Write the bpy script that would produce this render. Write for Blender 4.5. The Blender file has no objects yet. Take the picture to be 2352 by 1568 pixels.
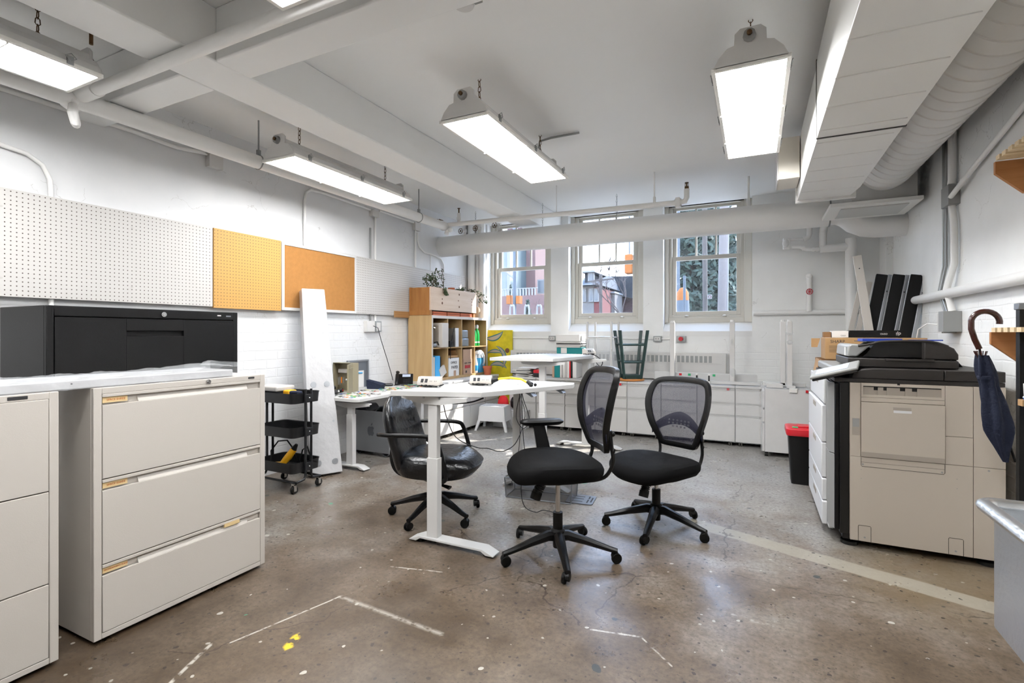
import bpy, bmesh, math, random
from mathutils import Vector, Matrix
R = math.radians
PI = math.pi
random.seed(7)
SC = bpy.context.scene
C = SC.collection

# ---------------------------------------------------------------- camera, sky, sun, exposure
CAMZ = 1.24
cd = bpy.data.cameras.new('camera'); cam = bpy.data.objects.new('camera', cd); C.objects.link(cam)
cam.location = (0, 0, CAMZ); cam.rotation_euler = (R(90), 0, math.atan(559/1145.))
cd.sensor_width = 36; cd.lens = 36*1145/2352.; cd.shift_y = -19/2352.; cd.clip_start = 0.02; cd.clip_end = 300
SC.camera = cam
W = bpy.data.worlds.new('sky'); SC.world = W; W.use_nodes = True
wn = W.node_tree.nodes; wl = W.node_tree.links
bg = wn['Background']; bg.inputs['Strength'].default_value = 5.0
tc = wn.new('ShaderNodeTexCoord'); sx = wn.new('ShaderNodeSeparateXYZ'); rp = wn.new('ShaderNodeValToRGB')
wl.new(tc.outputs['Generated'], sx.inputs[0]); wl.new(sx.outputs['Z'], rp.inputs[0]); wl.new(rp.outputs[0], bg.inputs['Color'])
rp.color_ramp.elements[0].position = 0.0; rp.color_ramp.elements[0].color = (.86, .92, 1, 1)
rp.color_ramp.elements[1].position = 0.55; rp.color_ramp.elements[1].color = (.42, .62, 1, 1)
sd = bpy.data.lights.new('sun', 'SUN'); sun = bpy.data.objects.new('sun', sd); C.objects.link(sun)
sd.energy = 6; sd.angle = R(.6); sd.color = (1, .96, .9)
sun.rotation_euler = Vector((-.8, -1, -1.15)).to_track_quat('-Z', 'Y').to_euler(); sun.location = (8, 20, 20)
SC.view_settings.view_transform = 'Standard'; SC.view_settings.look = 'None'; SC.view_settings.gamma = 1
SC.view_settings.use_curve_mapping = False; SC.view_settings.exposure = 1.36
SC.cycles.use_denoising = True; SC.cycles.max_bounces = 7; SC.cycles.diffuse_bounces = 4; SC.cycles.glossy_bounces = 3; SC.cycles.use_adaptive_sampling = True; SC.cycles.adaptive_threshold = .05; SC.cycles.adaptive_min_samples = 12; SC.cycles.transparent_max_bounces = 16
SC.cycles.sample_clamp_indirect = 6
LAMP = 15      # emission strength of the fluorescent lenses

# ---------------------------------------------------------------- helpers
def S(h):
    h = h.lstrip('#'); f = lambda v: v/12.92 if v <= .04045 else ((v+.055)/1.055)**2.4
    return tuple(f(int(h[i:i+2], 16)/255) for i in (0, 2, 4)) + (1,)
class MB:
    def __init__(s): s.b = bmesh.new()
    def face(s, vs):
        try: s.b.faces.new(vs)
        except ValueError: pass
    def pts(s, l): return [s.b.verts.new(p) for p in l]
    def hexa(s, p):
        v = s.pts(p)
        for f in ((0,1,2,3),(4,5,6,7),(0,1,5,4),(1,2,6,5),(2,3,7,6),(3,0,4,7)): s.face([v[i] for i in f])
        return s
    def box(s, x0, x1, y0, y1, z0, z1, M=None):
        p = [Vector(q) for q in ((x0,y0,z0),(x1,y0,z0),(x1,y1,z0),(x0,y1,z0),(x0,y0,z1),(x1,y0,z1),(x1,y1,z1),(x0,y1,z1))]
        if M: p = [M @ q for q in p]
        return s.hexa(p)
    def prism(s, poly, ax, a, b, M=None):
        f = {'x': lambda u, v, t: (t, u, v), 'y': lambda u, v, t: (u, t, v), 'z': lambda u, v, t: (u, v, t)}[ax]
        A = [Vector(f(u, v, a)) for u, v in poly]; B = [Vector(f(u, v, b)) for u, v in poly]
        if M: A = [M @ q for q in A]; B = [M @ q for q in B]
        s.loft([A, B]); return s
    def loft(s, rings, cap=True, closed=False):
        V = [s.pts(r) for r in rings]; n = len(V[0]); m = len(V)
        for i in range(m if closed else m-1):
            a = V[i]; b = V[(i+1) % m]
            for j in range(n): s.face([a[j], a[(j+1) % n], b[(j+1) % n], b[j]])
        if cap and not closed: s.face(V[0]); s.face(V[-1][::-1])
        return s
    def tube(s, P, r, n=8, closed=False, sq=None):
        P = [Vector(p) for p in P]; m = len(P); rs = r if isinstance(r, (list, tuple)) else [r]*m
        T = []
        for i in range(m):
            a = P[i-1] if (i > 0 or closed) else P[i]; b = P[(i+1) % m] if (i < m-1 or closed) else P[i]
            t = (b-a); T.append(t.normalized() if t.length > 1e-9 else Vector((0,0,1)))
        u = T[0].orthogonal().normalized()
        if abs(T[0].z) < .9:
            u = T[0].cross(Vector((0,0,1))).normalized()
        rings = []
        for i in range(m):
            u = (u - T[i]*u.dot(T[i]))
            u = u.normalized() if u.length > 1e-6 else T[i].orthogonal().normalized()
            w = T[i].cross(u)
            k = sq or (1, 1)
            rings.append([P[i] + (u*math.cos(2*PI*j/n)*k[0] + w*math.sin(2*PI*j/n)*k[1])*rs[i] for j in range(n)])
        return s.loft(rings, closed=closed)
    def cyl(s, a, b, r, n=16, r2=None): return s.tube([a, b], [r, r if r2 is None else r2], n)
    def sph(s, c, r, n=12, m=8):
        c = Vector(c); r = r if isinstance(r, (list, tuple)) else (r, r, r); rings = []
        for i in range(m+1):
            t = PI*(i+.02)/(m+.04); q = math.sin(t)
            rings.append([c + Vector((r[0]*q*math.cos(2*PI*j/n), r[1]*q*math.sin(2*PI*j/n), -r[2]*math.cos(t))) for j in range(n)])
        return s.loft(rings)
    def lathe(s, prof, c=(0,0,0), n=20, M=None):
        c = Vector(c); rings = []
        for r, z in prof:
            q = [Vector((r*math.cos(2*PI*j/n), r*math.sin(2*PI*j/n), z)) for j in range(n)]
            rings.append([c + (M @ p if M else p) for p in q])
        return s.loft(rings)
    def tray(s, x0, x1, y0, y1, z0, z1, t, sl=0.0):   # open box with real walls
        o = lambda a, z: [(x0-a, y0-a, z), (x1+a, y0-a, z), (x1+a, y1+a, z), (x0-a, y1+a, z)]
        s.loft([o(-t, z0+t), o(-t+sl, z1), o(sl, z1), o(0, z0)]); return s
    def grid(s, f, nu, nv, th=0.0):
        V = [[s.b.verts.new(f(i/nu, j/nv)) for j in range(nv+1)] for i in range(nu+1)]
        for i in range(nu):
            for j in range(nv): s.face([V[i][j], V[i+1][j], V[i+1][j+1], V[i][j+1]])
        return s
    def build(s, name, m, parent=None, bev=0, seg=2, smooth=True, thick=0, sub=0, ang=38, M=None):
        b = s.b
        if M: bmesh.ops.transform(b, matrix=M, verts=b.verts)
        bmesh.ops.recalc_face_normals(b, faces=b.faces)
        o = Vector((0,0,0)); q = parent
        while q is not None: o += q.location; q = q.parent
        if o.length > 0: bmesh.ops.translate(b, verts=b.verts, vec=-o)
        me = bpy.data.meshes.new(name); b.to_mesh(me); b.free()
        if smooth:
            me.polygons.foreach_set('use_smooth', [True]*len(me.polygons)); me.set_sharp_from_angle(angle=R(ang))
        ob = bpy.data.objects.new(name, me); C.objects.link(ob)
        for mm in (m if isinstance(m, (list, tuple)) else [m]): me.materials.append(mm)
        if parent is not None: ob.parent = parent
        if thick: md = ob.modifiers.new('t', 'SOLIDIFY'); md.thickness = thick; md.offset = 0
        if sub: md = ob.modifiers.new('s', 'SUBSURF'); md.levels = sub; md.render_levels = sub
        if bev:
            md = ob.modifiers.new('b', 'BEVEL'); md.width = bev; md.segments = seg; md.limit_method = 'ANGLE'; md.angle_limit = R(40); md.harden_normals = False
        return ob
def tag(o, label, cat, group=None, kind=None):
    o['label'] = label; o['category'] = cat
    if group: o['group'] = group
    if kind: o['kind'] = kind
    return o
def struct(o, label=None):
    o['kind'] = 'structure'
    if label: o['label'] = label
    return o
def thing(name, label, cat, loc=(0,0,0), group=None):
    o = bpy.data.objects.new(name, None); C.objects.link(o); o.location = loc; o.empty_display_size = .05
    return tag(o, label, cat, group)
def kids(o): return [c for c in bpy.data.objects if c.parent == o]
def dup(o, loc, rz=0, label=None, parent=None, mats=None):
    c = o.copy(); C.objects.link(c)
    if parent is None: c.location = loc; c.rotation_euler = (0, 0, rz)
    else: c.parent = parent
    if label: c['label'] = label
    if c.type == 'MESH' and mats: 
        c.data = c.data.copy(); c.data.materials.clear(); c.data.materials.append(mats)
    for k in kids(o): dup(k, None, 0, None, c)
    return c
def text(s, size, M, m, parent, name='lettering', ext=.0004, align='CENTER'):
    cu = bpy.data.curves.new('t', 'FONT'); cu.body = s; cu.size = size; cu.extrude = ext; cu.align_x = align; cu.align_y = 'CENTER'; cu.resolution_u = 3
    t = bpy.data.objects.new('t', cu); C.objects.link(t)
    dg = bpy.context.evaluated_depsgraph_get(); me = bpy.data.meshes.new_from_object(t.evaluated_get(dg))
    bpy.data.objects.remove(t); bpy.data.curves.remove(cu)
    o = Vector((0,0,0)); q = parent
    while q is not None: o += q.location; q = q.parent
    me.transform(Matrix.Translation(-o) @ M); me.materials.clear(); me.materials.append(m)
    ob = bpy.data.objects.new(name, me); C.objects.link(ob)
    if parent is not None: ob.parent = parent
    return ob
# orientations for flat lettering: text plane facing -Y, facing +X, facing up
def TM(loc, face='-y', rot=0):
    B = {'-y': Matrix(((1,0,0),(0,0,-1),(0,1,0))), '+x': Matrix(((0,0,1),(1,0,0),(0,1,0))), '+z': Matrix.Identity(3), '-x': Matrix(((0,0,-1),(-1,0,0),(0,1,0)))}[face].to_4x4()
    return Matrix.Translation(loc) @ B @ Matrix.Rotation(rot, 4, 'Z')

# ---------------------------------------------------------------- materials
def mat(name, col, rough=.5, metal=0, spec=None, bump=0, bscale=60, var=0, vscale=4, emit=0, alpha=1, trans=0, coat=0):
    m = bpy.data.materials.new(name); m.use_nodes = True; n = m.node_tree.nodes; l = m.node_tree.links; p = n['Principled BSDF']
    c = S(col) if isinstance(col, str) else tuple(col) + ((1,) if len(col) == 3 else ())
    p.inputs['Base Color'].default_value = c; p.inputs['Roughness'].default_value = rough; p.inputs['Metallic'].default_value = metal
    if spec is not None: p.inputs['Specular IOR Level'].default_value = spec
    if coat: p.inputs['Coat Weight'].default_value = coat; p.inputs['Coat Roughness'].default_value = .15
    if emit: p.inputs['Emission Color'].default_value = c; p.inputs['Emission Strength'].default_value = emit
    if trans: p.inputs['Transmission Weight'].default_value = trans
    if alpha < 1: p.inputs['Alpha'].default_value = alpha
    t = n.new('ShaderNodeTexCoord')
    if var:
        z = n.new('ShaderNodeTexNoise'); z.inputs['Scale'].default_value = vscale; z.inputs['Detail'].default_value = 5; l.new(t.outputs['Object'], z.inputs['Vector'])
        r = n.new('ShaderNodeValToRGB'); r.color_ramp.elements[0].position = .3; r.color_ramp.elements[1].position = .7
        r.color_ramp.elements[0].color = tuple(v*(1-var) for v in c[:3]) + (1,); r.color_ramp.elements[1].color = tuple(min(1, v*(1+var*.4)) for v in c[:3]) + (1,)
        l.new(z.outputs[0], r.inputs[0]); l.new(r.outputs[0], p.inputs['Base Color'])
    if bump:
        z = n.new('ShaderNodeTexNoise'); z.inputs['Scale'].default_value = bscale; z.inputs['Detail'].default_value = 3; l.new(t.outputs['Object'], z.inputs['Vector'])
        b = n.new('ShaderNodeBump'); b.inputs['Strength'].default_value = bump; b.inputs['Distance'].default_value = .01; l.new(z.outputs[0], b.inputs['Height']); l.new(b.outputs[0], p.inputs['Normal'])
    return m
def smooth(pts, k=6):
    o = []; P = [Vector(p) for p in pts]; P = [P[0]] + P + [P[-1]]
    for i in range(1, len(P)-2):
        for j in range(k):
            t = j/k; a, b_, c, d = P[i-1], P[i], P[i+1], P[i+2]
            o.append(tuple(.5*((2*b_)+(-a+c)*t+(2*a-5*b_+4*c-d)*t*t+(-a+3*b_-3*c+d)*t**3)))
    o.append(tuple(P[-2])); return o
class NT:      # tiny node-graph helper
    def __init__(s, name):
        s.m = bpy.data.materials.new(name); s.m.use_nodes = True; s.n = s.m.node_tree.nodes; s.l = s.m.node_tree.links; s.p = s.n['Principled BSDF']
        s.co = s.n.new('ShaderNodeTexCoord').outputs['Object']
    def put(s, sock, v):
        if hasattr(v, 'links') or hasattr(v, 'is_linked'): s.l.new(v, sock)
        else: sock.default_value = v
    def math(s, op, a, b=None, c=None, clamp=False):
        k = s.n.new('ShaderNodeMath'); k.operation = op; k.use_clamp = clamp; s.put(k.inputs[0], a)
        if b is not None: s.put(k.inputs[1], b)
        if c is not None: s.put(k.inputs[2], c)
        return k.outputs[0]
    def sep(s, v=None):
        k = s.n.new('ShaderNodeSeparateXYZ'); s.put(k.inputs[0], v or s.co); return k.outputs
    def comb(s, x, y, z):
        k = s.n.new('ShaderNodeCombineXYZ')
        for i, v in enumerate((x, y, z)): s.put(k.inputs[i], v)
        return k.outputs[0]
    def noise(s, sc, det=5, v=None, rough=.5, out=0):
        k = s.n.new('ShaderNodeTexNoise'); k.inputs['Scale'].default_value = sc; k.inputs['Detail'].default_value = det; k.inputs['Roughness'].default_value = rough; s.put(k.inputs['Vector'], v or s.co); return k.outputs[out]
    def voro(s, sc, feat='F1', v=None, out='Distance'):
        k = s.n.new('ShaderNodeTexVoronoi'); k.feature = feat; k.inputs['Scale'].default_value = sc; s.put(k.inputs['Vector'], v or s.co); return k.outputs[out]
    def ramp(s, f, stops):
        k = s.n.new('ShaderNodeValToRGB'); e = k.color_ramp.elements
        e[0].position = stops[0][0]; e[1].position = stops[-1][0]
        for p, c in stops[1:-1]: e.new(p)
        for i, (p, c) in enumerate(stops): e[i].color = S(c) if isinstance(c, str) else ((c, c, c, 1) if isinstance(c, (int, float)) else tuple(c)+(1,))
        s.put(k.inputs[0], f); return k.outputs[0]
    def mix(s, f, a, b, mode='MIX'):
        k = s.n.new('ShaderNodeMix'); k.data_type = 'RGBA'; k.blend_type = mode; s.put(k.inputs[0], f)
        s.put(k.inputs[6], S(a) if isinstance(a, str) else a); s.put(k.inputs[7], S(b) if isinstance(b, str) else b); return k.outputs[2]
    def bump(s, h, st=.3, d=.01):
        k = s.n.new('ShaderNodeBump'); k.inputs['Strength'].default_value = st; k.inputs['Distance'].default_value = d; s.put(k.inputs['Height'], h); s.l.new(k.outputs[0], s.p.inputs['Normal'])
    def seg(s, x, y, a, b, w, soft=.3, nz=None):    # 1 inside a strip of half-width w round segment ab
        dx, dy = b[0]-a[0], b[1]-a[1]; L = math.hypot(dx, dy); ux, uy = dx/L, dy/L
        px = s.math('SUBTRACT', x, a[0]); py = s.math('SUBTRACT', y, a[1])
        t = s.math('ADD', s.math('MULTIPLY', px, ux), s.math('MULTIPLY', py, uy))
        q = s.math('ADD', s.math('MULTIPLY', px, -uy), s.math('MULTIPLY', py, ux))
        if nz is not None: q = s.math('ADD', q, nz)
        q = s.math('ABSOLUTE', q); e = s.math('ABSOLUTE', s.math('SUBTRACT', t, L/2)); e = s.math('MAXIMUM', s.math('SUBTRACT', e, L/2), 0)
        d = s.math('ADD', q, e); r = s.math('DIVIDE', s.math('SUBTRACT', w, d), w*soft); return s.math('MULTIPLY', r, 1, clamp=True)

M = {}
M['white'] = mat('white_laminate', '#c9c8c6', .38)
M['whitem'] = mat('white_powder_metal', '#cfcdca', .35, bump=.05, bscale=300)
M['offw'] = mat('putty_white_metal', '#bfb9b1', .42, bump=.05, bscale=300)
M['pipe'] = mat('painted_pipe', '#e9e8e5', .4, bump=.15, bscale=12)
M['duct'] = mat('painted_duct', '#e4e3df', .42, bump=.1, bscale=5)
M['frame'] = mat('window_paint', '#c6c2b8', .45)
M['sill'] = mat('sill_paint', '#e4e3e0', .6)
M['black'] = mat('black_plastic', '#070708', .42, spec=.35, bump=.08, bscale=400)
M['blackm'] = mat('black_metal', '#09090a', .5, spec=.3, bump=.06, bscale=300)
M['trolley'] = mat('dark_grey_metal', '#1a1b1d', .4)
M['fabric'] = mat('black_fabric', '#050506', .8, spec=.16, bump=.4, bscale=900)
M['leather'] = mat('black_leather', '#05060a', .3, bump=.35, bscale=35, spec=.6)
M['rubber'] = mat('rubber', '#0d0d0d', .6)
M['wheelgrey'] = mat('wheel_grey', '#595650', .6)
M['chrome'] = mat('chrome', '#c9c9c9', .18, 1)
M['steel'] = mat('brushed_steel', '#d0d2d4', .3, 1, bump=.15, bscale=60)
M['galv'] = mat('galvanised', '#9a9c9b', .45, .7)
M['brass'] = mat('old_brass', '#6a5238', .45, .8)
M['grey'] = mat('grey_box', '#8d8d8b', .5)
M['dgrey'] = mat('printer_dark', '#2a2623', .5, bump=.06, bscale=300)
M['dgrey2'] = mat('printer_darker', '#0e0d0c', .45)
M['beige'] = mat('printer_beige', '#b3a99c', .5, bump=.04, bscale=400)
M['beiged'] = mat('printer_beige_dark', '#9a9186', .55)
M['pwhite'] = mat('printer_white', '#cfcfd0', .45)
M['card'] = mat('cardboard', '#b08a5e', .8, var=.12, vscale=9)
M['cardd'] = mat('cardboard_inside', '#8a6642', .85)
M['cardp'] = mat('pale_cardboard', '#b89880', .8, var=.08, vscale=9)
M['red'] = mat('red_plastic', '#c41f2b', .35)
M['redb'] = mat('red_cloth', '#d8232a', .7)
M['navy'] = mat('navy_cloth', '#0c1730', .75, bump=.4, bscale=90)
M['wood'] = None
M['teal'] = mat('teal_cover', '#0f8284', .4)
M['blue'] = mat('blue_cover', '#3a9bd4', .45)
M['liqblue'] = mat('blue_liquid', '#4aa8d8', .15, trans=.3)
M['green'] = mat('green_liquid', '#2fb457', .2, trans=.25)
M['clear'] = mat('clear_plastic', '#dfe6ea', .15, trans=.5)
M['dkgreen'] = mat('dark_green_paint', '#1f3a38', .4, var=.15, vscale=20)
M['yellow'] = mat('yellow_cable', '#e6c522', .45)
M['tool'] = mat('tool_yellow', '#e0a416', .45)
M['terra'] = mat('terracotta', '#b5623f', .8)
M['leaf'] = mat('leaf_green', '#4a5a3a', .6, var=.35, vscale=40)
M['stem'] = mat('plant_stem', '#6a5a48', .8)
M['paper'] = mat('paper', '#dedcd8', .8)
M['paper2'] = mat('grey_paper', '#b5b2ad', .8)
M['ink'] = mat('ink', '#2a2a2c', .7)
M['inkred'] = mat('red_ink', '#b5333a', .7)
M['inkorange'] = mat('orange_ink', '#b8682f', .7)
M['inktan'] = mat('tan_label', '#d8bd8c', .6)
M['olive'] = mat('olive_metal', '#8f866e', .45)
M['alu'] = mat('aluminium', '#a9acb0', .35, .75, bump=.05, bscale=200)
M['alud'] = mat('aluminium_dark', '#7c8086', .4, .6)
M['screen'] = mat('screen', '#b9c4d6', .25)
M['bolt'] = mat('bolt', '#b9b9b7', .3, .9)
M['orange'] = mat('orange_seat', '#c8813a', .45)
M['brown'] = mat('dark_wood_handle', '#3d1a12', .22, coat=.5)
M['silver'] = mat('silver_tin', '#8d949c', .35, .5)
M['fork'] = mat('lens_frame', '#e8e6e0', .5)
M['whitewrap'] = mat('white_wrap', '#bdbdbe', .25, bump=.6, bscale=14)
M['knot'] = mat('knot', '#6b4a36', .8)
M['skin'] = mat('stone_head', '#b9a891', .8, bump=.4, bscale=50)
M['lcd'] = mat('lcd', '#8e93b5', .3)
for k, c in dict(kr='#cf3a2f', kg='#2fa56a', ky='#d9cf3a', ko='#e0812a', kb='#3b5da8', kk='#26262a', ks='#9d9a92').items(): M[k] = mat('key_' + k, c, .45, .6 if k == 'ks' else 0)
def wood(name, a, b, sc=6, rough=.5, axis=1):
    g = NT(name); x, y, z = g.sep(); k = [sc*4, sc*4, sc*4]; k[axis] = sc*.35
    v = g.comb(g.math('MULTIPLY', x, k[0]), g.math('MULTIPLY', y, k[1]), g.math('MULTIPLY', z, k[2]))
    f = g.noise(1.0, 6, v, .6); g.l.new(g.ramp(f, [(.3, a), (.7, b)]), g.p.inputs['Base Color']); g.p.inputs['Roughness'].default_value = rough; g.bump(f, .1); return g.m
M['wood'] = wood('birch', '#a98a5e', '#ba9d70', 4, .45, 2)
M['pine'] = wood('pine_end', '#8a5724', '#a8733a', 5, .6, 2)
M['pinef'] = wood('pine_face', '#bfa791', '#cdb9a5', 4, .6, 1)
M['ply'] = wood('plywood_face', '#a0683a', '#b88350', 4, .55, 0)
M['plye'] = wood('plywood_edge', '#c9b08a', '#e0cba6', 18, .6, 0)
M['shelfin'] = wood('shelf_inside', '#8f7653', '#a08763', 4, .55, 2)

def wallmat(name, axis, ztop, ca='#e6e6e3', cb='#efefed'):
    g = NT(name); x, y, z = g.sep(); h = y if axis == 'x' else x
    v = g.comb(h, z, 0.0); nz = g.noise(3, 4)
    k = g.n.new('ShaderNodeTexBrick'); g.put(k.inputs['Vector'], g.comb(g.math('ADD', h, g.math('MULTIPLY', g.noise(9, 2), .012)), g.math('ADD', z, g.math('MULTIPLY', g.noise(7, 2), .014)), 0.0))
    k.inputs['Scale'].default_value = 1; k.inputs['Brick Width'].default_value = .22; k.inputs['Row Height'].default_value = .078; k.inputs['Mortar Size'].default_value = .006; k.inputs['Mortar Smooth'].default_value = .6
    mort = k.outputs['Fac']
    low = g.math('MULTIPLY', g.math('SUBTRACT', ztop, z), 12, clamp=True)
    blot = g.noise(14, 4)
    hgt = g.math('ADD', g.math('MULTIPLY', g.math('MULTIPLY', mort, low), -.45), g.math('MULTIPLY', blot, .55))
    # hairline cracks in the plaster
    dv = g.n.new('ShaderNodeVectorMath'); dv.operation = 'ADD'; g.put(dv.inputs[0], g.co); 
    sc = g.n.new('ShaderNodeVectorMath'); sc.operation = 'SCALE'; g.put(sc.inputs[0], g.noise(5, 5, out=1)); sc.inputs['Scale'].default_value = .35; g.put(dv.inputs[1], sc.outputs[0])
    ed = g.voro(2.2, 'DISTANCE_TO_EDGE', dv.outputs[0]); crack = g.math('MULTIPLY', g.math('LESS_THAN', ed, .0035), g.math('GREATER_THAN', g.noise(1.7, 2), .56))
    chip = g.math('MULTIPLY', g.math('GREATER_THAN', g.noise(11, 6, rough=.6), .74), low)
    col = g.ramp(nz, [(.25, ca), (.75, cb)])
    col = g.mix(g.math('MULTIPLY', crack, .35), col, '#8f8a80'); col = g.mix(g.math('MULTIPLY', chip, .55), col, '#8b8478')
    col = g.mix(g.math('MULTIPLY', g.math('MULTIPLY', mort, low), .02), col, '#a9a69f')
    g.l.new(col, g.p.inputs['Base Color']); g.p.inputs['Roughness'].default_value = .55; g.bump(hgt, .35, .010); return g.m
M['wallL'] = wallmat('painted_brick_left', 'x', 1.46, '#d3d4d5', '#dedede')
M['wallB'] = wallmat('painted_brick_back', 'y', 1.1)
M['wallR'] = wallmat('painted_brick_right', 'x', 1.5)
M['ceil'] = mat('ceiling_paint', '#ebebe9', .6, bump=.1, bscale=3, var=.02, vscale=1.2)

def floormat():
    g = NT('worn_concrete'); x, y, z = g.sep()
    big = g.noise(.8, 6, rough=.55); mid = g.noise(3.2, 7, rough=.6); fine = g.noise(45, 4, rough=.7)
    f = g.math('ADD', g.math('MULTIPLY', big, .62), g.math('MULTIPLY', mid, .38))
    f = g.math('ADD', f, g.math('MULTIPLY', g.math('SUBTRACT', y, 2.8), .10))          # greyer toward the windows: worn finish, partly window reflection put into the colour
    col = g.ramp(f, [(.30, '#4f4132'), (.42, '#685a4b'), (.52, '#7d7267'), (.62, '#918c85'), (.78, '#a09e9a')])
    col = g.mix(g.ramp(fine, [(.32, .55), (.6, 0.0)]), col, '#33291f')
    ag = g.voro(48); col = g.mix(g.math('MULTIPLY', g.math('LESS_THAN', ag, .17), .38), col, '#241f1d')
    # tan patch by the printer beyond the strip
    rt = g.math('MULTIPLY', g.math('MULTIPLY', g.math('SUBTRACT', x, .35), 3, clamp=True), g.math('MULTIPLY', g.math('SUBTRACT', y, 2.6), 2.5, clamp=True)); rt = g.math('MULTIPLY', rt, g.math('MULTIPLY', g.math('SUBTRACT', 4.2, y), 2, clamp=True))
    col = g.mix(g.math('MULTIPLY', rt, .55), col, '#6f5e42')
    wob = g.math('MULTIPLY', g.math('SUBTRACT', g.noise(6, 3), .5), .03)
    strip = g.seg(x, y, (-.42, 3.47), (1.3, 2.86), .075, .12, wob); col = g.mix(g.math('MULTIPLY', strip, .85), col, g.mix(fine, '#8f887a', '#9d978a'))
    dvv = g.n.new('ShaderNodeVectorMath'); dvv.operation = 'SCALE'; g.put(dvv.inputs[0], g.noise(4, 5, out=1)); dvv.inputs['Scale'].default_value = .28
    dv = g.n.new('ShaderNodeVectorMath'); dv.operation = 'ADD'; g.put(dv.inputs[0], g.co); g.put(dv.inputs[1], dvv.outputs[0])
    ed = g.voro(.6, 'DISTANCE_TO_EDGE', dv.outputs[0]); ck = g.math('MULTIPLY', g.math('LESS_THAN', ed, .0024), g.math('GREATER_THAN', g.noise(1.1, 2), .47)); col = g.mix(g.math('MULTIPLY', ck, .6), col, '#2e2119')
    dvs = g.n.new('ShaderNodeVectorMath'); dvs.operation = 'SCALE'; g.put(dvs.inputs[0], g.noise(14, 3, out=1)); dvs.inputs['Scale'].default_value = .035
    dv2 = g.n.new('ShaderNodeVectorMath'); dv2.operation = 'ADD'; g.put(dv2.inputs[0], g.co); g.put(dv2.inputs[1], dvs.outputs[0])
    # paint drops
    def drops(sc, th, pick, c, off):
        nonlocal col
        ov = g.n.new('ShaderNodeVectorMath'); ov.operation = 'ADD'; g.put(ov.inputs[0], dv2.outputs[0]); ov.inputs[1].default_value = off
        d = g.voro(sc, 'F1', ov.outputs[0]); cc = g.voro(sc, 'F1', ov.outputs[0], 'Color'); r_, g_, b_ = g.sep(cc)
        mk = g.math('MULTIPLY', g.math('LESS_THAN', d, g.math('MULTIPLY', g_, th)), g.math('GREATER_THAN', r_, pick)); col = g.mix(g.math('MULTIPLY', mk, .85), col, c)
    drops(9, .14, .72, '#b5b1a8', (3, 1, 0)); drops(21, .2, .8, '#a8a49a', (7, 2, 0)); drops(34, .3, .6, '#2b2622', (2, 5, 0)); drops(6, .16, .8, '#2b3335', (1, 9, 0)); drops(4, .1, .93, '#3f8a6a', (4, 4, 0)); drops(4.5, .09, .95, '#c04a4a', (8, 6, 0)); drops(4, .13, .95, '#d9b81e', (2, 7, 0))
    sm = g.noise(30, 5)
    def line(a, b, w, c='#b3aea4', st=.85, br=.47, soft=.5):
        nonlocal col
        k = g.seg(x, y, a, b, w, soft, g.math('MULTIPLY', wob, .3)); k = g.math('MULTIPLY', k, g.math('MULTIPLY', g.math('SUBTRACT', sm, br), 8, clamp=True)); col = g.mix(g.math('MULTIPLY', k, st), col, c)
    line((-1.76, 1.755), (-1.89, 1.30), .006, br=.36); line((-1.76, 1.755), (-1.16, 1.72), .018, br=.40, st=.55, soft=1); line((-1.95, 1.26), (-1.82, .95), .01, br=.4)
    line((-1.74, 2.1), (-1.45, 2.17), .006, br=.42); line((-.27, 2.42), (.06, 2.38), .022, br=.52, st=.6, soft=1); line((-.62, 2.02), (-.42, 2.06), .007, br=.4); line((-.42, 2.06), (-.28, 1.93), .005, br=.4)
    line((-.2, 1.86), (.1, 1.55), .01, br=.5); line((-2.05, 3.15), (-1.72, 3.3), .022, '#55504a', .6, .42, 1); line((-2.3, 3.0), (-1.9, 3.2), .03, '#5a554e', .6, .45, 1); line((-1.69, 1.45), (-1.66, 1.38), .025, '#d9b81e', .9, .4); line((-1.48, 1.12), (-1.44, 1.08), .02, '#8fae3a', .7, .45)
    g.l.new(col, g.p.inputs['Base Color'])
    rg = g.ramp(g.noise(2.2, 6, rough=.6), [(.35, .24), (.65, .46)]); g.l.new(rg, g.p.inputs['Roughness']); g.p.inputs['Specular IOR Level'].default_value = .55
    g.bump(g.math('ADD', g.math('MULTIPLY', fine, .25), g.math('MULTIPLY', ck, -1.0)), .08, .004); return g.m
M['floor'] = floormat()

def pegmat(name, c, rough=.5):
    g = NT(name); x, y, z = g.sep(); p = .0254
    a = g.math('SUBTRACT', g.math('FRACT', g.math('DIVIDE', y, p)), .5); b = g.math('SUBTRACT', g.math('FRACT', g.math('DIVIDE', z, p)), .5)
    d = g.math('SQRT', g.math('ADD', g.math('MULTIPLY', a, a), g.math('MULTIPLY', b, b))); k = g.math('LESS_THAN', d, .135)
    col = g.mix(k, g.ramp(g.noise(5, 4), [(.3, c), (.7, c)]), '#4a4038'); g.l.new(col, g.p.inputs['Base Color']); g.p.inputs['Roughness'].default_value = rough; g.bump(g.math('MULTIPLY', k, -1.0), .6, .003); return g.m
M['pegw'] = pegmat('white_pegboard', '#bebbb7'); M['pego'] = pegmat('tan_pegboard', '#bd8f4c', .6); M['pegb'] = pegmat('brown_pegboard', '#a57a4c', .6)
M['cork'] = mat('cork', '#a8753c', .9, bump=.5, bscale=250, var=.08, vscale=30)

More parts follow.
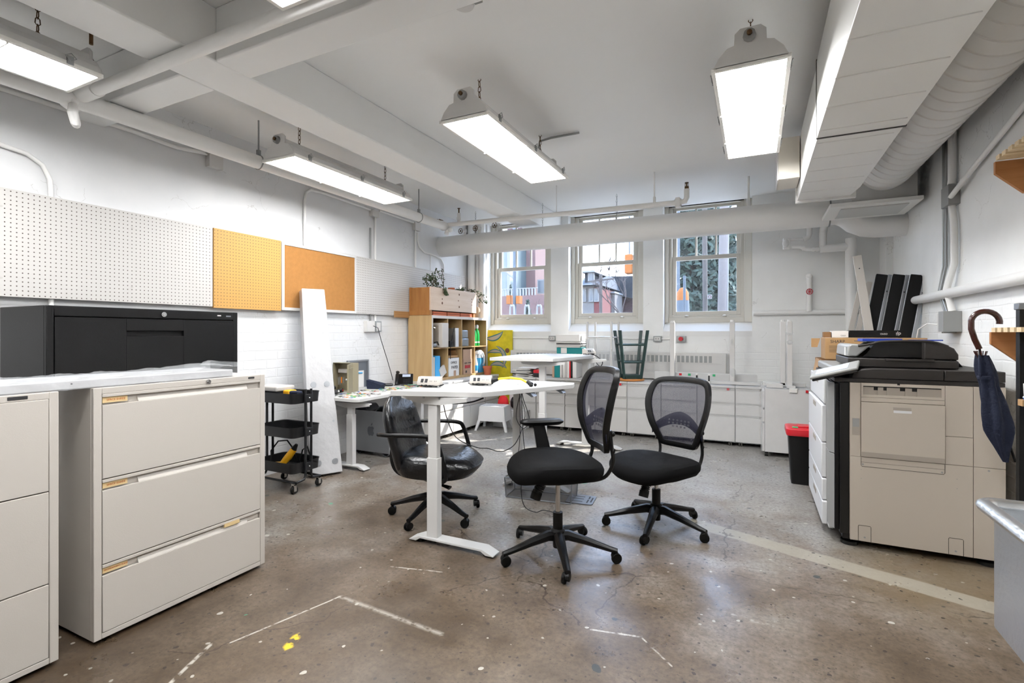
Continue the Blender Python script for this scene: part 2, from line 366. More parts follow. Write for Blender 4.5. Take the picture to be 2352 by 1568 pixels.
def lensmat():
    g = NT('fluorescent_lens'); x, y, z = g.sep()
    t1 = g.math('MULTIPLY', g.math('SUBTRACT', .03, g.math('ABSOLUTE', g.math('SUBTRACT', g.math('ABSOLUTE', x), .065))), 40, clamp=True)
    st = g.math('ADD', LAMP*.78, g.math('MULTIPLY', t1, LAMP*.5))
    g.p.inputs['Base Color'].default_value = (.9, .9, .88, 1); g.p.inputs['Emission Color'].default_value = (.985, .99, 1, 1); g.l.new(st, g.p.inputs['Emission Strength']); return g.m
M['lens'] = lensmat()
def meshfab():
    g = NT('chair_mesh_fabric'); x, y, z = g.sep(); p = .0052
    a = g.math('SINE', g.math('MULTIPLY', y, 2*PI/p)); b = g.math('SINE', g.math('MULTIPLY', z, 2*PI/p)); h = g.math('GREATER_THAN', g.math('MULTIPLY', a, b), .22)
    h2 = g.math('ADD', .12, g.math('MULTIPLY', h, .68))
    tr = g.n.new('ShaderNodeBsdfTransparent'); mx = g.n.new('ShaderNodeMixShader'); out = g.n['Material Output']
    g.p.inputs['Base Color'].default_value = S('#2b2b3c'); g.p.inputs['Roughness'].default_value = .7
    g.l.new(h2, mx.inputs[0]); g.l.new(g.p.outputs[0], mx.inputs[1]); g.l.new(tr.outputs[0], mx.inputs[2]); g.l.new(mx.outputs[0], out.inputs[0]); return g.m
M['mesh'] = meshfab()
def veil(name, c, op, rough=.15):
    g = NT(name); tr = g.n.new('ShaderNodeBsdfTransparent'); mx = g.n.new('ShaderNodeMixShader'); out = g.n['Material Output']
    g.p.inputs['Base Color'].default_value = S(c); g.p.inputs['Roughness'].default_value = rough; g.p.inputs['Specular IOR Level'].default_value = .8
    g.l.new(g.math('ADD', op, g.math('MULTIPLY', g.noise(9, 5, rough=.7), op*1.2), clamp=True), mx.inputs[0]); g.l.new(tr.outputs[0], mx.inputs[1]); g.l.new(g.p.outputs[0], mx.inputs[2]); g.l.new(mx.outputs[0], out.inputs[0]); g.bump(g.noise(11, 4), .8, .02); return g.m
M['film'] = veil('stretch_film', '#e8ebee', .12); M['glass'] = veil('window_glass', '#dfe8f2', .03, .05); M['wire'] = veil('wire_mesh', '#5a5c60', .16, .4)

# ---------------------------------------------------------------- the room
XL, XR, YB, YF, ZC = -3.83, 1.25, 6.49, -3.2, 2.85
WC = [-3.09, -1.82, -.56]                      # window centres
OP = [(c-.485, c+.525) for c in WC]
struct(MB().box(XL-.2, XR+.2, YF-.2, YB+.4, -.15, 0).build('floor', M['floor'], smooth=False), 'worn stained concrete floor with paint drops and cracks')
struct(MB().box(XL-.2, XR+.2, YF-.2, YB+.4, ZC, ZC+.2).build('ceiling', M['ceil'], smooth=False), 'white painted plaster ceiling')
struct(MB().box(XL-.2, XL, YF-.2, YB+.4, 0, ZC).build('wall_left', M['wallL'], smooth=False), 'white painted brick and plaster wall on the left')
struct(MB().box(XR, XR+.2, YF-.2, YB+.4, 0, ZC).build('wall_right', M['wallR'], smooth=False), 'white painted wall on the right')
struct(MB().box(XL, XR, YF-.2, YF, 0, ZC).build('wall_front', M['ceil'], smooth=False), 'white wall opposite the windows')
b = MB(); xs = [XL] + [v for o in OP for v in o] + [XR]
b.box(XL, XR, YB, YB+.36, 0, 1.2)
for i in range(0, 8, 2): b.box(xs[i], xs[i+1], YB, YB+.36, 1.2, ZC)
struct(b.build('wall_back', M['wallB'], smooth=False), 'white painted brick window wall')
struct(MB().box(1.19, XR, 6.2, YB, 0, ZC).build('trim_1', M['wallR'], smooth=False), 'white corner pier between window wall and right wall')
struct(MB().box(-2.69, -2.40, YF, YB, 2.584, ZC).build('trim_2', M['ceil'], bev=.008), 'long white ceiling beam running to the window wall')
struct(MB().box(XL, -2.69, 1.572, 1.763, 2.584, ZC).box(-2.40, XR, 1.572, 1.763, 2.584, ZC).build('trim_3', M['ceil'], bev=.008), 'white cross beam under the ceiling')
for i, c in enumerate(WC):
    o0, o1 = OP[i]; w = bpy.data.objects.new('window_%d' % (i+1), None); C.objects.link(w); w.location = (c, 6.6, 1.37); struct(w, 'tall white double hung sash window')
    b = MB(); b.prism([(6.485, 1.2), (6.487, 1.265), (6.62, 1.372), (6.84, 1.372), (6.84, 1.2)], 'x', o0, o1); b.build('sill', M['sill'], w)
    b = MB(); b.box(o0, c-.44, 6.60, 6.84, 1.372, ZC); b.box(c+.44, o1, 6.60, 6.84, 1.372, ZC); b.box(c-.44, c+.44, 6.60, 6.84, 2.85, ZC)
    b.box(c-.44, c+.44, 6.62, 6.84, 1.372, 1.44); b.build('casing', M['frame'], w, bev=.005)
    b = MB()
    b.box(c-.44, c-.40, 6.64, 6.78, 1.44, 2.85); b.box(c+.40, c+.44, 6.64, 6.78, 1.44, 2.85); b.box(c-.40, c+.40, 6.64, 6.78, 2.846, 2.85); b.box(c-.40, c+.40, 6.64, 6.78, 1.44, 1.465); b.build('window_frame', M['frame'], w, bev=.003)
    b = MB(); b.box(c-.40, c-.352, 6.66, 6.70, 1.468, 2.215); b.box(c+.352, c+.40, 6.66, 6.70, 1.468, 2.215); b.box(c-.352, c+.352, 6.66, 6.70, 1.468, 1.515); b.box(c-.352, c+.352, 6.66, 6.70, 2.165, 2.215)
    ls = b.build('lower_sash', M['frame'], w, bev=.003)
    MB().box(c-.352, c+.352, 6.677, 6.681, 1.515, 2.165).build('pane', M['glass'], ls, smooth=False)
    b = MB(); b.box(c-.40, c-.352, 6.71, 6.75, 2.17, 2.848); b.box(c+.352, c+.40, 6.71, 6.75, 2.17, 2.848); b.box(c-.352, c+.352, 6.71, 6.75, 2.17, 2.215); b.box(c-.352, c+.352, 6.71, 6.75, 2.818, 2.848)
    for k in (-.117, .117): b.box(c+k-.011, c+k+.011, 6.715, 6.745, 2.215, 2.818)
    us = b.build('upper_sash', M['frame'], w, bev=.002)
    MB().box(c-.352, c+.352, 6.727, 6.731, 2.215, 2.818).build('pane', M['glass'], us, smooth=False)
    for k in (-.22, .22):
        b = MB(); b.box(c+k-.03, c+k+.03, 6.635, 6.655, 1.452, 1.468); b.sph((c+k, 6.63, 1.455), (.025, .02, .014)); b.cyl((c+k+(.03 if k < 0 else -.12), 6.638, 1.462), (c+k+(.12 if k < 0 else -.03), 6.638, 1.462), .004, 6); b.build('sash_latch', M['frame'], w)

# ---------------------------------------------------------------- fluorescent fixtures
def fixture(L=1.24):
    t = thing('fluorescent_fixture', '', 'ceiling light', group='hanging fluorescent fixtures')
    prof = [(-.145,.012),(-.13,.05),(-.095,.085),(-.062,.095),(-.058,.125),(.058,.125),(.062,.095),(.095,.085),(.13,.05),(.145,.012)]
    MB().prism(prof, 'y', .012, L-.012).build('housing', M['whitem'], t, smooth=False)
    ep = [(-.148,.008),(-.128,.05),(-.092,.088),(-.064,.094),(-.062,.142),(-.04,.162),(.04,.162),(.062,.142),(.064,.094),(.092,.088),(.128,.05),(.148,.008)]
    for y0, s in ((0, -1), (L, 1)):
        e = MB().prism(ep, 'y', min(y0, y0-s*.012), max(y0, y0-s*.012)).build('end_plate', M['whitem'], t, bev=.001)
        b = MB(); b.cyl((-.003, y0, .122), (-.003, y0+s*.02, .122), .027, 10, .024); kn = b.build('end_knob', M['grey'], e)
        MB().cyl((-.003, y0+s*.018, .124), (-.003, y0+s*.03, .124), .011, 10).build('screw', M['brass'], e)
    b = MB(); b.box(-.157, -.14, 0, L, -.004, .014); b.box(.14, .157, 0, L, -.004, .014); b.box(-.14, .14, 0, .016, -.004, .014); b.box(-.14, .14, L-.016, L, -.004, .014); b.build('lens_frame', M['fork'], t, bev=.002)
    MB().box(-.14, .14, .016, L-.016, .0, .008).build('lens', M['lens'], t, smooth=False)
    for k in (.40, .74): MB().cyl((-.15, L*k, -.008), (.15, L*k, -.008), .0042, 6).build('guard_bar', M['fork'], t)
    for sx_ in (-1, 1):
        for k in (.1, .5, .9):
            b = MB(); b.box(sx_*.158-.004, sx_*.158+.004, L*k-.012, L*k+.012, .0, .035); b.tube([(sx_*.165, L*k-.02, .03), (sx_*.168, L*k, .045), (sx_*.165, L*k+.02, .03), (sx_*.163, L*k, .012)], .0022, 6, closed=True); b.build('latch', M['galv'], t)
    for k in (.14, .86):
        b = MB(); z = .125; i = 0
        while z < .29:
            a = (.009, 0) if i % 2 else (0, .009)
            b.tube([(-a[0], L*k-a[1], z+.006), (-a[0]*.8, L*k-a[1]*.8, z+.026), (0, L*k, z+.034), (a[0]*.8, L*k+a[1]*.8, z+.026), (a[0], L*k+a[1], z+.006), (0, L*k, z-.004)], .0022, 5, closed=True); z += .03; i += 1
        b.build('chain', M['brass'], t)
    return t
fx = fixture(); spots = [(-1.573, 2.558, 1.112, 'white fluorescent fixture hanging nearest the middle of the room over the desk'),
 (-.022, 2.647, 1.112, 'white fluorescent fixture hanging beside the square duct'), (-3.02, 2.43, 1.06, 'white fluorescent fixture hanging parallel to the pegboard wall beyond the cross beam'),
 (-2.985, -.02, 1.06, 'white fluorescent fixture at the top left corner above the black cabinet'), (-1.523, .01, 1.112, 'white fluorescent fixture cut off by the top edge beside the sprinkler pipe'),
 (-.022, -.1, 1.112, 'added white fluorescent fixture above the viewer, out of view, to light the room')]  # last fixture is an addition, out of view, for more room light
for i, (x, y, k, l) in enumerate(spots):
    o = fx if i == 0 else dup(fx, (x, y, 2.4), 0, l)
    o.location = (x, y, 1.24+1.16*k); o.scale = (k, k, k); o['label'] = l
    if k < 1.1:
        for q in (.14, .86):
            hk = MB().cyl((0, 1.24*q, .30), (0, 1.24*q, .36), .004, 8).build('ceiling_hook', M['brass']); hk.parent = o
def flex(pts, r=.009): 
    return MB().tube(pts, r, 8)
tag(flex([(-1.58, 3.70, 2.70), (-1.58, 3.74, 2.76), (-1.60, 3.80, 2.825), (-1.50, 3.80, 2.835), (-1.26, 3.80, 2.835)]).build('flexible_conduit', M['galv']), 'grey flexible metal conduit from the middle light to the ceiling', 'conduit')
o = thing('smoke_detector', 'small round detector on the ceiling at the top edge', 'detector', (-1.25, 2.04, 2.8))
MB().lathe([(.06, .05), (.06, .03), (.045, .0), (0.001, -.006)], (-1.25, 2.04, 2.80), 24).build('body', M['whitem'], o); MB().box(-1.20, -1.16, 2.02, 2.06, 2.805, 2.85).build('bracket', M['grey'], o)

# ---------------------------------------------------------------- ducts and pipes
t = thing('square_duct', 'long white rectangular air duct under the ceiling on the right', 'duct', (.5, 1, 2.3))
b = MB(); b.box(.30, .69, -3.1, 3.165, 2.30, 2.72); y = -2.945
while y < 3.1: b.box(.298, .672, y-.004, y+.004, 2.2955, 2.302); y += .3
b.build('front_section', M['duct'], t, bev=.002)
b = MB(); b.prism([(.303, 3.175), (.685, 3.175), (.685, 4.36), (.655, 4.62), (.303, 4.62)], 'z', 2.302, 2.72); y = 3.26
while y < 4.6: b.box(.312, .66, y-.003, y+.003, 2.2985, 2.304); y += .27
b.build('rear_section', M['duct'], t, bev=.002)
MB().box(.297, .693, 3.163, 3.178, 2.297, 2.73).build('joint_gap', M['dgrey'], t)
b = MB(); b.tube([(.295, 1.80, 2.85), (.295, 1.80, 2.29), (.36, 1.80, 2.288)], .004, 6); b.box(.325, .36, 1.78, 1.82, 2.27, 2.298); b.build('hanger_strap', M['whitem'], t)
MB().box(.29, .695, 4.60, 4.63, 2.285, 2.73).build('end_flange', M['duct'], t, bev=.002)
t = thing('junction_cabinet', 'cream metal box fixed to the left side of the square duct', 'box', (.23, 4.4, 2.4))
MB().box(.155, .298, 4.27, 4.58, 2.40, 2.71).build('body', mat('cream_metal', '#dcd6ca', .5), t, bev=.004); MB().box(.148, .156, 4.265, 4.585, 2.395, 2.715).build('cover', M['whitem'], t, bev=.002)
b = MB(); prof = []
y = -3.1; rings = []
def ring(y, r): return [(.955+r*math.cos(a*PI/20), y, 2.60+r*math.sin(a*PI/20)) for a in range(40)]
while y < 4.97:
    rings += [ring(y, .187), ring(y+.004, .1925), ring(y+.008, .187)]; y += .118
rings.append(ring(5.02, .187)); b.loft(rings)
tag(b.build('spiral_duct', M['duct'], None), 'large round white spiral duct beside the right wall', 'duct')
t = thing('air_plenum', 'grey sheet metal plenum box at the end of the spiral duct', 'duct', (.95, 5.2, 2.3))
MB().box(.73, 1.17, 5.02, 5.5, 2.335, 2.8).build('body', mat('grey_sheet', '#b9b9b6', .5), t, bev=.003)
b = MB(); b.box(.57, 1.20, 4.98, 5.56, 2.305, 2.335); b.build('flange', M['duct'], t, bev=.002); MB().box(.66, 1.13, 5.08, 5.46, 2.298, 2.306).build('grille', mat('grille_grey', '#c4c4c0', .5), t)
t = thing('insulated_pipe', 'very thick white insulated pipe crossing in front of the windows', 'pipe', (-1.6, 5.67, 2.27))
MB().cyl((XL, 5.67, 2.41), (.636, 5.67, 2.41), .137, 40).build('jacket', M['pipe'], t)
MB().cyl((.632, 5.67, 2.41), (.645, 5.67, 2.41), .141, 40).build('band', M['galv'], t)
MB().tube([(.64, 5.67, 2.41), (.72, 5.67, 2.405), (.80, 5.69, 2.37), (.86, 5.71, 2.31), (.94, 5.73, 2.27), (1.02, 5.74, 2.255), (XR, 5.74, 2.25)], [.125, .125, .125, .12, .115, .11, .11], 32).build('elbow', M['pipe'], t)
for x in (-3.3, -2.35, -1.43): 
    b = MB(); z = 2.54; i = 0
    while z < 2.83: 
        a = (.009, 0) if i % 2 else (0, .009); b.tube([(x-a[0], 5.67-a[1], z), (x, 5.67, z+.03), (x+a[0], 5.67+a[1], z), (x, 5.67, z-.012)], .002, 5, closed=True); z += .03; i += 1
    b.build('chain', M['galv'], t)
b = MB(); b.cyl((-.062, 5.67, 2.55), (-.062, 5.67, ZC), .011, 10); b.cyl((-.062, 5.67, 2.54), (-.062, 5.67, 2.62), .02, 10); b.build('hanger_rod', M['pipe'], t)
t = thing('sprinkler_pipe', 'thinner white sprinkler pipe running above the thick pipe toward an upright head', 'pipe', (-2, 5.1, 2.5))
MB().tube([(-3.38, 5.1, 2.556), (-.66, 5.1, 2.517), (-.615, 5.1, 2.525), (-.60, 5.1, 2.56), (-.60, 5.1, 2.64)], [.026]*5, 14).build('pipe', M['pipe'], t)
for x in (-.68,): b = MB(); b.cyl((x-.03, 5.1, 2.517), (x+.03, 5.1, 2.517), .038, 10); b.box(x-.02, x+.02, 5.06, 5.14, 2.47, 2.56); b.build('coupling', M['pipe'], t)
b = MB(); b.cyl((-.60, 5.1, 2.63), (-.60, 5.1, 2.665), .02, 10); b.cyl((-.60, 5.1, 2.665), (-.60, 5.1, 2.70), .007, 8); b.cyl((-.60, 5.1, 2.70), (-.60, 5.1, 2.704), .019, 14); b.tube([(-.615, 5.1, 2.665), (-.615, 5.1, 2.695), (-.585, 5.1, 2.695), (-.585, 5.1, 2.665)], .003, 6); b.build('sprinkler_head', M['brass'], t)
b = MB(); b.cyl((-.907, 5.1, 2.53), (-.907, 5.1, ZC), .007, 8); b.cyl((-.907, 5.1, 2.54), (-.907, 5.1, 2.6), .014, 8); b.build('hanger_rod', M['pipe'], t)
MB().cyl((-1.95, 5.1, 2.53), (-1.95, 5.1, ZC), .005, 8).build('hanger_rod', M['pipe'], t)
t = thing('main_sprinkler_pipe', 'white sprinkler main running along the left wall under the beams', 'pipe', (-3.45, 1, 2.5))
MB().tube([(-3.38, -3.15, 2.533), (-3.38, 5.10, 2.533)], .05, 18).build('pipe', M['pipe'], t)
for y, z0 in ((2.55, 2.6), (4.55, 2.6)):
    b = MB(); b.cyl((-3.38, y, 2.59), (-3.38, y, 2.85), .006, 8); b.tube([(-3.38+.054*math.cos(a*PI/8), y, 2.533+.054*math.sin(a*PI/8)) for a in range(16)], .004, 6, closed=True); b.box(-3.392, -3.368, y-.012, y+.012, 2.59, 2.625); b.build('hanger', M['galv'], t)
b = MB()
for i, (x, z) in enumerate(((-3.42, 2.55), (-3.36, 2.49))): b.cyl((x, 5.08, z-.05), (x, 5.12, z+.04), .03, 10); b.sph((x+.05, 5.08, z), (.03, .03, .03), 10, 6)
b.cyl((-3.2, 5.1, 2.56), (-3.2, 5.1, 2.68), .02, 10); b.cyl((-3.2, 5.1, 2.6), (-3.2, 5.1, 2.63), .03, 6); b.build('fittings', M['pipe'], t)
b = MB(); b.cyl((-3.2, 5.1, 2.68), (-3.2, 5.1, 2.735), .008, 8); b.cyl((-3.2, 5.1, 2.735), (-3.2, 5.1, 2.74), .018, 12)
for a in range(6): b.cyl((-3.47+.03*math.cos(a), 5.06, 2.60+.03*math.sin(a)), (-3.47+.03*math.cos(a), 5.14, 2.60+.03*math.sin(a)), .005, 6)
b.build('bolts', M['brass'], t)
t = thing('branch_pipe', 'white sprinkler branch pipe crossing below the beams at the upper left', 'pipe', (-2, 1.43, 2.55))
MB().tube([(-3.38, 1.43, 2.548), (-.3, 1.43, 2.548)], .031, 16).build('pipe', M['pipe'], t)
b = MB(); b.cyl((-3.36, 1.43, 2.555), (-3.18, 1.43, 2.555), .042, 14); b.sph((-3.45, 1.43, 2.555), (.065, .065, .065)); b.tube([(-3.36, 1.40, 2.50), (-3.34, 1.39, 2.44), (-3.36, 1.41, 2.40), (-3.40, 1.43, 2.40)], [.02, .025, .024, .02], 10); b.sph((-3.36, 1.40, 2.51), (.03, .03, .02)); b.build('fitting', M['pipe'], t)
b = MB(); b.cyl((-2.72, 1.20, 2.555), (-2.72, 1.20, 2.63), .008, 8); b.cyl((-2.72, 1.20, 2.63), (-2.72, 1.20, 2.635), .024, 14)
tag(b.build('upright_sprinkler', M['brass']), 'small brown upright sprinkler head beside the top left light', 'sprinkler')
b = MB()
for x, r in ((-3.76, .05), (-3.66, .058), (-3.60, .03)): pass
t = thing('riser_pipes', 'white vertical riser pipes in the corner left of the windows', 'pipe', (-3.7, 6.4, 0))
for x, y, r in ((-3.755, 6.33, .055), (-3.70, 6.42, .045), (-3.615, 6.40, .05)): MB().cyl((x, y, 0), (x, y, ZC), r, 18).build('pipe', M['pipe'], t)
for i, (x, z) in enumerate(((-3.45, 2.57), (-3.23, 2.585), (-2.95, 2.60))):
    t = thing('valve', ('white drain valve with ring handle above the thick pipe, %s' % ('leftmost of three', 'middle of three', 'rightmost of three')[i]), 'valve', (x, 5.55, z))
    b = MB(); b.cyl((x+.03, 5.6, 2.53), (x+.03, 5.6, z+.03), .018, 10); b.cyl((x, 5.55, z), (x+.03, 5.6, z), .014, 8); b.build('body', M['pipe'], t)
    b = MB(); b.tube([(x+.033*math.cos(a*PI/8), 5.54, z+.033*math.sin(a*PI/8)) for a in range(16)], .004, 6, closed=True)
    for a in range(3): b.cyl((x+.03*math.cos(a*PI/3), 5.54, z+.03*math.sin(a*PI/3)), (x-.03*math.cos(a*PI/3), 5.54, z-.03*math.sin(a*PI/3)), .003, 6)
    b.sph((x, 5.535, z), .009, 8, 5); b.build('hand_wheel', M['brass'], t)
    MB().tube([(x+.07+.022*math.cos(a*PI/6), 5.55, z-.005+.022*math.sin(a*PI/6)) for a in range(12)], .004, 6, closed=True).build('ring', M['pipe'], t)
t = thing('heating_riser', 'white vertical heating pipe with side branch near the right corner', 'pipe', (.907, 6.3, 0))
MB().cyl((.907, 6.3, 0), (.907, 6.3, 2.24), .052, 24).build('riser', M['pipe'], t)
MB().tube([(.907, 6.3, 2.155), (.63, 6.3, 2.15)], .043, 20).build('branch', M['pipe'], t)
MB().tube([(.655, 5.9, 2.40), (.655, 6.25, 2.36), (.655, 6.3, 2.30), (.655, 6.3, 2.15)], .036, 16).build('drop', M['pipe'], t)
b = MB(); b.tube([(.63, 6.3, 2.15), (.57, 6.3, 2.15), (.50, 6.3, 2.155), (.44, 6.3, 2.185), (.36, 6.3, 2.19)], [.018, .02, .02, .018, .016], 12)
for x, z in ((.60, 2.15), (.565, 2.15), (.47, 2.17)): b.cyl((x-.012, 6.3, z), (x+.012, 6.3, z), .026, 10)
b.tube([(.53, 6.3, 2.42), (.53, 6.3, 2.32), (.515, 6.3, 2.285), (.47, 6.3, 2.27)], .028, 14); b.cyl((.47, 6.3, 2.27), (.34, 6.3, 2.275), .015, 10); b.build('valve_line', M['pipe'], t)
b = MB(); b.box(.275, .345, 6.26, 6.34, 2.17, 2.29); b.sph((.30, 6.255, 2.23), (.035, .02, .045)); b.build('steam_trap', M['pipe'], t, bev=.01)
t = thing('wall_pipe', 'white horizontal pipe on the window wall right of the windows', 'pipe', (.5, 6.44, 1.47))
MB().cyl((-.02, 6.455, 1.475), (1.19, 6.455, 1.475), .028, 14).build('pipe', M['pipe'], t)
MB().cyl((.538, 6.44, 1.48), (.538, 6.44, 1.86), .028, 14).sph((.538, 6.44, 1.87), .034).build('stub', M['pipe'], t)
b = MB(); b.tube([(.538+.03*math.cos(a*PI/8), 6.39, 1.70+.03*math.sin(a*PI/8)) for a in range(16)], .004, 6, closed=True)
for a in range(4): b.cyl((.538+.03*math.cos(a*PI/4), 6.39, 1.70+.03*math.sin(a*PI/4)), (.538-.03*math.cos(a*PI/4), 6.39, 1.70-.03*math.sin(a*PI/4)), .003, 6)
b.cyl((.538, 6.41, 1.70), (.538, 6.385, 1.70), .01, 8); b.build('red_hand_wheel', M['inkred'], t)['label'] = 'red hand wheel'
tag(MB().tube([(1.205, -3.15, 1.53), (1.205, 5.25, 1.515), (1.215, 5.28, 1.515)], .034, 16).build('side_pipe', M['pipe']), 'white horizontal pipe along the right wall behind the copier', 'pipe')
def run(name, label, cat, parts, loc=(0,0,0)):
    t = thing(name, label, cat, loc)
    for nm, m, b in parts: b.build(nm, m, t)
    return t
run('conduit', 'pair of grey conduits dropping down the right wall to a junction box', 'conduit', [
 ('tube', M['galv'], MB().tube([(1.225, 4.60, 2.75), (1.225, 4.60, 1.72), (1.22, 4.68, 1.55), (1.22, 4.54, 1.38)], .013, 10)),
 ('tube', M['galv'], MB().tube([(1.225, 4.56, 2.75), (1.225, 4.56, 1.72), (1.215, 4.64, 1.55), (1.22, 4.50, 1.38)], .009, 8)),
 ('white_tube', M['pipe'], MB().tube([(1.22, 4.42, 2.85), (1.22, 4.42, 2.3), (1.22, 4.45, 2.24)], .024, 12)),
 ('white_tube', M['pipe'], MB().tube([(1.22, 4.43, 2.12), (1.22, 4.39, 2.0), (1.22, 4.38, 1.72), (1.20, 4.46, 1.55), (1.22, 4.42, 1.39)], .021, 12)),
 ('white_tube', M['pipe'], MB().tube([(1.20, 4.38, 2.17), (1.22, 4.1, 2.26), (1.225, 3.6, 2.36), (1.225, 2.4, 2.6)], .016, 12))], (1.22, 4.45, 1.4))
tag(MB().box(1.185, 1.25, 4.37, 4.52, 2.12, 2.26).build('junction_box', M['grey'], bev=.003), 'grey junction box halfway up the conduits on the right wall', 'box')
run('switch_box', 'grey electrical box with white cord at the foot of the right wall conduits', 'box', [('body', M['grey'], MB().box(1.15, 1.248, 4.34, 4.44, 1.25, 1.39)), ('cover', M['whitem'], MB().box(1.17, 1.248, 4.45, 4.54, 1.24, 1.38)), ('cord', M['pipe'], MB().tube([(1.17, 4.54, 1.30), (1.13, 4.60, 1.31), (1.09, 4.66, 1.27), (1.08, 4.70, 1.16), (1.08, 4.72, 1.02)], .004, 6))], (1.2, 4.4, 1.25))
# left wall conduits
LX = XL+.018
run('surface_conduit', 'long white conduit under the sprinkler main on the left wall', 'conduit', [('tube', M['pipe'], MB().tube([(LX, -3, 2.62), (LX, 1.9, 2.615), (LX, 2.2, 2.60), (LX, 2.44, 2.63)], .014, 10))], (LX, 2, 2.6))
run('wall_box', 'small white junction box under the sprinkler main near the corner of the pegboard', 'box', [('body', M['whitem'], MB().box(XL, XL+.05, 2.43, 2.54, 2.53, 2.64)), ('elbow', M['galv'], MB().sph((LX+.03, 2.42, 2.635), .02))], (LX, 2.5, 2.53))
run('arched_conduit', 'white conduit curving down behind the large white pegboard at the far left', 'conduit', [('tube', M['pipe'], MB().tube([(LX, .6, 2.30), (LX, 1.25, 2.30), (LX, 1.37, 2.285), (LX, 1.44, 2.24), (LX, 1.475, 2.16), (LX, 1.48, 2.0), (LX, 1.48, 1.30)], .013, 10))], (LX, 1.4, 2))
run('arched_conduit', 'white conduit arching over the corkboard on the left wall', 'conduit', [('tube', M['pipe'], MB().tube([(LX, 3.36, 2.05), (LX, 3.36, 2.50), (LX, 3.38, 2.57), (LX, 3.43, 2.605), (LX, 3.6, 2.615), (LX, 4.30, 2.60)], .013, 10)), ('junction', M['whitem'], MB().box(XL, XL+.05, 4.25, 4.36, 2.53, 2.60))], (LX, 3.6, 2))
run('drop_conduit', 'pair of conduits dropping behind the far white pegboard to the wall outlet', 'conduit', [('grey_tube', M['galv'], MB().tube([(LX, 4.25, 2.40), (LX, 4.25, 1.36)], .011, 8)), ('tube', M['pipe'], MB().tube([(LX, 4.33, 2.55), (LX, 4.33, 1.36)], .012, 8))], (LX, 4.3, 1.4))
run('drop_conduit', 'thin conduit and loop of cable running down beside the plant on the left wall', 'conduit', [('tube', M['pipe'], MB().tube([(LX, 4.4, 2.62), (LX, 5.03, 2.61), (LX, 5.06, 2.55), (LX, 5.06, 2.0)], .012, 8)), ('cable', M['pipe'], MB().tube([(LX, 5.10, 2.5), (LX, 5.10, 2.40), (LX, 5.14, 2.33), (LX, 5.25, 2.275), (LX, 5.5, 2.265), (LX, 5.62, 2.24), (LX, 5.69, 2.17), (LX, 5.70, 1.9)], .011, 8)), ('thin_cable', M['pipe'], MB().tube([(LX, 5.38, 2.27), (LX, 5.38, 1.95)], .006, 6)), ('junction', M['whitem'], MB().box(XL, XL+.05, 5.02, 5.13, 2.52, 2.62))], (LX, 5.1, 2))
t = thing('wall_outlet', 'white outlet with plugged cord beneath the far white pegboard', 'outlet', (XL, 4.2, 1.25))
MB().box(XL, XL+.05, 4.165, 4.29, 1.255, 1.375).build('body', M['whitem'], t, bev=.003); MB().box(XL, XL+.04, 4.31, 4.41, 1.255, 1.375).build('switch_box', M['galv'], t, bev=.003)
MB().box(XL+.04, XL+.044, 4.33, 4.39, 1.27, 1.36).build('plate', M['whitem'], t)
MB().tube([(XL+.06, 4.25, 1.32), (XL+.09, 4.29, 1.30), (XL+.08, 4.36, 1.15), (XL+.10, 4.43, .95), (XL+.12, 4.48, .78), (XL+.16, 4.46, .71)], .004, 6).build('cord', M['ink'], t)
t = thing('wall_conduit_run', 'white conduit running low along the window wall between outlet boxes', 'conduit', (-2, 6.47, 1.17))
MB().cyl((-3.2, 6.475, 1.172), (-.9, 6.475, 1.168), .010, 8).build('tube', M['pipe'], t)
for x, l in ((-2.53, 'steel outlet box on the window wall between the painting and the second window'), (-1.11, 'steel outlet box on the window wall right of the green stool')):
    t = thing('outlet_box', l, 'outlet', (x, 6.47, 1.17)); MB().box(x-.05, x+.05, 6.445, 6.49, 1.135, 1.205).build('box', M['galv'], t, bev=.003)
    q = MB().box(x-.035, x+.035, 6.441, 6.446, 1.148, 1.192).build('cover', M['whitem'], t); MB().box(x-.02, x-.014, 6.44, 6.4415, 1.16, 1.18).box(x+.01, x+.016, 6.44, 6.4415, 1.16, 1.18).build('slots', M['ink'], q)
t = thing('emergency_stop', 'steel box with a red push button under the third window', 'switch', (-.824, 6.47, 1.17)); MB().box(-.88, -.77, 6.44, 6.49, 1.13, 1.205).build('box', M['galv'], t, bev=.003); MB().cyl((-.825, 6.44, 1.17), (-.825, 6.41, 1.17), .027, 16).build('button', M['red'], t, bev=.003)

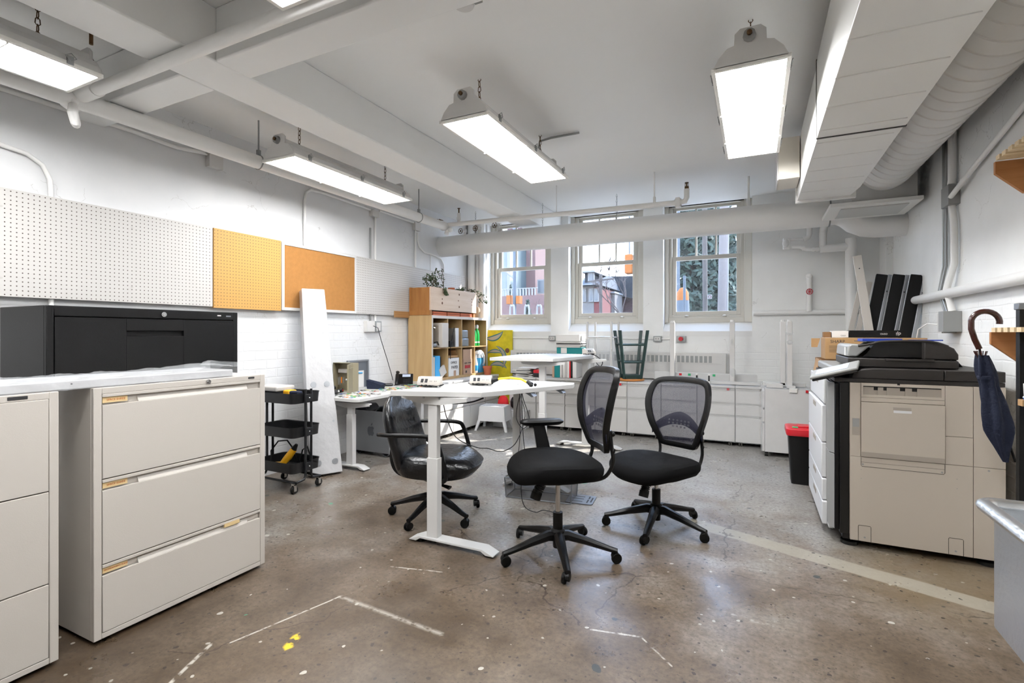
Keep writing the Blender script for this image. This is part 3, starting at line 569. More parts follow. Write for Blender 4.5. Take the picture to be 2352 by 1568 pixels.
# ---------------------------------------------------------------- left: filing cabinets
def lateral(name, label, x0, x1, y0, y1, z1, m, recess, drawers):
    t = thing(name, label, 'filing cabinet', ((x0+x1)/2, (y0+y1)/2, 0))
    b = MB(); b.box(x0, x1-.02, y0, y1, .018, z1); b.box(x1-.02, x1, y0, y0+.028, .018, z1); b.box(x1-.02, x1, y1-.028, y1, .018, z1); b.box(x1-.02, x1, y0+.028, y1-.028, z1-.026, z1); b.box(x1-.02, x1, y0+.028, y1-.028, .018, .04)
    b.build('body', m, t, bev=.0025)
    for y in (y0+.07, y1-.07):
        for x in (x0+.07, x1-.07): MB().cyl((x, y, 0), (x, y, .02), .02, 12).build('foot', M['black'], t)
    for za, zb in drawers:
        if recess:
            b = MB(); b.box(x1-.018, x1+.001, y0+.030, y1-.030, za, zb-.044); b.box(x1-.018, x1+.001, y0+.030, y1-.030, zb-.013, zb); b.box(x1-.018, x1-.014, y0+.03, y1-.03, zb-.044, zb-.013)
            b.prism([(x1-.014, zb-.044), (x1, zb-.044), (x1-.013, zb-.020)], 'y', y0+.16, y1-.10)
            d = b.build('drawer', m, t, bev=.0015)
            if recess > 1:
                MB().box(x1-.006, x1-.004, y0+.032, y0+.12, zb-.036, zb-.013).build('label_strip', M['inktan'], d)
        else:
            b = MB(); b.box(x1-.018, x1+.001, y0+.030, y1-.030, za, zb); d = b.build('drawer', m, t, bev=.002)
    return t
DW = [(.042, .312), (.316, .653), (.657, .996)]
t = lateral('lateral_filing_cabinet', 'putty white three drawer cabinet with finger grooves and tan label strips', -2.80, -2.346, 1.043, 1.808, 1.022, M['offw'], 2, DW)
for zb, s_ in zip((.996, .653), ('SPACE SHARE', 'SPACE SHARE')): text(s_, .011, TM((-2.3495, 1.122, zb-.025), '+x'), M['inkorange'], t)
text('PROGRAMMING FILING', .008, TM((-2.3495, 1.122, .312-.025), '+x'), M['inkorange'], t)
MB().box(-2.349, -2.342, 1.58, 1.66, .285, .302, None).build('loose_label', M['inktan'], t)
b = MB(); b.cyl((-2.347, 1.50, 1.009), (-2.338, 1.50, 1.009), .011, 16); b.cyl((-2.338, 1.50, 1.009), (-2.335, 1.50, 1.009), .006, 10); b.build('lock', M['chrome'], t)
MB().box(-2.347, -2.344, 1.71, 1.745, 1.005, 1.014).build('badge', M['ink'], t, bev=.003)
t = lateral('lateral_filing_cabinet', 'putty white cabinet with flat drawer fronts cut off by the left edge of the photo', -2.80, -2.346, .02, .934, 1.022, M['offw'], 0, DW)
b = MB(); b.box(-2.347, -2.344, .79, .845, 1.004, 1.016); b.build('badge', M['ink'], t, bev=.003)
# plastic wrapped board on top
t = thing('wrapped_board', 'long white board in crinkled plastic wrap lying across the white cabinets', 'board', (-2.5, .9, 1.022))
MB().box(-2.66, -2.365, .03, 1.64, 1.024, 1.058).build('board', M['whitewrap'], t, bev=.004)
rnd = random.Random(3)
def wrapf(u, v):
    y = .02+1.70*u; a = v*2*PI; n = .006*math.sin(y*37+a*3)+.004*math.sin(y*91+a*5)
    e = max(0, (u-.78))*.09*(1+.5*math.sin(y*60))
    x = -2.512+(.156+n*.4)*max(-1, min(1, 1.5*math.cos(a))); z = 1.0425+(.0205+max(0, n)*.8+(e if math.sin(a) > 0 else 0))*max(-1, min(1, 1.5*math.sin(a)))
    return (x, y, max(1.0225, z))
MB().grid(wrapf, 90, 28).build('film', M['film'], t)
MB().cyl((-2.366, .98, 1.045), (-2.363, .98, 1.045), .003, 8).build('screw_hole', M['ink'], t)
# black cabinet behind
t = thing('lateral_filing_cabinet', 'tall black metal filing cabinet with a wide recessed pull', 'filing cabinet', (-3.05, 1.54, 0))
x1, y0, y1 = -2.84, 1.085, 2.0
b = MB(); b.box(-3.30, x1-.02, y0, y1, .02, 1.366); b.box(x1-.02, x1, y0, y0+.028, .02, 1.366); b.box(x1-.02, x1, y1-.028, y1, .02, 1.366); b.box(x1-.02, x1, y0+.028, y1-.028, 1.318, 1.366); b.box(x1-.02, x1, y0+.028, y1-.028, .02, .05); b.build('body', M['blackm'], t, bev=.003)
for y in (y0+.08, y1-.08):
    for x in (-3.22, -2.92): MB().cyl((x, y, 0), (x, y, .022), .02, 12).build('foot', M['black'], t)
for za, zb in ((.052, .36), (.364, .68), (.684, .998), (1.002, 1.314)):
    b = MB(); yc = 1.54; zc = zb-.075
    b.box(x1-.018, x1+.002, y0+.03, yc-.14, za, zb); b.box(x1-.018, x1+.002, yc+.14, y1-.03, za, zb); b.box(x1-.018, x1+.002, yc-.14, yc+.14, za, zc-.014); b.box(x1-.018, x1+.002, yc-.14, yc+.14, zc+.014, zb); b.box(x1-.018, x1-.015, yc-.14, yc+.14, zc-.014, zc+.014)
    b.build('drawer', M['blackm'], t, bev=.0015)
b = MB(); b.cyl((x1, 1.575, 1.34), (x1+.008, 1.575, 1.34), .013, 16); b.cyl((x1+.008, 1.575, 1.34), (x1+.011, 1.575, 1.34), .007, 10); b.build('lock', M['chrome'], t)
MB().box(x1, x1+.001, 1.87, 1.965, 1.290, 1.303).build('label_strip', M['inktan'], t); text('MARKERS, TABLE, MIN PRINT SUPPLIES', .0055, TM((x1+.0016, 1.918, 1.2965), '+x'), M['ink'], t)
MB().box(x1, x1+.001, 1.872, 1.894, 1.340, 1.347).build('sticker', M['paper'], t); MB().box(x1, x1+.002, 1.925, 1.955, 1.337, 1.345).build('badge', M['alud'], t, bev=.003)

# ---------------------------------------------------------------- boards on the left wall
bx = XL+.034
t = thing('pegboard', 'large white pegboard at the left end of the wall above the cabinets', 'pegboard', (bx, 1.2, 1.445)); MB().box(bx, bx+.014, .02, 2.455, 1.447, 2.056).build('panel', M['pegw'], t); b = MB()
for y in (.6, 1.25, 1.9):
    for z in (1.55, 1.95): b.cyl((bx+.013, y, z), (bx+.017, y, z), .006, 8)
b.build('screws', M['paper2'], t)
t = thing('pegboard', 'tan hardboard pegboard between the white pegboard and the corkboard', 'pegboard', (bx, 2.76, 1.445)); MB().box(bx, bx+.02, 2.46, 3.072, 1.438, 2.058).build('panel', M['pego'], t)
t = thing('corkboard', 'corkboard in a white frame on the left wall', 'corkboard', (bx, 3.5, 1.445)); MB().box(bx, bx+.008, 3.11, 3.985, 1.47, 2.03).build('cork', M['cork'], t)
b = MB(); b.box(bx, bx+.016, 3.083, 3.112, 1.445, 2.056); b.box(bx, bx+.016, 3.984, 4.008, 1.445, 2.056); b.box(bx, bx+.016, 3.112, 3.984, 1.445, 1.472); b.box(bx, bx+.016, 3.112, 3.984, 2.03, 2.056); b.build('frame', M['white'], t, bev=.002)
t = thing('pegboard', 'white pegboard reaching from the corkboard to the window corner', 'pegboard', (bx, 5.1, 1.445)); MB().box(bx, bx+.008, 4.012, 6.2, 1.447, 2.056).build('panel', M['pegw'], t)
tag(MB().box(bx+.009, bx+.016, 4.62, 4.94, 1.425, 1.50).build('pegboard_offcut', M['pegb']), 'small brown pegboard offcut screwed to the lower edge of the far white pegboard', 'pegboard')

# ---------------------------------------------------------------- leaning wrapped post
t = thing('wrapped_post', 'white plastic wrapped cabinet plinth leaning upright against the corkboard', 'post', (-3.35, 3.15, 0))
# bottom edge on floor, top against wall; local frame
p0 = Vector((-3.40, 3.06, 0)); ux = Vector((.11, .20, 0)).normalized(); up = Vector((-3.70, 3.19, 1.62)) - Vector((-3.345, 3.16, 0)); up = up.normalized(); up = (up - ux*up.dot(ux)).normalized(); nn = ux.cross(up).normalized()
if nn.x < 0: nn = -nn
Mx = Matrix((ux, nn, up)).transposed().to_4x4(); Mx.translation = Vector((-3.40, 3.06, .0))
wb = .235; wt = .235
def pb(x0, x1, y0, y1, z0, z1): return MB().box(x0, x1, y0, y1, z0, z1, Mx)
b = MB(); b.hexa([Mx @ Vector(q) for q in ((0, -.11, .02), (.27, -.11, .02), (.27, 0, .02), (0, 0, .02), (.0, -.11, 1.68), (.20, -.11, 1.68), (.20, 0, 1.68), (.0, 0, 1.68))]); b.build('body', M['whitewrap'], t, bev=.006)
for x, z, r in ((.05, 1.56, .024), (.155, 1.55, .024), (.06, .80, .026), (.175, .80, .026), (.07, .12, .026), (.21, .12, .026), (.05, 1.28, .007), (.17, 1.27, .007), (.065, .43, .009), (.215, .47, .009)):
    MB().cyl(Mx @ Vector((x, 0, z)), Mx @ Vector((x, .003, z)), r, 20).build('fastener_plate', M['alu'], t)

# ---------------------------------------------------------------- rolling utility cart
def rrect(x0, x1, y0, y1, r, z, n=5):
    o = []
    for cx, cy, a in ((x1-r, y0+r, -90), (x1-r, y1-r, 0), (x0+r, y1-r, 90), (x0+r, y0+r, 180)):
        for k in range(n+1): th = R(a+90*k/n); o.append((cx+r*math.cos(th), cy+r*math.sin(th), z))
    return o
t = thing('utility_cart', 'dark grey three tier rolling cart beside the white filing cabinet', 'cart', (-3.4, 2.84, 0))
X0, X1, Y0, Y1 = -3.61, -3.19, 2.70, 2.98
for i, z in enumerate((.15, .425, .69)):
    b = MB(); k = .002
    b.loft([rrect(X0+k+.004, X1-k-.004, Y0+k+.004, Y1-k-.004, .04, z+.003), rrect(X0+.002, X1-.002, Y0+.002, Y1-.002, .045, z+.078), rrect(X0-.003, X1+.003, Y0-.003, Y1+.003, .048, z+.082), rrect(X0-.003, X1+.003, Y0-.003, Y1+.003, .048, z+.075), rrect(X0, X1, Y0, Y1, .045, z+.075), rrect(X0+.006, X1-.006, Y0+.006, Y1-.006, .04, z)])
    tr = b.build('tray', M['trolley'], t)
for sx_, x in ((1, X1+.012), (-1, X0-.012)):
    for ya, yb in ((2.81, Y0+.02), (2.865, Y1-.02)):
        MB().tube([(x, ya, .80), (x, ya, .12), (x, ya+(yb-ya)*.15, .095), (x, yb, .085)], .010, 10).build('upright', M['trolley'], t)
    for z in (.19, .465, .73): MB().box(x-.008, x+.010, 2.80, 2.875, z-.03, z+.03).build('bracket', M['trolley'], t, bev=.003); MB().sph((x+.012*sx_, 2.838, z), .006, 10, 6).build('bolt', M['chrome'], t)
MB().tube([(X1+.012, Y0+.02, .085), (X0-.012, Y0+.02, .085)], .009, 8).build('base_rail', M['trolley'], t); MB().tube([(X1+.012, Y1-.02, .085), (X0-.012, Y1-.02, .085)], .009, 8).build('base_rail', M['trolley'], t)
for x in (X0+.01, X1-.01):
    for y in (Y0+.02, Y1-.02):
        w = MB().cyl((x-.011, y, .03), (x+.011, y, .03), .03, 18).build('caster', M['rubber'], t, bev=.003)
        b = MB(); b.box(x-.015, x-.012, y-.012, y+.012, .02, .075); b.box(x+.012, x+.015, y-.012, y+.012, .02, .075); b.box(x-.015, x+.015, y-.014, y+.014, .066, .08); b.cyl((x-.016, y, .03), (x+.016, y, .03), .008, 10); b.build('fork', M['chrome'], w)
tag(MB().box(-3.66, -3.40, 2.72, 2.90, .775, .815).build('folded_cloth', M['paper2'], bev=.012, seg=3), 'grey folded cloth on the top tray of the cart', 'cloth')
t = thing('tape_measure', 'yellow and black tool lying in the top tray of the cart', 'tool', (-3.42, 2.8, .70)); MB().box(-3.40, -3.33, 2.78, 2.86, .70, .785).build('body', M['tool'], t, bev=.01); MB().box(-3.33, -3.23, 2.78, 2.83, .70, .782).build('grip', M['navy'], t, bev=.01)
t = thing('power_drill', 'yellow and black power tool with cord in the bottom tray of the cart', 'tool', (-3.42, 2.8, .16))
MB().tube([(-3.42, 2.78, .18), (-3.36, 2.80, .25), (-3.32, 2.82, .31)], [.022, .03, .026], 12).build('body', M['tool'], t); MB().tube([(-3.52, 2.77, .175), (-3.40, 2.78, .185)], [.022, .03], 12).build('handle', M['tool'], t); MB().tube([(-3.33, 2.82, .30), (-3.30, 2.83, .35)], [.028, .012], 10).build('chuck', M['black'], t)
MB().tube([(-3.53, 2.78, .17), (-3.56, 2.80, .28), (-3.50, 2.82, .36), (-3.42, 2.84, .37), (-3.37, 2.86, .30), (-3.36, 2.88, .2)], .006, 8).build('cord', M['black'], t)
tag(MB().tube([(-3.30, 2.85, .165), (-3.28, 2.87, .30), (-3.25, 2.89, .33), (-3.23, 2.90, .26), (-3.26, 2.90, .17)], .006, 8).build('tray_cable', M['black']), 'black cable standing up in the bottom tray of the cart', 'cord')

# ---------------------------------------------------------------- adjustable desks
def leg(t, x, y, zt, step, a, c, m=None, top=True):
    m = m or M['white']
    b = MB(); b.box(x-.037, x+.037, y-.024, y+.024, .035, step); l = b.build('leg', m, t, bev=.003)
    MB().box(x-.032, x+.032, y-.019, y+.019, step-.02, zt).build('inner_tube', m, l, bev=.003)
    b = MB(); b.prism([(a, .012), (a+.002, .016), (a+.07, .043), (c-.07, .043), (c-.002, .016), (c, .012), (c-.05, .012), (c-.08, .030), (a+.08, .030), (a+.05, .012)], 'y', y-.04, y+.04); f = b.build('foot', m, t, bev=.002)
    for xx in (a+.06, c-.06): MB().cyl((xx, y, 0), (xx, y, .02), .022, 14).build('glide', M['black'], f)
    if top: b = MB(); b.prism([(x-.22, zt-.012), (x-.22, zt+.006), (x+.24, zt+.006), (x+.24, zt-.012), (x+.06, zt-.04), (x-.06, zt-.04)], 'y', y-.028, y-.022); b.box(x-.2, x+.22, y-.025, y+.025, zt-.004, zt+.006); b.build('top_bracket', m, t); 
def ptop(poly, zf, th=.03):
    return MB().loft([[(x, y, zf(x, y)-th) for x, y in poly], [(x, y, zf(x, y)) for x, y in poly]])
t = thing('standing_desk', 'white adjustable desk with a cut corner in the foreground, top sloping slightly back', 'desk', (-1.65, 3, 0))
zf1 = lambda x, y: .905-.042*(y-2.35)
ptop([(-1.895, 2.28), (-1.42, 2.506), (-1.238, 3.596), (-1.30, 3.80), (-1.92, 3.84), (-2.04, 3.74)], zf1).build('tabletop', M['white'], t, bev=.002)
leg(t, -1.705, 2.445, .862, .507, -1.86, -1.29); leg(t, -1.735, 3.66, .815, .56, -1.86, -1.29)
ptop([(-1.77, 2.5), (-1.70, 2.5), (-1.70, 3.62), (-1.77, 3.62)], lambda x, y: zf1(x, y)-.032, .03).build('crossbeam', M['white'], t)
for x, y in ((-1.36, 3.05), (-1.30, 3.45)): z = zf1(x, y)-.03; b = MB(); b.prism([(x-.03, z), (x+.02, z), (x+.045, z-.025), (x+.03, z-.03), (x, z-.012)], 'y', y-.03, y+.03); b.build('control_lever', M['alud'], t)
for x, y in ((-1.76, 2.412), (-1.65, 2.412)): MB().cyl((x, 2.42, .862), (x, 2.413, .862), .007, 10).build('screw', M['galv'], t)
t = thing('standing_desk', 'taller white adjustable desk with angled front standing nearer the windows', 'desk', (-1.8, 4.9, 0))
ptop([(-2.36, 4.33), (-1.715, 4.39), (-1.57, 5.22), (-1.63, 5.46), (-2.20, 5.52), (-2.42, 5.2)], lambda x, y: 1.0).build('tabletop', M['white'], t, bev=.002)
leg(t, -1.865, 4.50, .955, .46, -2.1, -1.5); leg(t, -1.665, 5.24, .955, .46, -2.0, -1.27)
MB().box(-1.85, -1.76, 4.52, 5.25, .945, .968).build('crossbeam', M['white'], t)
t = thing('corner_desk', 'white desk along the brick wall covered with loose keys', 'desk', (-3.45, 4, 0))
MB().loft([rrect(-3.80, -3.13, 3.325, 4.655, .04, .632), rrect(-3.80, -3.13, 3.325, 4.655, .04, .66)]).build('tabletop', M['white'], t, bev=.002)
leg(t, -3.33, 3.46, .60, .50, -3.76, -3.14); leg(t, -3.33, 4.5, .60, .50, -3.76, -3.2); MB().box(-3.36, -3.30, 3.5, 4.5, .60, .63).build('crossbeam', M['white'], t)
tag(MB().tube([(-3.2, 3.9, .61), (-3.22, 4.05, .58), (-3.25, 4.15, .52), (-3.24, 4.25, .56), (-3.2, 4.4, .60)], .006).build('desk_cable', M['black']), 'black cable sagging beneath the key covered desk', 'cable')

def powerbox(label, x, y, z, rz, grp=None):
    t = thing('power_module', label, 'power strip', (0,0,0), grp)
    b = MB(); b.prism([(.035, .012), (-.035, .012), (-.035, .03), (-.012, .066), (.035, .066)], 'x', -.075, .075); bo = b.build('body', M['offw'], t, bev=.003)
    for k in (-.04, -.012): MB().box(k-.009, k+.009, .0, .001, 0, .026, Matrix.Translation((0, -.0355, .032)) @ Matrix.Rotation(R(-32), 4, 'X')).build('usb_port', M['ink'], bo)
    for k in (.02, .052):
        for q in (-.005, .005): MB().box(k+q-.001, k+q+.001, 0, .0012, .006, .014, Matrix.Translation((0, -.0355, .032)) @ Matrix.Rotation(R(-32), 4, 'X')).build('socket', M['ink'], bo)
    rr = random.Random(int(x*1000)); P = []
    for i in range(60): a = i*.52; r = .05+.018*math.sin(i*1.7); P.append((r*1.3*math.cos(a)+.01*rr.uniform(-1, 1), r*.7*math.sin(a), .006+.010*(.5+.5*math.sin(i*2.3))))
    MB().tube(P, .0035, 6).build('coiled_cord', M['black'], t)
    t.location = (x, y, z); t.rotation_euler = (0, 0, rz); return t
# note: the module is modelled with its socket face toward -y; flip the prism so the sloped face looks at the room
powerbox('beige power module on a coiled black cord at the left end of the foreground desk', -1.89, 2.66, zf1(0, 2.66)+.001, R(12))
powerbox('beige power module with a yellow cord plugged in on the foreground desk', -1.72, 3.03, zf1(0, 3.03)+.001, R(20))
powerbox('grey power module hanging over the back corner of the taller desk', -1.64, 5.28, 1.002, R(70))
zz = zf1(0, 3.1)
t = thing('extension_cord', 'thick yellow extension cord arching over the foreground desk', 'cord', (-1.6, 3.1, zz))
MB().tube([(-1.63, 3.06, zz+.035), (-1.60, 3.08, zz+.05), (-1.54, 3.13, zz+.055), (-1.47, 3.16, zz+.045), (-1.41, 3.15, zz+.02)], .0075, 10).build('cable', M['yellow'], t)
MB().tube([(-1.69, 3.03, zz+.032), (-1.64, 3.055, zz+.036), (-1.61, 3.075, zz+.046)], [.014, .017, .011], 12).build('plug', M['black'], t)
b = MB(); b.tube([(-1.42, 3.155, zz+.03), (-1.385, 3.14, zz+.012)], [.013, .018], 10); b.sph((-1.375, 3.12, zz+.012), .012); b.sph((-1.36, 3.15, zz+.012), .011); b.build('triple_tap', M['black'], t)
tag(MB().tube(smooth([(-1.52, 3.2, zz+.006), (-1.46, 3.18, zz+.012), (-1.43, 3.22, zz+.02), (-1.48, 3.24, zz+.010), (-1.44, 3.20, zz+.026)]), .004).build('clear_strap', M['paper']), 'clear crumpled strap beside the triple plug on the foreground desk', 'strap')
# hanging cables under the desks
def cable(label, pts, r=.0028, cat='cable'): return tag(MB().tube(pts, r, 6).build('hanging_cable', M['ink']), label, cat)
cable('black cable draped from the foreground desk over the arm of the leather chair', smooth([(-1.66, 2.47, .84), (-1.64, 2.48, .74), (-1.60, 2.52, .62), (-1.50, 2.58, .56), (-1.44, 2.62, .55), (-1.40, 2.66, .53), (-1.36, 2.7, .53), (-1.31, 2.75, .58), (-1.30, 2.85, .72), (-1.36, 2.9, .85)]))
cable('black looped cable hanging to the floor from the middle of the foreground desk', smooth([(-1.38, 2.95, .85), (-1.40, 2.93, .70), (-1.36, 2.95, .62), (-1.32, 2.96, .68), (-1.36, 2.96, .80), (-1.385, 2.98, .84), (-1.38, 2.99, .6), (-1.37, 3.0, .4), (-1.42, 3.05, .2), (-1.42, 3.1, .06), (-1.36, 3.15, .01), (-1.30, 3.16, .03), (-1.22, 3.2, .008)]))
cable('thin cable running down the rear leg of the foreground desk', smooth([(-1.70, 3.62, .80), (-1.69, 3.61, .5), (-1.70, 3.60, .3), (-1.76, 3.6, .04)]))
cable('black cable sagging from the near end of the foreground desk underside', smooth([(-1.66, 2.47, .835), (-1.60, 2.5, .825), (-1.52, 2.56, .83), (-1.47, 2.62, .85)]), .005)
cable('black plug and cable hanging off the taller desk', smooth([(-1.62, 5.30, 1.01), (-1.56, 5.30, .99), (-1.50, 5.32, .93), (-1.52, 5.3, .88), (-1.58, 5.28, .95), (-1.62, 5.28, 1.0)]), .005)
t = thing('power_plug', 'black three prong plug dangling off the corner of the taller desk', 'plug', (-1.55, 5.30, .86)); MB().box(-1.575, -1.535, 5.28, 5.32, .845, .885).build('body', M['black'], t, bev=.006); MB().box(-1.57, -1.566, 5.29, 5.31, .825, .846).box(-1.545, -1.541, 5.29, 5.31, .825, .846).build('prongs', M['galv'], t)

# ---------------------------------------------------------------- things on the key desk
t = thing('key_cabinet', 'olive metal key cabinet standing open on the key covered desk', 'key cabinet', (-3.65, 3.72, .66))
b = MB(); b.box(-3.80, -3.545, 3.66, 3.67, .661, .945)
x0, x1, y0, y1, z0, z1 = -3.82, -3.56, 3.72, 3.80, .661, .945
b = MB(); b.box(x0, x1, y1-.004, y1, z0, z1); b.box(x0, x0+.004, y0, y1-.004, z0, z1); b.box(x1-.004, x1, y0, y1-.004, z0, z1); b.box(x0+.004, x1-.004, y0, y1-.004, z0, z0+.004); b.box(x0+.004, x1-.004, y0, y1-.004, z1-.004, z1); b.build('case', M['olive'], t)
dm = Matrix.Translation((x1, y0, 0)) @ Matrix.Rotation(R(-58), 4, 'Z')
b = MB(); b.box(0, .19, -.012, 0, z0, z1-.004, dm); b.box(.015, .17, .0, .008, z1-.05, z1-.04, dm); d = b.build('door', M['olive'], t, bev=.001)
MB().cyl(dm @ Vector((.165, -.012, .80)), dm @ Vector((.165, -.03, .80)), .010, 12).build('lock', M['chrome'], d); MB().box(.07, .125, -.0135, -.012, .72, .745, dm).build('sticker', M['paper'], d); MB().box(.05, .12, -.0135, -.012, .68, .688, dm).build('slot', M['ink'], d)
MB().box(-3.80, -3.68, 3.765, 3.79, .84, .88).build('hook_bar', M['offw'], t, bev=.003)
for i, (x, m) in enumerate(((-3.78, 'ks'), (-3.74, 'ko'), (-3.76, 'ks'), (-3.71, 'ks'))): MB().box(x-.006, x+.006, 3.75, 3.757, .72+.02*(i % 2), .80).build('hanging_key', M[m], t)
t = thing('letter_tray', 'grey framed tray with papers leaning on the wall behind the key cabinet', 'tray', (-3.79, 4.02, .66))
MB().box(XL+.012, XL+.03, 3.90, 4.20, .662, .955).build('back', M['alud'], t, bev=.002); b = MB(); b.box(XL+.03, XL+.045, 3.90, 3.915, .662, .955); b.box(XL+.03, XL+.045, 4.185, 4.20, .662, .955); b.box(XL+.03, XL+.045, 3.915, 4.185, .94, .955); b.build('rim', M['alu'], t)
MB().box(XL+.031, XL+.036, 3.93, 4.13, .662, .84).build('paper', M['paper'], t); MB().tube(smooth([(XL+.04, 3.93, .87), (XL+.04, 3.97, .84), (XL+.04, 4.04, .82), (XL+.04, 4.1, .815)]), .008, 6).build('blue_strap', M['blue'], t)
b = MB(); b.loft([[(-3.63, 4.00, .661), (-3.49, 4.04, .661), (-3.52, 4.14, .661), (-3.66, 4.10, .661)], [(-3.65, 4.01, .69), (-3.48, 4.05, .70), (-3.51, 4.15, .71), (-3.67, 4.11, .70)], [(-3.66, 4.02, .75), (-3.55, 4.04, .72), (-3.53, 4.1, .725), (-3.655, 4.06, .755)]])
tag(b.build('fabric_pouch', M['navy']), 'small black cloth pouch among the keys on the desk', 'pouch')
t = thing('desk_hub', 'small black and silver hub near the middle of the key desk', 'hub', (-3.62, 4.36, .66)); MB().lathe([(.045, .0), (.05, .012), (.048, .022), (.03, .026), (.001, .027)], (-3.63, 4.34, .661), 24).build('body', M['black'], t); MB().cyl((-3.63, 4.34, .676), (-3.63, 4.34, .682), .0515, 24).build('band', M['alu'], t)
cable('black cable lying across the key desk toward the phone', smooth([(-3.58, 4.36, .667), (-3.5, 4.4, .67), (-3.4, 4.38, .668), (-3.3, 4.42, .667), (-3.25, 4.35, .667)]), .004)
t = thing('desk_phone', 'black office telephone propped up on the desk beside the cube shelf', 'phone', (-3.62, 4.62, .66))
pm = Matrix.Translation((-3.60, 4.57, .70)) @ Matrix.Rotation(R(35), 4, 'Z') @ Matrix.Rotation(R(38), 4, 'X')
MB().box(-.10, .10, -.09, .09, 0, .025, pm).build('body', M['black'], t, bev=.006)
MB().box(-.02, .07, .035, .075, .025, .027, pm).build('screen', M['screen'], t)
b = MB()
for i in range(4):
    for j in range(3): b.box(.0+j*.026-.01, .0+j*.026+.01, -.075+i*.024, -.06+i*.024, .025, .028, pm)
b.build('keypad', M['trolley'], t)
MB().tube([pm @ Vector(p) for p in smooth([(-.075, -.095, .035), (-.075, -.08, .05), (-.075, 0, .058), (-.075, .085, .05), (-.075, .105, .032)], 4)], [.022]*3+[.016]*11+[.022]*3, 12, sq=(1, .7)).build('handset', M['black'], t)
b = MB(); b.box(-.08, .08, .03, .05, -.06, .0, pm); b.build('stand', M['black'], t)
# loose keys
def keymesh(h, c):
    b = MB(); b.lathe([(.001, 0), (.0115, .0), (.0115, .003), (.001, .003)], (0, 0, 0), 10); b.box(.009, .038, -.0035, .0035, .0005, .0025); return b.build('loose_key', M[c])
names = dict(kr='red', kg='green', ky='yellow', ko='orange', kb='blue', kk='black', ks='plain metal')
rk = random.Random(11); kp = {}
zone = lambda x, y: 'nearest the rounded desk corner' if y < 3.55 else ('in front of the key cabinet' if y < 3.85 else ('around the black pouch' if x < -3.36 and y < 4.2 else ('along the front edge past the pouch' if y < 4.2 else 'toward the desk phone')))
for i in range(150):
    c = rk.choice(['ks', 'ks', 'ks', 'kk', 'kr', 'kg', 'ky', 'ko', 'kb', 'kg', 'ky'])
    x = -3.18-.42*rk.random()**.9; y = 3.37+1.2*rk.random()
    if x < -3.5 and y > 3.9: continue
    z = .6605+.003*rk.randint(0, 2); zn = zone(x, y)
    if c not in kp: o = kp[c] = keymesh(0, c)
    else: o = kp[c].copy(); C.objects.link(o)
    tag(o, '%s key lying on the desk %s' % (names[c], zn), 'key', '%s keys %s' % (names[c], zn))
    o.location = (x, y, z); o.rotation_euler = (rk.uniform(-.15, .15), rk.uniform(-.15, .15), rk.uniform(0, 6.28))
for i, (x, y) in enumerate(((-3.70, 3.45), (-3.66, 3.50), (-3.62, 3.44), (-3.58, 3.52), (-3.74, 3.52), (-3.68, 3.57), (-3.60, 3.59), (-3.54, 3.46))):
    a = rk.uniform(0, 3); dv = Vector((math.cos(a)*.03, math.sin(a)*.03, .006)); c = Vector((x, y, .685 + .025*(i % 3 == 2)))
    o = tag(MB().cyl(c-dv, c+dv, .018, 12).build('battery_spool', M['ink']), 'small dark cylinder in the pile beside the key cabinet', 'spool', 'dark cylinders beside the key cabinet')
    MB().cyl(c+dv*1.0, c+dv*1.06, .010, 10).build('end_cap', M['paper' if i % 2 else 'kr'], o)
# computer tower
t = thing('computer_tower', 'silver aluminium computer tower standing on the floor under the key desk', 'computer', (-3.5, 4.0, 0))
x0, x1, y0, y1 = -3.735, -3.262, 3.91, 4.115
MB().box(x0+.01, x1-.012, y0+.002, y1-.002, .045, .45).build('body', M['alu'], t, bev=.01, seg=3); MB().box(x0+.006, x1-.006, y0, y0+.003, .04, .455).build('side_panel', M['alu'], t, bev=.001)
MB().box(x1-.013, x1, y0, y1, .035, .457).build('front_grille', M['alu'], t, bev=.008, seg=3)
b = MB()
for k in range(4): b.box(x1, x1+.0015, y0+.07, y0+.078, .14+k*.02, .15+k*.02)
b.build('ports', M['ink'], t)
for xa, s in ((x1-.02, -1), (x0+.02, 1)):
    pr = smooth([(xa, y0, .45), (xa+s*.0, y0, .475), (xa+s*.03, y0, .497), (xa+s*.07, y0, .503), (xa+s*.12, y0, .50), (xa+s*.15, y0, .47), (xa+s*.17, y0, .45)], 4)
    for s2 in (0, 1):
        b = MB(); b.loft([[(p[0]+q, y0 + (.0 if s2 == 0 else .0), p[2]+r) for p in pr] for q, r in ((0, 0),)]*1, cap=False) if False else None
    b = MB(); rings = []
    for p in pr: rings.append([(p[0], y0+.012, p[2]-.005), (p[0], y1-.012, p[2]-.005), (p[0], y1-.012, p[2]+.004), (p[0], y0+.012, p[2]+.004)])
    b.loft(rings); b.build('handle', M['alud'], t)
    pr2 = smooth([(xa, y0, .05), (xa+s*.01, y0, .02), (xa+s*.04, y0, .006), (xa+s*.06, y0, .012), (xa+s*.09, y0, .04)], 4)
    b = MB(); rings = []
    for p in pr2: rings.append([(p[0], y0+.012, p[2]-.004), (p[0], y1-.012, p[2]-.004), (p[0], y1-.012, p[2]+.004), (p[0], y0+.012, p[2]+.004)])
    b.loft(rings); b.build('foot', M['alud'], t)
ap = [(0, .038), (.016, .044), (.032, .036), (.040, .024), (.030, .012), (.030, -.008), (.042, -.022), (.034, -.042), (.022, -.054), (.008, -.050), (0, -.047), (-.008, -.050), (-.022, -.054), (-.036, -.036), (-.043, -.010), (-.042, .014), (-.034, .034), (-.018, .042)]
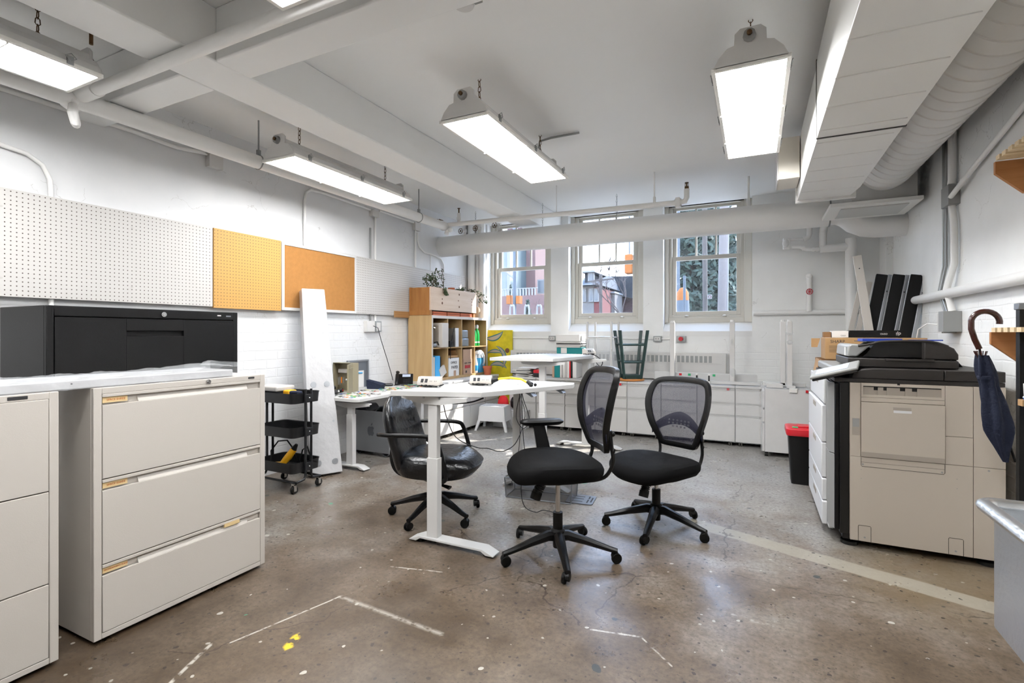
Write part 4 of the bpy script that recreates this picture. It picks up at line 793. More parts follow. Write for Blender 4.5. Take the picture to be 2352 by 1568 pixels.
MB().prism([(-3.50+u, .255+v) for u, v in ap], 'y', y0-.0015, y0).prism([(-3.50+u, .255+v) for u, v in ((.0, .050), (.006, .066), (.020, .078), (.020, .064), (.012, .054))], 'y', y0-.0015, y0).build('emblem', M['alud'], t)

# ---------------------------------------------------------------- mobile cabinets along the walls
def pedestal(name, label, w, d, h, fronts, cat='cabinet', grp=None, film=False):
    # local: front faces -y, base centre at origin
    t = thing(name, label, cat, (0,0,0), grp)
    b = MB(); b.box(-w/2, w/2, -d/2+.02, d/2, .05, h-.002); b.box(-w/2, w/2, -d/2, d/2, h-.022, h); b.build('body', M['whitem'], t, bev=.002)
    z = .052
    for f in fronts:
        b = MB(); b.box(-w/2+.003, w/2-.003, -d/2, -d/2+.019, z, z+f-.028); b.box(-w/2+.003, w/2-.003, -d/2, -d/2+.006, z+f-.010, z+f-.003); b.box(-w/2+.003, w/2-.003, -d/2+.012, -d/2+.019, z+f-.028, z+f-.003); b.build('drawer', M['whitem'], t, bev=.0015); z += f
    MB().cyl((w/2-.05, -d/2-.0, h-.035), (w/2-.05, -d/2-.004, h-.035), .006, 10).build('lock', M['galv'], t)
    for x in (-w/2+.05, w/2-.05):
        for y in (-d/2+.05, d/2-.05):
            b = MB()
            for q in (-.012, .012): b.cyl((x+q-.006, y, .022), (x+q+.006, y, .022), .022, 14)
            b.box(x-.004, x+.004, y-.01, y+.01, .03, .052); b.build('caster', M['wheelgrey'], t)
    return t
PD = .50; W0 = .390
pA = pedestal('mobile_pedestal', '', W0, PD, .66, [.29, .135, .155][:3], grp='white pedestals along the window wall')
labels = ['white drawer pedestal under the magazine pile, leftmost along the window wall', 'white drawer pedestal carrying the row of upright binders', 'white drawer pedestal under the plastic wrapped stool frame', 'white drawer pedestal under the green stool, red tape on its corner',
          'wrapped white pedestal under the left end of the upturned desk frame', 'wrapped white pedestal under the middle of the upturned desk frame', 'wrapped white pedestal with red tape, second left of the wrapped side-on cabinet', 'wrapped white pedestal directly left of the wrapped side-on cabinet']
for i, l in enumerate(labels):
    x = -2.96+.3945*(i+.5); y = 6.475-PD/2 + (0 if i != 3 else 0) - .005
    if i == 0: o = pA; o.location = (x, y, 0); o['label'] = l
    else: o = dup(pA, (x, y, 0), 0, l)
pB = [(4.66, 'white low cabinet under the near end of the cube shelf beside the key desk'), (5.055, 'white low cabinet on the left wall, second from the key desk'), (5.45, 'white low cabinet on the left wall behind the white step stool'), (5.845, 'white low cabinet on the left wall closest to the window corner')]
for i, (y, l) in enumerate(pB):
    o = dup(pA, (-3.262-PD/2, y+.22, 0), R(90), l); o['group'] = 'white low cabinets under the cube shelf'
t = thing('wrapped_pedestal', 'plastic wrapped white cabinet turned side-on, standing forward of the row', 'cabinet', (.265, 5.88, 0))
MB().box(.085, .47, 5.62, 5.95, .05, .683).build('body', M['whitem'], t, bev=.003)
for z0, z1 in ((.055, .33), (.35, .47), (.49, .66)): MB().box(.062, .083, 5.63, 5.94, z0, z1).build('drawer', M['whitem'], t, bev=.002)
for x in (.10, .45):
    for y in (5.66, 5.91): MB().cyl((x-.015, y, .025), (x+.015, y, .025), .025, 14).build('caster', M['rubber'], t)
b = MB(); rr = random.Random(5)
b.loft([[(x+rr.uniform(-.003, .003), y, z) for x, y in ((.052, 5.612), (.26, 5.61), (.478, 5.612), (.48, 5.8), (.478, 5.958), (.26, 5.96), (.052, 5.958), (.05, 5.8))] for z in (.055, .2, .35, .5, .66, .69)], cap=True); b.build('film', M['film'], t)
MB().box(.30, .37, 5.60, 5.66, .655, .695).build('foam_corner', M['paper'], t, bev=.004)
b = MB(); b.box(.44, .462, 5.603, 5.611, .66, .685); b.build('red_tape', M['red'], t)
for x, y, z, l, s_ in ((-1.46, 5.962, .625, 'red tape on the pedestal under the green stool', 0), (-.27, 5.962, .625, 'red tape on the wrapped pedestal near the middle of the row', 0)):
    tag(MB().box(x-.013, x+.013, y-.001, y+.002, z-.013, z+.013).build('tape_tag', M['red']), l, 'tape')
# second wrapped cabinet peeking out behind
o = dup(pA, (.68, 6.0, 0), 0, 'white pedestal half hidden between the wrapped side-on cabinet and the copier')

# plastic wrap sheet over the wrapped pedestals
b = MB()
def shf(u, v):
    x = -1.38+1.42*u; s_ = v*.75
    if s_ < .12: return (x, 5.962+(.12-s_), .666+.004*math.sin(x*40+v*9))
    return (x, 5.955+.002*math.sin(x*55+s_*30), .664-(s_-.12)*.98)
b.grid(shf, 60, 24); tag(b.build('plastic_wrap', M['film']), 'clear plastic wrap stretched over the pedestals under the upturned desk frame', 'plastic wrap')

# upturned desk frames
t = thing('upturned_desk_frame', 'white desk frame lying upside down on the pedestals with two posts upright', 'desk frame', (-.55, 6.15, .66))
MB().box(-1.10, .02, 6.20, 6.235, .672, .775).build('beam', M['white'], t, bev=.004); MB().box(-1.05, .05, 6.06, 6.12, .668, .70).build('lower_rail', M['white'], t, bev=.003)
for x in (-.885, -.235): MB().box(x-.027, x+.027, 6.13, 6.185, .67, 1.37).build('post', M['whitem'], t, bev=.004); MB().cyl((x, 6.157, 1.37), (x, 6.157, 1.39), .022, 12).build('cap', M['pipe'], t)
for x in (-.60, -.47): b = MB(); b.box(x-.012, x+.012, 6.025, 6.06, .672, .78); b.build('clip', M['paper'], t); MB().box(x-.009, x+.009, 6.02, 6.025, .70, .762).build('hook_strip', M['ink'], t)
for x, m in ((-.80, 'red'), (-.70, 'kg'), (-.43, 'kg')): MB().box(x-.015, x+.015, 6.196, 6.2, .74, .765).build('tape_mark', M[m], t)
b = MB(); b.sph((-.225, 6.11, .80), (.03, .02, .05), 10, 6); b.sph((-.235, 6.115, 1.14), (.012, .012, .04), 8, 5); b.build('bunched_wrap', M['film'], t)
t = thing('upturned_desk_frame', 'white desk leg pair standing upside down on the side-on wrapped cabinet', 'desk frame', (.3, 6.0, .69))
for x, y in ((.255, 5.88), (.312, 5.78)): MB().box(x-.024, x+.024, y-.03, y+.03, .70, 1.36).build('post', M['whitem'], t, bev=.004); MB().cyl((x, y, 1.36), (x, y, 1.378), .02, 12).build('cap', M['pipe'], t)
MB().box(.07, .46, 5.85, 5.92, .692, .73).build('base', M['white'], t, bev=.004); MB().box(.28, .36, 5.66, 5.845, .692, .715).build('base', M['white'], t, bev=.004); MB().box(.10, .25, 5.68, 5.72, .69, .73).build('foot', M['white'], t, bev=.003)
b = MB(); b.tube([(.275, 5.745, 1.24), (.312, 5.74, 1.23), (.35, 5.745, 1.235)], .012, 6); b.sph((.312, 5.74, 1.15), (.028, .012, .025), 8, 5); b.build('strap', M['film'], t)
t = thing('wrapped_stool_frame', 'white metal frame upside down on the pedestal, draped in clear plastic', 'stool frame', (-1.68, 6.15, .66))
for x, y in ((-1.89, 6.02), (-1.87, 6.30), (-1.585, 6.02), (-1.565, 6.30)): MB().tube([(x, y, .672), (x+(.0 if x < -1.6 else .0), y, 1.385)], .014, 10).build('leg', M['whitem'], t)
b = MB(); b.cyl((-1.89, 6.02, 1.19), (-1.585, 6.02, 1.19), .011, 8); b.cyl((-1.585, 6.02, 1.19), (-1.565, 6.30, 1.19), .011, 8); b.cyl((-1.89, 6.02, 1.19), (-1.87, 6.30, 1.19), .011, 8); b.cyl((-1.87, 6.30, 1.19), (-1.565, 6.30, 1.19), .011, 8); b.build('stretcher', M['whitem'], t)
b = MB(); b.box(-1.91, -1.555, 6.0, 6.32, .662, .672); b.build('seat_ring', M['whitem'], t)
def drape(u, v):
    a = u*2*PI; r = 1+.06*math.sin(a*7+v*5)+.03*math.sin(a*15+v*11); z = .675+.50*v+.02*math.sin(a*3)
    cx = max(-1, min(1, 1.4*math.cos(a))); sy = max(-1, min(1, 1.4*math.sin(a))); return (-1.728+.168*r*cx, 6.16+.155*r*sy, z)
MB().grid(drape, 64, 16).build('plastic_drape', M['film'], t)
# green stool
t = thing('bar_stool', 'dark green wooden bar stool upside down on its round orange seat', 'stool', (-1.42, 6.28, .66))
MB().lathe([(.001, 0), (.15, .0), (.165, .008), (.165, .018), (.15, .026), (.001, .026)], (-1.373, 6.13, .662), 40).build('seat', M['orange'], t)
c0 = (-1.373, 6.13)
b = MB(); b.prism([(c0[0]+.14*math.cos(R(70+90*k)), c0[1]+.14*math.sin(R(70+90*k))) for k in range(4)], 'z', .688, .735); b.build('apron', M['dkgreen'], t)
cs = [(math.sqrt(2)*math.cos(R(70+90*k)), math.sqrt(2)*math.sin(R(70+90*k))) for k in range(4)]
P0 = lambda i, f: (c0[0]+cs[i][0]*(.10+.065*f), c0[1]+cs[i][1]*(.10+.065*f), .69+.585*f)
for i in range(4):
    q0, q1 = P0(i, 0), P0(i, 1); MB().hexa([(q0[0]-.016, q0[1]-.016, q0[2]), (q0[0]+.016, q0[1]-.016, q0[2]), (q0[0]+.016, q0[1]+.016, q0[2]), (q0[0]-.016, q0[1]+.016, q0[2]), (q1[0]-.018, q1[1]-.018, q1[2]), (q1[0]+.018, q1[1]-.018, q1[2]), (q1[0]+.018, q1[1]+.018, q1[2]), (q1[0]-.018, q1[1]+.018, q1[2])]).build('leg', M['dkgreen'], t, bev=.004)
for f in (.34, .70):
    for i in range(4): MB().cyl(P0(i, f+(.02 if i % 2 else 0)), P0((i+1) % 4, f+(.02 if i % 2 else 0)), .011, 8).build('rung', M['dkgreen'], t)
# binders and magazines on the second pedestal
def book(name, label, cat, x0, x1, y0, y1, z0, z1, m, grp=None, rz=0):
    return tag(MB().box(x0, x1, y0, y1, z0, z1).build(name, M[m], None, bev=.002), label, cat, grp)
x = -2.40
for i, (w, m, h, n, l) in enumerate(((.03, 'cardp', .30, 'magazine_file', 'pale pink file standing at the left end of the binder row'), (.075, 'teal', .31, 'ring_binder', 'teal ring binder standing upright second in the row'), (.02, 'paper', .29, 'magazine', 'white magazine upright just right of the teal binder'), (.018, 'paper2', .28, 'magazine', 'grey spined magazine upright, second right of the teal binder'), (.022, 'paper', .29, 'magazine', 'white catalogue upright, third right of the teal binder'), (.03, 'paper2', .27, 'magazine', 'grey catalogue upright behind the desk column'), (.028, 'paper', .28, 'magazine', 'white catalogue upright near the middle of the row'), (.016, 'redb', .27, 'magazine', 'thin magazine with red spine standing in the row'), (.025, 'ink', .27, 'magazine', 'black spined magazine standing toward the right end of the row'), (.05, 'paper', .29, 'magazine', 'thick white catalogue at the right end of the row'))):
    book(n, l, 'binder' if 'binder' in n else 'magazine', x, x+w, 6.12, 6.36, .662, .662+h, m); x += w+.002
t = thing('ring_binder', 'teal ring binder lying flat on top of the upright row', 'binder', (-2.18, 6.2, .98)); MB().box(-2.33, -1.99, 6.10, 6.36, .975, 1.055).build('cover', M['teal'], t, bev=.003); MB().box(-2.27, -2.19, 6.097, 6.10, .98, 1.05).build('label', M['paper'], t); MB().box(-1.992, -1.985, 6.12, 6.35, .98, 1.045).build('pages', M['paper'], t)
for i in range(6): q = rk.uniform(-.02, .02); book('magazine', 'magazine stacked between teal binder and document box, number %s from its bottom' % ['one', 'two', 'three', 'four', 'five', 'six'][i], 'magazine', -2.33+q, -2.0+q, 6.09+q/2, 6.34, 1.057+i*.013, 1.0685+i*.013, ['paper', 'paper2', 'paper', 'ink', 'paper2', 'paper'][i])
t = thing('document_box', 'grey white document box on top of the magazine stack', 'box', (-2.16, 6.2, 1.136)); MB().box(-2.33, -2.01, 6.07, 6.33, 1.1365, 1.225).build('body', M['paper'], t, bev=.003); MB().box(-2.012, -2.006, 6.10, 6.30, 1.15, 1.21).build('end_panel', M['paper2'], t)
for i in range(11): q = rk.uniform(-.03, .03); tag(MB().box(-.12, .12, -.13, .13, 0, .009).build('magazine', M[['paper', 'paper2', 'paper', 'ink'][i % 4]]), 'magazine in the untidy low pile left of the desk column, %s from its bottom' % ['lowest', 'second', 'third', 'fourth', 'fifth', 'sixth', 'seventh', 'eighth', 'ninth', 'tenth', 'topmost'][i], 'magazine', 'untidy pile of magazines'); o = bpy.context.scene.collection.objects[-1]; o.location = (-2.80+q, 6.2+q*.5, .6615+i*.0105); o.rotation_euler = (0, 0, q*6)
t = thing('small_box', 'small red and black box beside the untidy magazine pile', 'box', (-2.62, 6.15, .66)); MB().box(-2.64, -2.54, 6.05, 6.2, .662, .715).build('lower', M['ink'], t); MB().box(-2.64, -2.54, 6.05, 6.2, .7155, .755).build('upper', M['red'], t)

# radiator cover on the window wall
t = thing('radiator', 'long white convector radiator with slotted grille under the windows', 'radiator', (-1.7, 6.42, .5))
MB().box(-3.15, -.31, 6.40, 6.488, .67, 1.0).build('casing', M['whitem'], t, bev=.006)
g_ = MB(); x = -3.05
while x < -.45: g_.box(x, x+.034, 6.397, 6.401, .885, .965); x += .052
g_.build('grille', M['galv'], t)['kind'] = 'stuff'
g_ = MB().box(-3.12, -.36, 6.394, 6.40, .965, .975).box(-3.12, -.36, 6.394, 6.40, .873, .883).build('trim_rail', M['whitem'], t)
# painted panel (plain abstract stand-in shapes)
t = thing('painted_board', 'yellow painted board with blue grey curved strokes leaning under the left window', 'painting', (-3.28, 6.40, .0))
MB().box(-3.54, -3.14, 6.44, 6.46, .10, 1.285).build('board', mat('yellow_paint', '#d3c21e', .6, var=.25, vscale=12), t)
def crescent(cx, cz, r, a0, a1, w, m, y): 
    P = [];n = 14
    for i in range(n+1): a = R(a0+(a1-a0)*i/n); k = math.sin(PI*i/n); P.append((cx+(r+w*k)*math.cos(a), cz+(r+w*k)*math.sin(a)))
    for i in range(n, -1, -1): a = R(a0+(a1-a0)*i/n); k = math.sin(PI*i/n); P.append((cx+(r-w*k)*math.cos(a), cz+(r-w*k)*math.sin(a)))
    return MB().prism(P[:n+1]+P[n+2:-1], 'y', y-.001, y).build('painted_stroke', m, t)
tb = mat('stroke_teal', '#2f6f80', .6); tg = mat('stroke_grey', '#a8a294', .7)
for cx, cz, r, a0, a1, w in ((-3.50, 1.42, .26, -110, -35, .045), (-3.42, .72, .26, 60, 120, .03), (-3.46, .86, .20, -40, 75, .035), (-3.38, .60, .2, 40, 130, .035), (-3.3, .5, .12, -60, 60, .03)):
    crescent(cx, cz, r, a0, a1, w, tb, 6.4395); crescent(cx, cz, r, a0+4, a1-4, w*.6, tg, 6.438)
b = MB(); b.cyl((-3.22, 6.4395, .99), (-3.22, 6.437, .99), .035, 16); b.build('painted_dot', M['knot'], t)
# cube shelf and its contents
t = thing('cube_shelf', 'birch cube shelf with four by two openings standing on the low cabinets', 'shelf', (-3.63, 5.63, .66))
x0, x1, y0, y1, z0, z1 = -3.795, -3.45, 4.895, 6.25, .662, 1.455
b = MB(); b.box(x0, x1, y0, y0+.018, z0, z1); b.build('side_panel', M['wood'], t); MB().box(x0, x1, y1-.018, y1, z0, z1).build('side_panel', M['wood'], t); MB().box(x0, x1, y0+.018, y1-.018, z1-.032, z1).build('top_board', M['wood'], t); MB().box(x0, x1, y0+.018, y1-.018, z0, z0+.032).build('bottom_board', M['wood'], t)
MB().box(x0, x0+.008, y0+.018, y1-.018, z0+.032, z1-.032).build('back_panel', M['shelfin'], t)
b = MB(); b.box(x1, x1+.003, y0, y0+.025, z0, z1); b.box(x1, x1+.003, y1-.025, y1, z0, z1); b.box(x1, x1+.003, y0+.025, y1-.025, z1-.034, z1); b.build('edge_band', M['offw'], t)
CW = (y1-y0-.036)/4
for k in (1, 2, 3): MB().box(x0+.008, x1, y0+.018+CW*k-.006, y0+.018+CW*k+.006, z0+.032, z1-.032).build('divider', M['wood'], t)
zm = (z0+z1)/2; MB().box(x0+.008, x1-.001, y0+.018, y1-.018, zm-.007, zm+.007).build('middle_shelf', M['wood'], t)
cy = [y0+.018+CW*(k+.5) for k in range(4)]; zb = z0+.0325; zt_ = zm+.0075
def bx_(name, label, cat, dims, m, bev=.004, grp=None): return tag(MB().box(*dims).build(name, M[m], None, bev=bev), label, cat, grp)
t = thing('speaker_unit', 'cream box with inset side panel in the top left cube', 'box', (-3.55, cy[0], zt_)); MB().box(-3.72, -3.41, cy[0]-.02, cy[0]+.12, zt_, zt_+.30).build('body', M['offw'], t, bev=.006); MB().box(-3.68, -3.46, cy[0]-.023, cy[0]-.02, zt_+.03, zt_+.27).build('inset', M['beiged'], t)
t = thing('clip_lamp', 'black and chrome clip lamp in the top left cube', 'lamp', (-3.50, cy[0]-.11, zt_)); MB().tube([(-3.50, cy[0]-.13, zt_+.03), (-3.50, cy[0]-.135, zt_+.15), (-3.47, cy[0]-.13, zt_+.25)], .007, 8).build('arm', M['black'], t); MB().tube([(-3.48, cy[0]-.13, zt_+.25), (-3.45, cy[0]-.11, zt_+.235)], [.012, .022], 12).build('head', M['chrome'], t); b = MB(); b.sph((-3.49, cy[0]-.10, zt_+.032), (.05, .04, .03)); b.build('base', M['silver'], t); MB().tube([(-3.46, cy[0]-.12, zt_+.06), (-3.44, cy[0]-.08, zt_+.07), (-3.44, cy[0]-.05, zt_+.03)], .008, 8).build('clip', M['black'], t)
t = thing('network_drive', 'white electronic case with black cable in the second top cube', 'device', (-3.55, cy[1], zt_)); MB().box(-3.70, -3.44, cy[1]-.01, cy[1]+.06, zt_, zt_+.24).build('body', M['alu'], t, bev=.004); MB().box(-3.44, -3.432, cy[1]-.01, cy[1]+.06, zt_, zt_+.24).build('front', M['pwhite'], t, bev=.003); MB().tube([(-3.45, cy[1]-.02, zt_+.25), (-3.44, cy[1]-.06, zt_+.18), (-3.44, cy[1]-.12, zt_+.0), (-3.435, cy[1]-.13, zt_-.15)], .004, 6).build('cable', M['black'], t)
bx_('grey_adapter', 'dark grey adapter box left of the white case in the second top cube', 'device', (-3.52, -3.45, cy[1]-.12, cy[1]-.05, zt_, zt_+.075), 'trolley')
bx_('storage_tin', 'silver storage tin at the bottom of a stack in the third top cube', 'tin', (-3.62, -3.46, cy[2]-.13, cy[2]+.03, zt_, zt_+.105), 'silver', .012)
bx_('storage_tin', 'silver storage tin stacked on another in the third top cube', 'tin', (-3.62, -3.465, cy[2]-.13, cy[2]+.02, zt_+.107, zt_+.215), 'silver', .012)
for i in (0, 1):
    t = thing('spray_bottle', 'green bottle with white cap in the top right cube, the %s of two' % ('left', 'right')[i], 'bottle', (-3.49, cy[3]-.12+i*.085, zt_), 'green bottles in the top right cube')
    c = (-3.49, cy[3]-.12+i*.085, zt_); MB().lathe([(.001, 0), (.036, 0), (.038, .02), (.038, .15), (.028, .20), (.014, .225), (.014, .24)], c, 20).build('bottle', M['green'], t); MB().lathe([(.015, .238), (.018, .24), (.02, .275), (.015, .29), (.001, .292)], c, 14).build('cap', M['pwhite'], t); MB().lathe([(.0385, .04), (.0388, .045), (.0388, .055), (.0385, .06)], c, 20).build('label_band', M['pwhite'], t)
bx_('ring_binder', 'cream binder at the left of the bottom left cube', 'binder', (-3.66, -3.46, cy[0]-.15, cy[0]-.10, zb, zb+.26), 'offw', .003)
bx_('document_box', 'bright blue document box in the bottom left cube', 'box', (-3.68, -3.455, cy[0]-.098, cy[0]-.0, zb, zb+.27), 'blue', .003)
bx_('black_folder', 'black folder leaning right of the blue box in the bottom left cube', 'folder', (-3.66, -3.50, cy[0]+.01, cy[0]+.09, zb, zb+.25), 'ink', .003)
t = thing('booklet', 'tilted silver booklet at the front of the bottom left cube', 'booklet', (-3.46, cy[0]+.08, zb)); MB().box(-.012, .012, -.06, .06, 0, .11, Matrix.Translation((-3.455, cy[0]+.075, zb+.03)) @ Matrix.Rotation(R(28), 4, 'X')).build('cover', M['paper2'], t)
t = thing('carton', 'white carton hand lettered for office paper with its flaps open', 'box', (-3.55, cy[1], zb)); MB().tray(-3.68, -3.46, cy[1]-.13, cy[1]+.11, zb, zb+.23, .004).build('body', M['paper'], t); MB().box(-.10, .10, 0, .003, 0, .12, Matrix.Translation((-3.57, cy[1]+.11, zb+.23)) @ Matrix.Rotation(R(40), 4, 'X')).build('flap', M['card'], t); MB().box(-3.68, -3.47, cy[1]-.13, cy[1]+.1, zb+.235, zb+.26).build('contents', M['card'], t)
text('OFFICE', .045, TM((-3.4555, cy[1]-.02, zb+.17), '+x'), M['ink'], t); text('PAPER', .055, TM((-3.4555, cy[1]-.0, zb+.11), '+x'), M['ink'], t); MB().box(-3.456, -3.4545, cy[1]-.02, cy[1]+.03, zb, zb+.07).build('tape', M['cardp'], t)
t = thing('carton', 'brown carton printed in red with one flap raised in the third bottom cube', 'box', (-3.55, cy[2], zb)); MB().tray(-3.66, -3.46, cy[2]-.11, cy[2]+.11, zb, zb+.20, .004).build('body', M['cardp'], t); MB().box(-3.47, -3.464, cy[2]-.11, cy[2]+.11, zb+.20, zb+.33).build('flap', M['cardp'], t); MB().box(-3.70, -3.50, cy[2]-.155, cy[2]-.12, zb, zb+.30).build('side_sleeve', M['card'], t)
text('fragile', .05, TM((-3.4555, cy[2], zb+.10), '+x'), M['inkred'], t) if False else MB().box(-3.4562, -3.4552, cy[2]-.08, cy[2]-.0, zb+.08, zb+.12).box(-3.4562, -3.4552, cy[2]+.01, cy[2]+.05, zb+.08, zb+.12).build('red_print', M['inkred'], t)
MB().box(-3.4562, -3.4552, cy[2]-.09, cy[2]-.02, zb+.145, zb+.155).box(-3.4562, -3.4552, cy[2]-.06, cy[2]-.03, zb+.02, zb+.05).box(-3.4562, -3.4552, cy[2]+.0, cy[2]+.08, zb+.145, zb+.155).build('dark_print', M['ink'], t)
t = thing('liquid_jug', 'clear plastic jug of blue liquid in the bottom right cube', 'jug', (-3.50, cy[3], zb)); c = (-3.50, cy[3]+.05, 0)
MB().loft([rrect(-3.56, -3.44, cy[3]-.05, cy[3]+.13, .03, z) for z in (zb, zb+.20)]).build('liquid', M['liqblue'], t); MB().loft([rrect(-3.56, -3.44, cy[3]-.05, cy[3]+.13, .03, zb+.201), rrect(-3.55, -3.45, cy[3]-.03, cy[3]+.12, .03, zb+.27), rrect(-3.52, -3.48, cy[3]+.0, cy[3]+.08, .015, zb+.31)]).build('shoulder', M['clear'], t); MB().tube(smooth([(-3.43, cy[3]+.02, zb+.27), (-3.42, cy[3]+.04, zb+.22), (-3.42, cy[3]+.05, zb+.15), (-3.44, cy[3]+.05, zb+.10)]), .012, 8).build('handle', M['clear'], t)
t = thing('spray_bottle', 'white cleaner bottle with blue label left of the jug', 'bottle', (-3.47, cy[3]-.1, zb)); c = (-3.475, cy[3]-.105, zb); MB().lathe([(.001, 0), (.035, 0), (.037, .12), (.018, .2), (.014, .26)], c, 16).build('bottle', M['pwhite'], t); MB().lathe([(.0355, .03), (.0375, .035), (.0378, .10), (.0365, .105)], c, 16).build('label', M['blue'], t); MB().box(c[0]-.03, c[0]+.05, c[1]-.012, c[1]+.012, zb+.26, zb+.295).build('trigger', M['pwhite'], t, bev=.004)
t = thing('flower_pot', 'terracotta pot on the low cabinet right of the cube shelf', 'pot', (-3.36, 6.18, .66)); MB().lathe([(.001, 0), (.045, 0), (.058, .09), (.066, .092), (.066, .12), (.058, .12), (.05, .1), (.001, .1)], (-3.37, 6.12, .661), 24).build('pot', M['terra'], t)
# planter on top
t = thing('wooden_planter', 'long wooden planter trough with rough ends on top of the cube shelf', 'planter', (-3.63, 5.4, 1.456))
MB().box(-3.48, -3.458, 4.89, 5.96, 1.515, 1.795).build('front_board', M['pinef'], t, bev=.002); MB().box(-3.775, -3.755, 4.89, 5.96, 1.515, 1.795).build('back_board', M['pine'], t); MB().box(-3.755, -3.48, 4.90, 4.925, 1.47, 1.79).build('end_board', M['pine'], t); MB().box(-3.755, -3.48, 5.92, 5.945, 1.515, 1.79).build('end_board', M['pine'], t)
MB().box(-3.755, -3.48, 4.925, 5.92, 1.52, 1.74).build('soil', M['knot'], t); MB().box(-3.775, -3.47, 4.89, 4.93, 1.457, 1.514).build('foot_rail', M['pine'], t); MB().box(-3.775, -3.47, 5.90, 5.945, 1.457, 1.514).build('foot_rail', M['pine'], t)
MB().box(-3.756, -3.481, 4.897, 4.9005, 1.47, 1.56).build('rough_stain', M['knot'], t) if False else None
for y, z, r in ((5.13, 1.66, .010), (5.13, 1.61, .016), (5.50, 1.66, .009), (5.52, 1.74, .014), (5.52, 1.58, .014), (5.84, 1.70, .008), (5.84, 1.66, .008), (5.84, 1.62, .008)): MB().cyl((-3.4585, y, z), (-3.457, y, z), r, 10).build('knot', M['knot'], t)
for i in range(3): tag(MB().box(-3.74, -3.475, 4.96+i*.31, 5.25+i*.31, 1.457, 1.478).box(-3.74, -3.475, 4.96+i*.31, 5.25+i*.31, 1.482, 1.503).build('copper_tray', M['terra']), 'flat coppery tray slid under the planter, %s' % ['at its near end', 'in the middle', 'at its far end'][i], 'tray', 'copper trays under the planter')
def leafy(name, label, stems, n, spread, seed, drop=0):
    r_ = random.Random(seed); t = thing(name, label, 'plant', stems[0][0]); b = MB(); L = MB()
    for st in stems:
        b.tube(smooth(st, 4), .004, 5)
        S_ = smooth(st, 6)
        for k in range(n):
            p = Vector(S_[r_.randint(len(S_)//3, len(S_)-1)]) + Vector([r_.uniform(-spread, spread) for _ in range(3)])
            d = Vector([r_.uniform(-1, 1) for _ in range(3)]).normalized(); w = d.orthogonal().normalized()*.007; l = d*r_.uniform(.014, .024)
            L.face(L.pts([p-l, p+w, p+l, p-w]))
    b.build('stems', M['stem'], t); L.build('leaves', M['leaf'], t, thick=.002); return t
leafy('jade_plant', 'bushy jade plant with thin stems in the near half of the planter', [[(-3.62, 5.06, 1.74), (-3.62, 5.03, 1.86), (-3.60, 5.0, 1.95)], [(-3.60, 5.10, 1.74), (-3.58, 5.12, 1.88), (-3.60, 5.12, 1.97)], [(-3.62, 5.2, 1.74), (-3.6, 5.12, 1.86), (-3.6, 5.05, 1.92)], [(-3.6, 5.25, 1.74), (-3.6, 5.2, 1.84), (-3.58, 5.14, 1.91)], [(-3.6, 5.35, 1.74), (-3.6, 5.25, 1.82), (-3.6, 5.16, 1.93)]], 34, .035, 1)
leafy('tall_succulent', 'taller twiggy succulent curving up from the middle of the planter', [[(-3.60, 5.35, 1.74), (-3.60, 5.37, 1.86), (-3.60, 5.27, 1.97), (-3.60, 5.20, 2.05)], [(-3.60, 5.36, 1.84), (-3.60, 5.37, 1.93), (-3.60, 5.33, 2.05)]], 14, .02, 2)
leafy('ground_cover', 'low dark green ground cover plants along the planter', [[(-3.55, 5.0, 1.75), (-3.55, 5.2, 1.79), (-3.52, 5.38, 1.78)], [(-3.58, 5.45, 1.75), (-3.56, 5.6, 1.80), (-3.55, 5.68, 1.80)], [(-3.47, 5.12, 1.80), (-3.44, 5.16, 1.76), (-3.44, 5.2, 1.72)]], 60, .022, 3)
leafy('trailing_plant', 'green plant trailing over the far end of the planter', [[(-3.58, 5.75, 1.76), (-3.55, 5.9, 1.83), (-3.5, 6.02, 1.80), (-3.46, 6.08, 1.68)], [(-3.56, 5.8, 1.76), (-3.5, 5.95, 1.82), (-3.42, 6.1, 1.75), (-3.40, 6.14, 1.65)], [(-3.6, 5.7, 1.76), (-3.58, 5.74, 1.82), (-3.55, 5.8, 1.84)]], 40, .022, 4)
t = thing('flower_pot', 'tiny terracotta pot among the plants in the planter', 'pot', (-3.52, 5.45, 1.74)); MB().lathe([(.001, 0), (.03, 0), (.042, .07), (.046, .072), (.046, .085), (.001, .085)], (-3.54, 5.46, 1.742), 20).build('pot', M['terra'], t)
t = thing('stone_head', 'small weathered head shaped vase standing beyond the planter', 'vase', (-3.55, 6.1, 1.456)); b = MB(); b.lathe([(.001, 0), (.04, 0), (.05, .03), (.052, .08), (.05, .12), (.038, .15), (.001, .155)], (-3.52, 6.08, 1.457), 18); b.sph((-3.472, 6.08, 1.53), (.012, .010, .016), 8, 5); b.sph((-3.49, 6.06, 1.50), (.012, .02, .008), 8, 5); b.build('head', M['skin'], t); MB().cyl((-3.52, 6.08, 1.60), (-3.50, 6.07, 1.72), .018, 10).build('neck', M['clear'], t)
